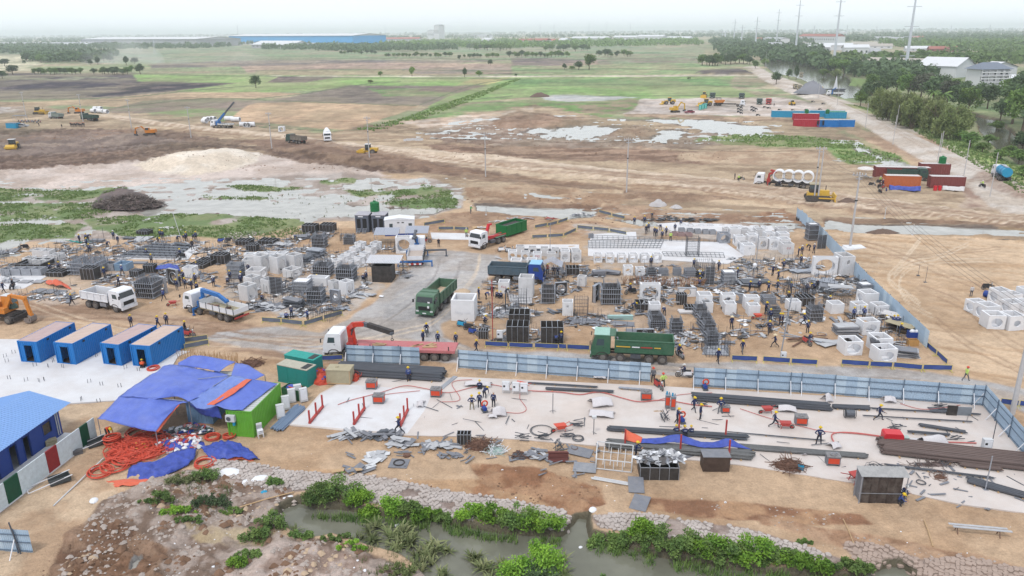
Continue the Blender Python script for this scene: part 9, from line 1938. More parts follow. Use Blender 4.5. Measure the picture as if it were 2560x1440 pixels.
for x,y,h_,k,wf,lb in((640,220,35,'round',.95,'lone ² Ô § Ð µ Ō'),(351,186,29,'round',1.1,'² Í Ô £ ¦ end ¡ hedge ď'),(316,163,24,'tall',1.1,'¸ ² Ô ¯ ď, ¨ Ł'),(337,160,18,'grey',1.3,'¸ spreading Ô ¯ ď, ¦ Ł'),(245,162,22,'tall',1.1,'¸ Ô ¨ ¡ ¥ ň, ô'),(226,163,16,'round',1.1,'¸ Í Ô ¤ ô one'),(330,182,20,'mid',1.0,'Á Ô ¤ ² Í one'),(235,186,17,'round',1.3,'Í ŀ Ô ¨ ¡ Ã ď'),(61,160,11,'round',1.0,'tiny Ô § Á wheat Ō'),(12,165,20,'round',1.8,'Í Ô £ ¨ Ü ¯ µ ĵ'),(32,186,26,'round',1.4,'ť Ô ¶ ¨ Ü'),(6,196,22,'round',1.4,'² Ô cut Ä ¨ ā Ü'),(1030,191,27,'mid',.8,'Á ő Ô § ä Ō'),(951,191,14,'mid',1.4,'¸ Í ŀ Ô ¨ ¡ Á ő Ô'),(1162,193,25,'tall',.9,'slim Ô near two bushes § track'),(1198,191,16,'mid',1.6,'spreading ŀ Ô ¦ ¡ slim Ô'),(1226,164,17,'round',1.0,'² Ô ĭ § ű Ō'),(1148,150,14,'round',.9,'tiny Ô ° ň'),(1473,174,42,'mid',1.0,'Ĩ Ô ª Ō, Á µ, top ¡ central ď'),(1447,175,24,'round',1.3,'² Ô · ¡ Ĩ Ō Ô'),(1411,174,17,'round',1.0,'¸ ² Ô £ ¨ ¡ central ď'),(1430,175,12,'mid',1.6,'low ŀ ¤ ¸ ² Ô'),(926,209,11,'olive',1.8,'low ŀ § Ð Ō ¯ ä strip'),(1290,192,9,'round',1.2,'tiny ² ŀ § track'),(1722,198,6,'olive',2.0,'¸ ´ mound-like ŀ § µ Ō')):
 tree(x,y,h_,k,lb,'lone Ć § ķ',wf)
def clg(x0,x1,y0,y1,n,h0,h1,lbl,group,kinds=('round','mid'),wf=(1.1,1.5)):
 for i in range(n):
  x=x0+(x1-x0)*(i+ru(.1,.9))/n;tree(x,ru(y0,y1),ru(h0,h1),rng.choice(kinds),lbl,group,ru(*wf))
clg(82,205,184,187,13,14,20,'Ô ª Ã hedge ď £ ¨ ¡ ķ','Ć ¡ ¨ hedge ď');clg(252,322,184,187,9,16,22,'Ô ª hedge ď ¤ ² Í Ô','Ć ¡ Ú hedge ď')
clg(62,280,152,158,18,16,26,'Ô ¡ ² belt ¢ ň § ¨ ķ','Ć ¡ ¨ belt');clg(960,1135,141,144,20,9,14,'Ô ¡ á row across the À ķ','Ć ¡ À row');clg(845,940,134,137,10,9,13,'Ô ¡ Č row ° º ă','Ć ¡ ă row');clg(1160,1250,143,146,9,9,14,'Ô ª gap row ¦ ¡ ň ĺ','Ć ¦ ¡ ň ĺ');clg(1270,1420,141,145,16,12,18,'Ô ¡ row ¢ Ĩ Ō Ô','Ć ¢ Ĩ Ō Ô');clg(1360,1475,124,129,12,14,20,'Ô ¡ ² grove ¯ central ď','Ć ¡ Ę grove');clg(1495,1580,139,143,9,12,20,'Ô ª broken row ¦ ¡ central ď','Ć ª broken row');clg(1170,1280,124,128,12,12,22,'Ô ¡ grove ¦ ¡ ¥ ň','Ć ¡ ň grove')
clg(1752,1800,158,166,6,24,34,'Ô £ junction Ä far Ù, ¨ Ŏ','Ć £ Ù fork');clg(1800,1880,158,162,8,20,34,'Ô £ Ù fork, ¦ Ŏ','Ć £ Ù fork ¦')
RB='Ć ¡ river ĵ wood'
for x,y,h_,k,wf in((1940,212,34,'round',1.0),(1972,196,26,'tall',1.0),(1990,200,40,'tall',.6),(1888,172,22,'mid',1.2),(1912,166,22,'mid',1.2),(1930,158,24,'round',1.2),(1952,150,28,'round',1.1),(1985,150,30,'round',1.1),(2010,160,38,'round',1.1),(2035,162,40,'mid',1.1),(2060,164,44,'round',1.0),(2085,178,40,'mid',1.2),(2110,184,42,'mid',1.3),(2136,192,44,'round',1.2),(2090,196,30,'olive',1.3),(2060,190,24,'mid',1.3)):
 tree(x,y,h_,k,'Ô § near river ĵ Ĵ main Ù',RB,wf)
for x,y,h_,k,wf in((2165,258,56,'round',1.0),(2150,268,44,'mid',1.0),(2190,262,62,'round',.9),(2215,240,60,'round',1.0),(2240,236,64,'round',1.0),(2268,246,66,'mid',1.0),(2300,250,70,'grey',1.0),(2330,262,74,'round',1.0),(2365,270,76,'grey',.9),(2395,276,70,'round',1.0),(2420,286,74,'mid',.9),(2445,262,60,'round',1.0),(2468,272,66,'round',.9),(2176,222,40,'mid',1.2),(2205,214,44,'round',1.2),(2250,208,40,'mid',1.2),(2285,220,50,'round',1.1),(2320,228,50,'grey',1.1),(2350,236,54,'round',1.1),(2385,246,52,'mid',1.1),(2410,250,52,'round',1.1),(2500,300,60,'round',.9),(2530,310,110,'round',.9),(2555,330,120,'mid',.9),(2575,300,130,'round',.9),(2515,262,70,'mid',1.0),(2545,262,90,'round',1.0),(2484,250,40,'mid',1.2),(2600,350,120,'round',.9),(2492,320,30,'mid',1.6),(2555,372,60,'round',1.1),(2640,380,130,'mid',.9)):
 tree(x,y,h_,k,'² Ô ¡ wood ° ¥ ř','Ć ¡ wood Ä ř',wf)
for i,(x,y,h_,wf)in enumerate(((2195,295,68,.9),(2222,305,72,.9),(2250,318,78,.9),(2280,326,84,.9),(2305,322,74,1.0),(2335,338,82,.9),(2362,352,86,.9),(2392,346,80,.9),(2270,300,66,1.0),(2330,300,60,1.0),(2240,286,56,1.0))):tree(x,y,h_,'bamboo','feathery olive bamboo ď ¤ main Ù, %s « far end'%ORD[i],'bamboo clumps Ä Ù',wf,name='bamboo')
for i,(x,y,h_)in enumerate(((2350,285,66),(2330,272,56),(2285,240,46),(2252,216,40),(2318,232,50),(2420,270,56))):tree(x,y,h_,'palm','coconut palm ± out ¡ wood Ä ř, %s « Ù'%ORD[i],'coconut palms',1.0,name='palm_tree')
for i,(x,y,h_,wf)in enumerate(((2425,372,46,1.4),(2455,382,30,1.6),(2500,400,30,1.8),(2545,410,40,1.6),(2400,352,30,1.6),(2470,360,26,1.8),(2380,326,20,2.0),(2525,380,30,1.8),(2560,440,30,2.0))):tree(x,y,h_,'mid','µ ŀ £ ĺ ¡ bamboo ¶ river, %s « ¨'%ORD[i],'river ĵ bushes',wf,name='bush')
def mass(name,pts,n,h0,h1,m,seed,leaf=26):
 pts=pp(pts);r=np.random.default_rng(seed);xs=[p[0]for p in pts];ys=[p[1]for p in pts];V=[];k=0;tries=0
 while k<n and tries<n*12:
  tries+=1;x=r.uniform(min(xs),max(xs));y=r.uniform(min(ys),max(ys))
  if not pip(pts,np.array([x]),np.array([y]))[0]:continue
  p=at(x,y);h_=r.uniform(h0,h1);rad=h_*r.uniform(.4,.6)
  d=r.normal(size=(leaf,3));d/=np.linalg.norm(d,axis=1)[:,None];d[:,2]=np.abs(d[:,2])*1.0-.1;q=r.uniform(.65,1.08,leaf)[:,None]
  c=d*q*np.array([rad,rad,h_*.72])+np.array([p.x,p.y,h_*.25]);a=r.normal(size=(leaf,3));a/=np.linalg.norm(a,axis=1)[:,None];b=np.cross(a,d);b/=np.linalg.norm(b,axis=1)[:,None]+1e-6;s=rad*r.uniform(.35,.6,leaf)[:,None]
  V.append(np.stack([c-a*s*.7,c+b*s*.7,c+a*s*.7,c-b*s*.7],1));k+=1
 o=lk(name,lfm(name,np.concatenate(V).reshape(-1,3),m));o['kind']='stuff';return o
mass('woods',[-420,112,200,108,640,104,640,112,520,122,200,126,60,136,-420,136],1500,9,16,L_dark,1)
mass('woods',[60,140,280,134,300,140,220,156,90,158,60,150],260,8,14,L_dark,2)
mass('woods',[640,112,940,118,1130,116,1150,126,900,130,660,124],500,8,15,L_dark,3)
mass('woods',[940,108,1180,102,1450,106,1750,102,1760,114,1500,118,1200,122,960,120],900,9,16,Lm,4)
mass('woods',[-420,98,500,93,1280,87,1900,84,2980,76,2980,84,1900,94,1280,97,500,104,-420,110],2600,12,22,L_dark,5,18)
mass('woods',[(-420,93),(500,88.5),(1280,82.5),(1900,78.5),(2980,70.5),(2980,75),(1900,83),(1280,86.5),(500,93),(-420,98)],2200,20,40,L_dark,15,14)
mass('woods',[1750,104,1900,94,2980,82,2980,100,2560,106,2300,104,2100,106,1950,110,1880,122,1780,112],1500,10,18,L_dark,6)
mass('woods',[1780,112,1900,118,2060,124,2040,140,1960,142,1900,140,1840,146,1790,132],420,9,15,L_dark,7)
mass('woods',[2200,104,2560,104,2980,108,2980,130,2560,128,2380,132,2300,124,2200,116],700,9,16,Lm,8)
mass('woods',[2060,152,2200,146,2380,150,2560,140,2980,150,2980,170,2560,160,2400,166,2280,160,2140,164],420,8,13,Lm,9)
mass('woods',[2120,168,2300,176,2340,196,2300,206,2190,206,2130,190],170,7,12,L_dark,10)
mass('woods',[2560,150,2980,150,2980,330,2700,330,2600,230],300,8,14,L_dark,11)
mass('woods',[1885,134,1960,136,2050,150,2100,168,2080,180,2000,160,1900,152],200,8,13,L_dark,12)
# near shrubs along the canal
SB={}
def shb(px,py,wp,hp_,m,lbl,v,leaf=.11,n=2600,grp='shrubs ß ō',z=None,elong=1.8):
 w_=wp/ppm(px,py);h_=hp_/vpm(px,py);r=random.Random(v);lobes=[];k=17
 for i in range(k):lobes.append(((i+.5)/k*w_*1.1-w_*.55+r.uniform(-.3,.3),r.uniform(-.5,.5)*w_*.45,h_*r.uniform(.05,.72)*(1-.5*abs(i-8)/8),r.uniform(.1,.3)*max(h_,w_*.4),.8))
 key=None;V=leaves(lobes,n,leaf,v,.8,elong);p=at(px,py);P=Pr()
 t=MB();[t.tube([(r.uniform(-.1,.1),r.uniform(-.1,.1),-.4),(x*.5,y*.5,zz*.5),(x,y,zz)],[.04,.025,.01],4)for x,y,zz,q,f in lobes]
 P('stems',t.ms_(bark));P('leaves',lfm('leaves',V,m));P.put('shrub',(p.x,p.y,gz_(p.x,p.y)if z is None else z),0,lbl,'shrub',grp)
for i,a in enumerate(((800,1248,70,56,Lm,'² µ â £ ¨ end ¡ ō ĵ'),(850,1252,70,66,Lm,'ĉ µ â Ú « ¨ end ¡ ō'),(892,1258,50,50,Lb,'Ð µ â ¤ ĉ one'),(925,1272,50,52,Lb,'Ð µ â ¯ first inlet of mud'),(985,1276,44,56,Lb,'Ð leafy â ¦ ¡ bare gap'),(1025,1278,60,44,Lm,'µ â hanging ö ō À'),(1072,1285,66,50,Lb,'Ð â £ ō À'),(1105,1290,50,30,Lm,'low ² â £ ō À'),(1190,1292,76,52,Lb,'Ð â ¨ ¡ č Ô'),(1240,1305,80,60,Lb,'broad Ð â touching the č Ô'),(1300,1312,80,60,Lm,'µ â ¢ č Ô'),(1345,1318,84,66,Lb,'Ê-µ â ¢ č Ô top'),(1400,1330,40,24,Lm,'¸ â £ ę inlet'),(1525,1345,90,56,Lm,'µ â ¦ ¡ ę inlet'),(1575,1352,70,50,Lm,'µ â Ú ¦ ¡ inlet'),(1610,1345,60,62,Lb,'Ð ô â ¦ ¡ inlet'),(1665,1372,90,56,Lm,'µ â ª Ã ¦ hand hedge, first'),(1720,1380,100,66,Lm,'µ â ª Ã ¦ hand hedge, Ú and Ċ'),(1780,1388,90,64,Lb,'Ð â ª Ã ¦ hand hedge, Ě'),(1830,1396,80,56,Lm,'µ â ª Ã ¦ hand hedge, ė'),(1890,1398,110,68,Lb,'Û grassy â ¶ Ļ stone'),(1945,1402,80,46,Lm,'low â ¤ Ļ stone'),(2010,1416,90,54,Lb,'Ð â before the last one'),(2130,1424,90,44,Lm,'last µ â £ ¦ ¡ ō'))):shb(*a,v=i+50,n=2300)
for i,a in enumerate(((1330,1420,110,100,Lb,'č Ô-like ŀ Ş « ę ª À'),(1340,1440,90,60,L_dark,'² ÿ part ŀ ¿ č one'))):shb(*a,v=90+i,n=4200,z=-.6)
for i,a in enumerate(((530,1262,76,40,L_dark,'² ő ŀ § muddy spoil'),(460,1208,60,36,L_reed,'straw-coloured grass ď ° ¾'),(510,1200,56,42,Lm,'µ grass ď ¤ straw-coloured one'),(400,1250,70,34,Lm,'µ Ň £ ¨ ¡ spoil'),(440,1282,80,26,Lb,'Ð Ň § spoil ° ď'),(580,1276,50,16,Lm,'low Ň ¦ ¡ ő ŀ'),(470,1305,60,18,Lm,'low Ň ¤ Á ridge'),(680,1318,60,46,Lm,'ŀ £ ¨ end ¡ ō, near ĵ'),(640,1345,60,46,Lm,'Ð Ň § near ĵ at ¨'),(755,1342,56,26,Lm,'ŀ ¤ spiky plant § near ĵ'),(690,1212,30,26,Lm,'¸ ŀ ¤ ¥ Ő'),(620,1385,50,26,Lm,'Ň £ ÿ ¨ ¡ ĵ'),(600,1412,40,30,Lb,'Ň ¶ ā ĺ at ¨'),(838,1350,60,18,Lm,'creeping Ň £ near ę Ü'),(880,1372,60,20,Lb,'Ð creeping Ň § near ĵ'),(1155,1440,110,44,Lb,'Ð mound of leaves £ ā ĺ'),(1530,1440,90,44,Lm,'² µ ŀ £ ā ĺ ¦ of centre'),(1000,1440,70,30,L_olive,'olive scrub £ ā ĺ'),(2010,1358,24,12,Lm,'tiny weed tuft § ¦ ĵ'))):shb(*a,v=i+120,n=1500,leaf=.09,grp='Ň § muddy ĵ')
def spk(px,py,hp_,lbl,v,m=None,n=22,z=None):
 h_=hp_/vpm(px,py);r=random.Random(v);mb=MB();p=at(px,py)
 for c_ in range(3):
  ox,oy=r.uniform(-.5,.5)*h_,r.uniform(-.4,.4)*h_
  for i in range(n//2):
   a=r.uniform(0,6.28);el=r.uniform(.35,1.4);L=h_*r.uniform(.7,1.15);c,s=math.cos(a),math.sin(a);w_=.05*h_+.015;pr=None
   for j in range(4):
    u=j/3;x=L*math.cos(el)*u;zz=L*(math.sin(el)*u-.35*u*u);ww=w_*(1-u**2*.95);q=((ox+x*c-s*ww,oy+x*s+c*ww,zz),(ox+x*c+s*ww,oy+x*s-c*ww,zz))
    if pr:mb.quad(pr[0],pr[1],q[1],q[0])
    pr=q
 o=lk('water_plant',mb.ms_(m or L_reed),None,(p.x,p.y,(-.6 if z is None else z)));tag(o,lbl,'plant','spiky ę plants')
for i,(x,y,h_)in enumerate(((725,1318,30),(740,1325,36),(652,1300,30),(672,1290,24),(810,1340,26),(870,1342,26),(898,1330,20),(935,1320,34),(955,1312,40),(975,1325,44),(1000,1322,44),(1020,1335,46),(940,1340,30),(1035,1350,44),(1010,1352,40),(1060,1356,44),(1080,1364,46),(1045,1375,40),(1090,1385,42),(985,1362,30),(1110,1366,28),(1190,1378,36),(1200,1400,40),(1180,1390,30),(1215,1410,30),(1255,1405,40),(1260,1425,44),(1290,1432,46),(1320,1438,44),(1230,1440,40),(1280,1440,50),(1395,1400,44),(1400,1420,34),(1350,1440,40),(1370,1446,50),(1095,1420,34),(1060,1405,36),(1030,1400,34),(1000,1395,30),(965,1385,28),(1405,1440,34),(1310,1405,36))):
 spk(x,y,h_,'spiky Ã-leaved plant ± ª ō shallows',i)
def tufts(name,polys,dens,h0,h1,m,seed,z0=-.15,blades=5,gate=None,wd=.05):
 r=np.random.default_rng(seed);V=[]
 for poly in polys:
  W_=[at(x,y)for x,y in pp(poly)];xs=[p.x for p in W_];ys=[p.y for p in W_];A_=(max(xs)-min(xs))*(max(ys)-min(ys));n=int(A_*dens)
  X=r.uniform(min(xs),max(xs),n);Y=r.uniform(min(ys),max(ys),n);ok=pip([(p.x,p.y)for p in W_],X,Y)
  if gate:ok&=fbm(X/gate[0],Y/gate[0],4,gate[2]if len(gate)>2 else seed)>gate[1]
  X,Y=X[ok],Y[ok];n=len(X)
  Z=np.maximum(-.6,np.array([gz_(a,b)for a,b in zip(X,Y)]))
  for k in range(blades):
   h_=r.uniform(h0,h1,n);a=r.uniform(0,6.28,n);ln=r.uniform(.1,.7,n)*h_;w_=wd*(1+r.random(n));ox,oy=r.normal(0,.12,(2,n));c,s=np.cos(a),np.sin(a);b=np.stack([X+ox,Y+oy,Z-.03],1);t=b+np.stack([c*ln,s*ln,h_],1);sd=np.stack([-s*w_,c*w_,0*w_],1)
   V.append(np.stack([b-sd,b+sd,t+sd*.25,t-sd*.25],1))
 o=lk(name,lfm(name,np.concatenate(V).reshape(-1,3),m));o['kind']='stuff';return o
MG=[[-420,480,120,472,330,470,300,482,200,500,60,500,-420,520],[-420,510,260,505,280,530,200,548,60,552,-420,560],[200,545,420,535,560,532,760,548,780,590,600,600,440,588,330,596,230,570],[-420,565,120,556,220,562,180,590,60,600,-420,640],[560,462,680,462,760,470,700,478,600,476],[500,486,620,488,700,494,640,500,520,498],[860,476,980,472,1010,484,900,490],[990,480,1060,460,1120,474,1146,504,1140,520,1040,522,960,510],[800,452,880,446,900,456,820,462]]
tufts('marsh_grass',MG,4.5,.1,.32,L_grass,3,gate=(6,.43),wd=.06)
tufts('reeds',[[600,480,1140,500,1100,530,700,545]],.15,.2,.5,L_reed,4,wd=.05);tufts('marsh_grass',[[1760,342,1900,334,2140,354,2170,372,1900,366],[2070,364,2150,364,2250,392,2260,412,2120,410]],1.2,.2,.5,L_grass,5,wd=.12,gate=(8,.4))
tufts('roadside_grass',[[2130,264,2300,292,2560,424,2560,500,2420,410,2250,312]],1.2,.2,.5,L_grass,6,wd=.12)
tufts('hedge_strip',[[890,326,1020,292,1290,198,1302,198,1180,252,1060,298,940,328]],.55,.3,.8,L_grass,7,wd=.22,gate=(7,.42))
tufts('canal_fringe',[[780,1264,960,1284,1100,1294,1240,1324,1400,1334,1400,1350,1240,1340,1060,1310,780,1280],[1490,1345,1700,1385,1900,1415,2150,1432,2150,1450,1880,1440,1660,1405,1490,1368]],26,.2,.6,Lm,18,wd=.02,gate=(1.5,.4))
tufts('bank_weeds',[[420,1190,560,1180,600,1230,560,1280,420,1290],[860,1330,1000,1370,1100,1440,900,1440,880,1380]],7,.1,.4,L_reed,8,gate=(1.2,.52),wd=.02)
# cracked mud plates
def cracked(name,poly,cell,m,seed,h_=.16,dy=0):
 r=np.random.default_rng(seed);W_=[at(x,y+dy)for x,y in pp(poly)];xs=[p.x for p in W_];ys=[p.y for p in W_];cx=np.arange(min(xs),max(xs),cell);cy=np.arange(min(ys),max(ys),cell*.866);pw=[(p.x,p.y)for p in W_]
 def jit(a,b):rr=np.random.default_rng(int(a*131+b*7919+seed*17)&0x7fffffff);return rr.uniform(-.24,.24,2)*cell
 mb=MB()
 for j,y in enumerate(cy):
  for i,x in enumerate(cx):
   x0=x+(cell/2 if j%2 else 0)
   if not pip(pw,np.array([x0]),np.array([y]))[0]or vnoise(np.array([x0/1.7]),np.array([y/1.7]),5)[0]<.22:continue
   P_=[];zt=h_*r.uniform(.3,1.2);gz=gz_(x0,y)
   for k in range(6):
    a=math.pi/6+math.pi/3*k;vx,vy=x0+cell/math.sqrt(3)*math.cos(a),y+cell/math.sqrt(3)*math.sin(a);q=jit(round(vx/cell*2),round(vy/cell*2));vx+=q[0];vy+=q[1];s=r.uniform(.90,.97);P_.append((x0+(vx-x0)*s,y+(vy-y)*s))
   o=len(mb.v);tlt=r.uniform(-.03,.03,2)
   for vx,vy in P_:mb.v.append((vx,vy,gz-.1))
   for vx,vy in P_:mb.v.append((vx,vy,gz+zt*.8))
   for vx,vy in P_:mb.v.append((x0+(vx-x0)*.82,y+(vy-y)*.82,gz+zt+(vx-x0)*tlt[0]+r.uniform(-.015,.015)))
   mb.f.append(tuple(range(o+12,o+18)));mb.m.append(0)
   for k in range(6):k2=(k+1)%6;mb.f.append((o+k,o+k2,o+6+k2,o+6+k));mb.f.append((o+6+k,o+6+k2,o+12+k2,o+12+k));mb.m+=[0,0]
 o=lk(name,mb.ms_(m));o['kind']='stuff'
mudm=M('dry_mud',A(206,194,184),.95,var=.16,scale=1.1,dirt=.7,dc=A(172,156,144),bump=1,bscale=9)
cracked('cracked_mud',BANK,.36,mudm,1);cracked('cracked_mud',BANK2,.36,mudm,2);cracked('cracked_mud',BANK3,.36,M('dry_mud_brown',A(186,164,148),.95,var=.15,scale=2,bump=.5,bscale=8),3,.12)
def bits(name,polys,dens,s0,s1,m,seed,flat=.7,gate=None):
 r=np.random.default_rng(seed);mb=MB()
 for poly in polys:
  W_=[at(x,y)for x,y in pp(poly)];xs=[p.x for p in W_];ys=[p.y for p in W_];n=int((max(xs)-min(xs))*(max(ys)-min(ys))*dens);X=r.uniform(min(xs),max(xs),n);Y=r.uniform(min(ys),max(ys),n);ok=pip([(p.x,p.y)for p in W_],X,Y)
  if gate:ok&=fbm(X/gate[0],Y/gate[0],4,seed)>gate[1]
  for x,y in zip(X[ok],Y[ok]):
   s=r.uniform(s0,s1)*(r.random()**1.5+.4);o=len(mb.v);z=gz_(x,y)
   for k,(a,b,c)in enumerate(((1,0,0),(.3,.9,.1),(-.8,.5,0),(-.7,-.6,.1),(.4,-.9,0),(.1,.1,flat),(-.3,-.1,flat*.8))):q=r.uniform(.7,1.2);mb.v.append((x+a*s*q,y+b*s*q,z+c*s*q-.02))
   for f in((0,1,5),(1,2,5),(2,6,5),(2,3,6),(3,4,6),(4,5,6),(4,0,5)):mb.f.append(tuple(o+i for i in f));mb.m.append(0)
 o=lk(name,mb.ms_(m));o['kind']='stuff'
clod=M('clod',A(190,176,164),.95,var=.2,scale=1,bump=.4,bscale=10);clod2=M('clod_brown',A(136,106,84),.95,var=.25,scale=1)
SPO=[260,1250,420,1180,560,1180,700,1200,740,1250,690,1290,700,1340,800,1345,900,1370,1000,1420,1050,1500,60,1500,140,1440,200,1330]
bits('mud_clods',[SPO],10,.04,.26,clod,1,gate=(2.5,.44));bits('mud_clods',[SPO],5,.1,.42,clod2,21,gate=(2.2,.5));bits('mud_clods',[SPO],3,.08,.3,sdp,22,gate=(3,.55));bits('mud_clods',[[170,1330,330,1310,420,1380,380,1500,60,1500],[1180,1160,1330,1170,1500,1220,1520,1260,1440,1290,1200,1210],[640,1155,1000,1205,1430,1250,1430,1290,900,1210]],8,.04,.14,clod2,2,gate=(1.5,.5))
bits('mud_clods',[[1600,1240,1900,1262,2150,1292,2180,1312,1960,1312,1700,1292],[1900,1310,2200,1345,2500,1400,2600,1440,2100,1372]],6,.04,.13,clod,3,gate=(1.5,.5));bits('litter',[[640,1110,1500,1200,2560,1300,2560,1440,2200,1400,1500,1280,640,1180],[560,1180,700,1170,700,1240,560,1230]],.5,.03,.12,white,4,.3)
bits('litter',[[0,620,560,600,1000,640,1000,760,560,800,0,740],[1240,640,2200,640,2300,880,1220,860]],.16,.05,.25,pb,5,.3,gate=(6,.45));bits('litter',[[1240,560,1960,560,2000,660,1250,660]],.2,.08,.3,gb,6,.3,gate=(5,.5));bits('litter',[SPO],.6,.05,.15,white,7,.4);bits('mud_clods',[[1040,322,1900,336,1840,404,1120,400],[-420,372,420,320,1060,428,880,436,300,420,-420,440],[1160,470,1600,500,2000,590,1160,540]],.25,.08,.35,clod2,8,.6,gate=(8,.5))
bits('pond_debris',[[420,490,1140,505,1080,536,700,550,420,520],[1340,318,1900,300,1900,336,1300,350]],.25,.12,.5,soilpile,9,.5,gate=(5,.55))
for x,y,sx,lb in((575,1185,1.6,'¥ broken board ú ì § cracked mud'),(615,1205,.8,'Á Í stone-like bag ¤ ¥ board'),(652,1202,1.3,'Û ¥ ĥ Ő § mud'),(660,1230,.5,'º ĥ bag ° ¥ Ő'),(725,1240,.5,'¥ lump £ ¨ end ¡ ō'),(890,1332,.35,'¥ foam piece floating Õ plants'),(992,1296,.4,'¥ foam piece ¿ Ð â'),(1452,1350,.3,'¸ ¥ box floating ¦ ¡ inlet'),(1482,1276,.7,'¥ bag £ ę inlet'),(235,1252,.8,'¥ patch of ĥ § ĵ Ü'),(912,1422,.3,'¥ scrap £ ā ĺ'),(1912,1120,.01,'')):
 if not lb:continue
 p=at(x,y);mb=MB();mb.dome((0,0,0),sx*.6,sx*.42,sx*.22,9,3);o=lk('litter_piece',mb.ms_(cyanC if 'blue' in ex(lb)else white),None,(p.x,p.y,max(gz_(p.x,p.y),-.62)),(.2,.1,rng.random()*3));tag(o,lb,'litter','pieces of litter')
heap(322,517,7.0,4.2,2.0,M('branch_mound',A(112,98,94),.95,var=.3,scale=1.5),'brush_pile','big ² Ħ uprooted branches ª ÷','brush pile',extra=[(M('branches',A(110,98,92),.9,var=.3),700,'stick'),(M('branches_pale',A(160,146,134),.9),120,'stick')])
for a,b,r_,lb in(((600,1270),(735,1232),.05,'Ã bare branch ì £ ¨ end ¡ ō'),((2108,1300),(2136,1366),.04,'Á stick ì § İ ¦ ¡ hut ĺ'),((2310,1302),(2332,1368),.05,'Ã Á plank § İ £ ¦'),((1700,1365),(1704,1372),.02,'')):
 if lb:p,q=at(*a),at(*b);tag(lk('branch',MB().tube([(p.x,p.y,.08),((p.x+q.x)/2,(p.y+q.y)/2,.14),(q.x,q.y,.08)],r_,6)@wood),lb,'stick','branches and sticks')
P=Pr();P('plank',BX((0,.15,.55),(3.9,.2,.05))@pb);P('plank',BX((.2,-.15,.55),(3.9,.2,.05))@pb);[P('trestle',BR((k,-.3,0),(k,0,.52),.05).bar((k,.3,0),(k,0,.52),.05)@rust)for k in(-1.4,1.4)]
P.std('trestle_bench',2443,1335,-10,'two Á planks on trestles ĭ § İ £ ÿ ¦','bench')
# transmission towers and far buildings
tw=M('tower_paint',A(226,230,232),.6,.1)
def twr(px,py,h_,lbl,w_=1.6,arms=(.55,.75,.95),lattice=False,aw=9):
 p=at(px,py);P=Pr();P('shaft',CY((0,0,0),(0,0,h_),w_,8,w_*.3)@tw)
 for t in arms:P('cross_arm',BX((0,0,h_*t),(aw*2,w_*.35,w_*.3))@tw)
 return P.put('transmission_tower',(p.x,p.y,0),0,lbl,'pylon','¥ Ė towers',None),Vector((p.x,p.y,h_))
T=[twr(2263,178,78,'nearest and Ċ ¥ Ė Ë, ¤ ¥ ř',1.5,(.16,.36,.46,.66,.85),aw=6),twr(2084,158,76,'Ú ¥ Ė Ë « ¦ í, ¤ school',1.6,(.4,.62,.8,.96),aw=5),twr(1988,132,76,'Ě ¥ Ė Ë counted « ř',1.8,(.4,.7,.9),aw=6),twr(1940,114,76,'ė ¥ Ė Ë counted « ř',2.0,(.4,.7,.9),aw=6)]
for x,y,h_,lb in((1888,116,60,'¥ Ë ¯ far Ù, Ċ there'),(1853,110,45,'¥ Ë ¨ ¡ Ċ one £ far Ù'),(1834,108,60,'¥ Ë farther ¨ £ far Ù'),(1812,100,30,'¸ ¥ Ë £ far end ¡ line, ¦'),(1805,101,30,'¸ ¥ Ë £ far end ¡ line, ¨'),(2034,92,50,'œ ¥ Ë ¯ red-roofed school'),(2116,88,55,'œ ¥ Ë ¦ ¡ ę Ë'),(2190,87,48,'œ ¥ Ë ¨ ¡ Ċ one'),(2376,84,50,'œ ¥ Ë ª ¦ hand woods, ¨'),(2472,84,50,'œ ¥ Ë ª ¦ hand woods, ¦')):twr(x,y,h_,lb,2.2 if y>100 else 4.0,(.6,.85),aw=7)
for i,(x,y,h_)in enumerate(((388,136,24),(597,100,75),(964,92,90),(1350,90,80),(1385,90,80),(1472,89,90),(1516,89,90),(1575,88,80))):
 p=at(x,y);P=Pr();w_=4 if y>120 else 9;mb=MB()
 for sx in(-1,1):
  for sy in(-1,1):mb.bar((sx*w_/2,sy*w_/2,0),(sx*w_*.08,sy*w_*.08,h_),w_*.05)
 for t in(.15,.3,.45,.6,.75,.9):k=w_/2*(1-t*.85);mb.bar((-k,-k,h_*t),(k,-k,h_*(t+.1)),w_*.03).bar((k,-k,h_*t),(-k,-k,h_*(t+.1)),w_*.03)
 for t in(.7,.85,.98):mb.box((0,0,h_*t),(w_*1.6,w_*.06,w_*.06))
 P('lattice',mb.ms_(tw),kind='stuff');P.put('lattice_pylon',(p.x,p.y,0),0,'œ lattice pylon § hazy horizon, %s « ¨'%ORD[i],'pylon','lattice pylons')
wh=M('factory_white',A(236,236,234),.6,var=.04,scale=.05);wb=M('factory_blue',(.05,.33,.70),.6,var=.06,scale=.05);wr_=M('factory_red',A(206,120,110),.7,var=.05,scale=.05);wg=M('factory_grey',A(190,190,190),.7,var=.08,scale=.05);wt=M('roof_tan',A(196,186,172),.8,var=.12,scale=.1);wrr=M('roof_rust',A(176,104,90),.8,var=.15,scale=.1)
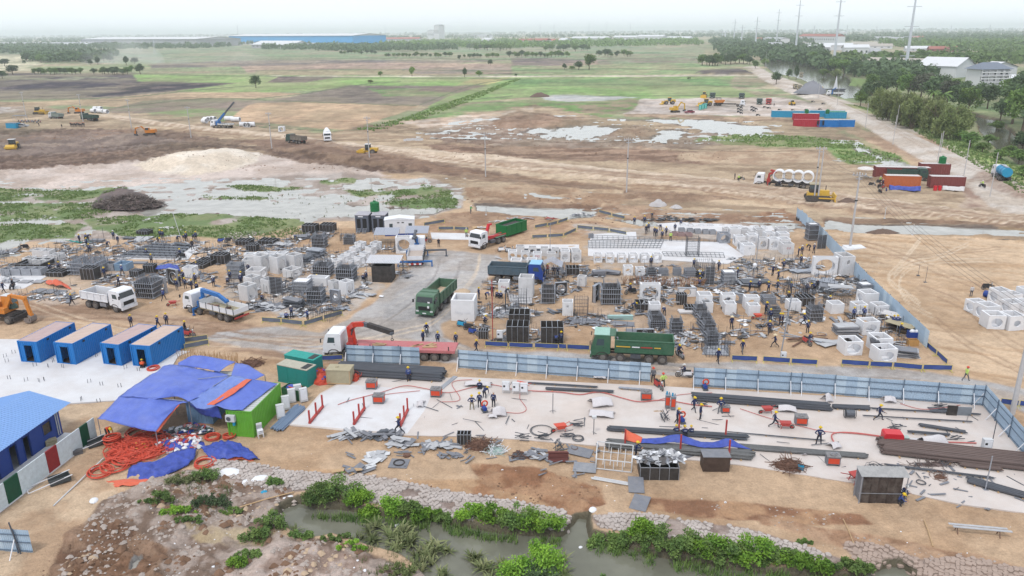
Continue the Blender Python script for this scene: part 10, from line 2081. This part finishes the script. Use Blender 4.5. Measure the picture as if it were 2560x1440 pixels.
def shed(x1,y1,x2,y2,h_,dep,wm,rm,lbl,nw=0,base=None,ridge=.25,name='factory'):
 a,b=at(x1,y1),at(x2,y2);L=(b-a).length;P=Pr();P('wall',BX((0,-dep/2,h_/2),(L,.4,h_))@wm);P('wall',BX((0,dep/2,h_/2),(L,.4,h_))@wm);P('wall',BX((-L/2,0,h_/2),(.4,dep,h_))@wm);P('wall',BX((L/2,0,h_/2),(.4,dep,h_))@wm)
 e=dep*.02+.5;rh=dep*ridge*.5;P('roof',MB().quad((-L/2-e,-dep/2-e,h_),(L/2+e,-dep/2-e,h_),(L/2+e,0,h_+rh),(-L/2-e,0,h_+rh)).quad((L/2+e,dep/2+e,h_),(-L/2-e,dep/2+e,h_),(-L/2-e,0,h_+rh),(L/2+e,0,h_+rh)).quad((-L/2,-dep/2,h_),(-L/2,0,h_+rh),(-L/2,dep/2,h_)).quad((L/2,-dep/2,h_),(L/2,dep/2,h_),(L/2,0,h_+rh))@rm)
 if base:P('plinth',BX((0,-dep/2-.3,h_*.12),(L,.3,h_*.24))@base)
 for i in range(nw):
  x=-L/2+L*(i+.5)/nw;P('window',BX((x,-dep/2-.25,h_*.55),(L/nw*.35,.12,h_*.25))@glass_s)
 c=(a+b)/2;return P.put(name,(c.x,c.y+dep/2,0),math.atan2((b-a).y,(b-a).x),lbl,'building','distant buildings')
shed(600,110,916,113,26,120,wb,wh,'very Ã Ð º ă ® ¥ Ĕ',0,wh,.1);shed(232,114,526,116,20,150,wg,wh,'Ã Á ´ ă ¨ ¡ º one',0,None,.08);shed(-60,116,225,116,9,120,wg,wg,'Ã low ´ ă £ ¨ horizon',0,None,.05);shed(646,120,748,121,8,60,wg,wh,'low ¥ Ű · ¡ º ă',10,None,.3);shed(920,110,1046,109,15,90,wh,wr_,'¥ ă ® dull red Ĕ ¦ ¡ º one',20,None,.08);shed(155,117,220,117,6,40,wh,wh,'¸ ¥ Ű ª ¨ Ć',0,None,.2)
for x1,x2,y,h_,wm,rm,lb in((1435,1525,105,12,wh,wh,'¥ ă ª À distance, leftmost'),(1540,1602,103,13,wh,wh,'¥ ă ª À distance, Ú'),(1600,1665,105,16,wh,wh,'Ċ ¥ ă ª À distance'),(1668,1732,102,9,wh,wh,'low ¥ ă £ ¦ ¡ row'),(1185,1225,96,14,wh,wg,'Á building ¢ ň'),(1075,1090,98,40,wh,wg,'Á Ë block ¨ ¡ ň'),(1092,1104,99,62,wh,wg,'Ċ Á Ë block ¨ ¡ ň'),(1212,1232,110,12,wh,wh,'¸ ¥ ŋ ¦ ¡ ň'),(1328,1372,112,11,wh,wrr,'cream houses ® red roofs ª À distance'),(1372,1402,111,9,wh,wr_,'¥ houses ¦ ¡ red-roofed ones'),(1300,1328,110,9,wh,wrr,'pinkish houses ¨ ¡ red-roofed ones'),(1405,1421,112,12,wh,wh,'ů ¥ ŋ ® º-´ ġ')):
 shed(x1,y,x2,y,h_,40,wm,rm,lb,6,None,.25,'house' if 'house' in lb else 'factory')
shed(2010,106,2106,108,16,24,wh,wrr,'Ã cream school ® red Ĕ and rows of windows',18,None,.5,'school');shed(1920,108,1966,110,12,22,wh,wg,'¥ two-storey block ¨ ¡ school',10,None,.3,'block')
for x1,x2,y,h_,wm,rm,lb in((1925,1958,121,7,wh,wg,'low ¥ building ® many openings ° block'),(1958,2036,122,6,wg,wh,'Á low sheds ° school, ¨'),(2020,2080,130,7,wg,wh,'¥ roofed Ű ° school, À'),(2052,2136,126,8,wh,wh,'Û ¥ roofed Ű ¤ Ú Ë'),(2115,2176,141,11,wh,wh,'¥ two-storey ŋ ® balcony ¦ ¡ Ú Ë'),(2174,2206,141,6,wg,wg,'´ arched Ű ¤ ¥ two-storey ŋ'),(2134,2216,116,5,wt,wt,'Ã ä-roofed sheds, Ę row'),(2150,2236,122,5,wh,wt,'Ã ä-roofed sheds, ÿ row'),(2270,2332,128,4,wh,wh,'Ã ¥ Ĕ ¦ ¡ Ċ Ë'),(2282,2312,103,10,wh,wr_,'¥ ŋ ¢ Ċ Ë'),(2292,2320,118,5,wh,wh,'¸ ¥ Ű ¦ ¡ Ċ Ë'),(2330,2400,129,4,wrr,wrr,'Ã rust red Ĕ ª ¦ hand woods'),(2190,2230,103,9,wh,wg,'Á houses ¦ ¡ school, first'),(2232,2262,105,9,wh,wg,'Á houses ¦ ¡ school, Ú'),(2105,2114,90,18,wh,wh,'¸ ¥ ę Ë ¢ school'),(1848,1874,104,9,wh,wh,'¥ ŋ ª woods ¨ ¡ ė Ë'),(1896,1910,108,10,wh,wr_,'¸ ŋ ® red Ĕ ª same woods')):
 shed(x1,y,x2,y,h_,22,wm,rm,lb,5,None,.35,'house' if 'house' in lb else 'shed')
shed(2190,172,2345,178,6.5,26,wg,wt,'Ã low warehouse ® tan Ĕ · ¡ nearest Ë',8,None,.25,'warehouse');shed(2340,192,2440,196,8,30,wh,wh,'¥ warehouse ® º-´ gable ¤ ř',0,None,.4,'warehouse');shed(2500,192,2530,194,7,24,wh,wh,'¥ warehouse ¦ ¢ ř',0,None,.3,'warehouse');shed(2530,214,2620,216,4,16,wh,wh,'low ¥ Ĕ £ ¦ Ü',0,None,.3,'shed');shed(2500,206,2540,212,3.5,14,wg,wg,'low ´ roofs ¦ ¡ ř',0,None,.3,'shed')
P=Pr();vw=M('villa_white',A(240,238,236),.6,var=.03)
P('wall',BX((0,0,5.5),(19,12,11)).box((0,-6.6,3.6),(19.6,1.4,.4)).box((0,-6.6,7.4),(19.6,1.4,.4))@vw)
P('roof',MB().quad((-11,-7.5,11.2),(11,-7.5,11.2),(5,0,15),(-5,0,15)).quad((11,7.5,11.2),(-11,7.5,11.2),(-5,0,15),(5,0,15)).quad((-11,-7.5,11.2),(-5,0,15),(-11,7.5,11.2)).quad((11,-7.5,11.2),(11,7.5,11.2),(5,0,15)).ms_(M('slate_roof',A(130,138,150),.7)))
for z in(1.8,5.6,9.2):
 for x in(-7.5,-4.0,0,4.0,7.5):P('window',BX((x,-6.05,z),(1.3,.12,1.9))@glass_s)
 P('balcony_rail',BX((0,-7.25,z+.3),(19.6,.1,.8))@vw)
for x in(-9.4,-4.7,0,4.7,9.4):P('column',CY((x,-7.1,0),(x,-7.1,11),.25,8)@vw)
p=at(2478,222);P.put('villa',(p.x,p.y+6,0),R(8),'¥ three-storey ř ® ´ hipped Ĕ ª Ć','villa')
PM=pipe_mesh(.95,2.3,cw,14,.16)
for i,(x,y,yw)in enumerate(((516,304,60),(524,303,60),(534,302,60),(512,308,60),(570,302,80),(578,302,80),(586,304,80),(594,304,80),(607,317,100),(615,318,10),(622,318,10),(630,317,100),(234,282,70),(242,281,70),(250,282,70),(258,283,40),(266,284,60),(240,276,70),(250,276,70))):
 p=at(x,y);o=lk('concrete_pipe',PM,None,(p.x,p.y,.95),(0,0,R(yw)));tag(o,'Û ¥ pipe ª %s'%('í ¨ ¡ Ĝ boom' if i<4 else 'í ¿ Ĝ boom' if i<8 else 'line ¦ ¡ Ā Ĭ' if i<12 else 'Ŕ ¢ µ Ĉ ¼'),'pipe',('ī ¨ ¡ boom','ī ¿ boom','ī ¦ ¡ Ā Ĭ','ī ¢ µ Ĉ ¼')[0 if i<4 else 1 if i<8 else 2 if i<12 else 3])
chb(703,329,14,13,'F',0,'¸ Ů © ® a Í hole ĭ § Ō Ü');
for i in range(7):chb(1012+i*7,352,6.5,5,'n',0,'Á block ª row ¤ haul Ù, %s « ¨'%ORD[i],ccr)
p=at(2028,236);heap(2027,237,9,7,6.5,gravelp,'gravel_heap','ĉ ´ đ ï Ä river landing','heap');heap(1645,516,2.0,1.3,1.3,M('pale_grit',A(206,200,196),.95),'grit_heap','Á pointed ï ¤ far ū','heap');heap(1690,520,1.4,1.0,.6,M('pale_grit',(0,0,0)),'grit_heap','smaller Á ï ¦ ¡ pointed one','heap');heap(2205,582,3.0,.9,.7,soilpile,'soil_heap','² soil ï £ Ü ¡ Ã ū','heap');heap(2118,512,2.0,1.0,.8,soilpile,'soil_heap','¸ ² soil ï ¦ ¡ Ņ','heap');heap(1350,242,6,3,2.4,soilpile,'soil_heap','ä ï £ ¨ end ¡ ´ Â of ę','heap')
P=Pr();P('sail',MB().quad((-1.5,0,.2),(1.5,0,.2),(0,0,9))@white);P('hull',PZ([(-5,.0),(5,.0),(6,1),(-6,1)],-1.5,1.5)@sd_);p=at(2088,226,-.7);P.put('fountain_boat',(p.x,p.y,-.7),0,'¥ pointed shapes on a barge ª river Ä landing','boat')
P=Pr();P('roof',BX((0,0,2.4),(5,3,.1))@gb);[P('post',BR((x,y,0),(x,y,2.4),.08)@steel)for x in(-2.3,2.3)for y in(-1.3,1.3)];p=at(52,303);P.put('shelter',(p.x,p.y,0),.1,'´ Â shelter ¢ ŝ car','shelter')
dkb(28,320,26,13,-4,'cyan sheeted booth £ ¨ Ü ¢ ŝ car',cyanC,.7,False,False,'booth','booth',None)
def smoke(px,py,w_,h_,dens,seed):
 p=at(px,py);mb=MB();mb.dome((0,0,0),w_,w_*.7,h_,14,6);me=mb.ms_(mat('_x',(1,1,1)));me.materials.clear();m=bpy.data.materials.new('smoke_%d'%seed);m.use_nodes=True;n=m.node_tree.nodes;n.clear();v=n.new('ShaderNodeVolumePrincipled');iv(v,'Color',(.95,.97,1,1));tc=n.new('ShaderNodeTexCoord');nz=n.new('ShaderNodeTexNoise');iv(nz,'Scale',.03);iv(nz,'Detail',4);m.node_tree.links.new(tc.outputs['Object'],nz.inputs['Vector'])
 r=n.new('ShaderNodeMapRange');iv(r,'From Min',.45);iv(r,'From Max',.75);iv(r,'To Max',dens);m.node_tree.links.new(nz.outputs[0],r.inputs['Value']);m.node_tree.links.new(r.outputs[0],v.inputs['Density']);o_=n.new('ShaderNodeOutputMaterial');m.node_tree.links.new(v.outputs[0],o_.inputs['Volume']);me.materials.append(m);o=lk('smoke',me,None,(p.x,p.y,.5));o['kind']='stuff'
for i,a in enumerate(((300,160,55,34,.012),(255,158,40,18,.006),(405,162,40,10,.008),(470,160,30,9,.01),(590,158,45,16,.006),(1174,126,26,95,.01),(1150,112,120,60,.0015))):smoke(*a,i)
# air
hz=MB();hz.box((0,24000,52),(70000,48400,110));hme=hz.ms_(mat('_x',(1,1,1)))
hme.materials.clear()
hm=bpy.data.materials.new('haze');hm.use_nodes=True;hn=hm.node_tree.nodes;hn.clear()
pv=hn.new('ShaderNodeVolumePrincipled');iv(pv,'Color',(.88,.95,1.0,1));iv(pv,'Density',.00015);iv(pv,'Anisotropy',.2)
ho=hn.new('ShaderNodeOutputMaterial');hm.node_tree.links.new(pv.outputs[0],ho.inputs['Volume'])
hme.materials.append(hm)
hob=lk('haze',hme);hob['kind']='stuff'
from collections import defaultdict
byl=defaultdict(list)
for o in COL.objects:
 if o.parent is None and 'label' in o and 'category' in o:byl[o['label']].append(o)
for k,v in byl.items():
 if 1<len(v)<=60:
  v.sort(key=lambda o:proj(o.location)[0])
  for i,o in enumerate(v):o['label']=k+(', leftmost' if i==0 else ', rightmost' if i==len(v)-1 else ', %d%s from the left'%(i+1,{1:'st',2:'nd',3:'rd'}.get((i+1)%10 if(i+1)//10!=1 else 0,'th')))
for o in COL.objects:
 if 'label' in o and len(o['label'].split())>16:print('LONG',len(o['label'].split()),o['label'])
dup={k:v for k,v in LABELS.items()if len(v)>1}
if dup:print('DUPLABELS',list(dup.items())[:40])
print('OBJECTS',len(bpy.data.objects))
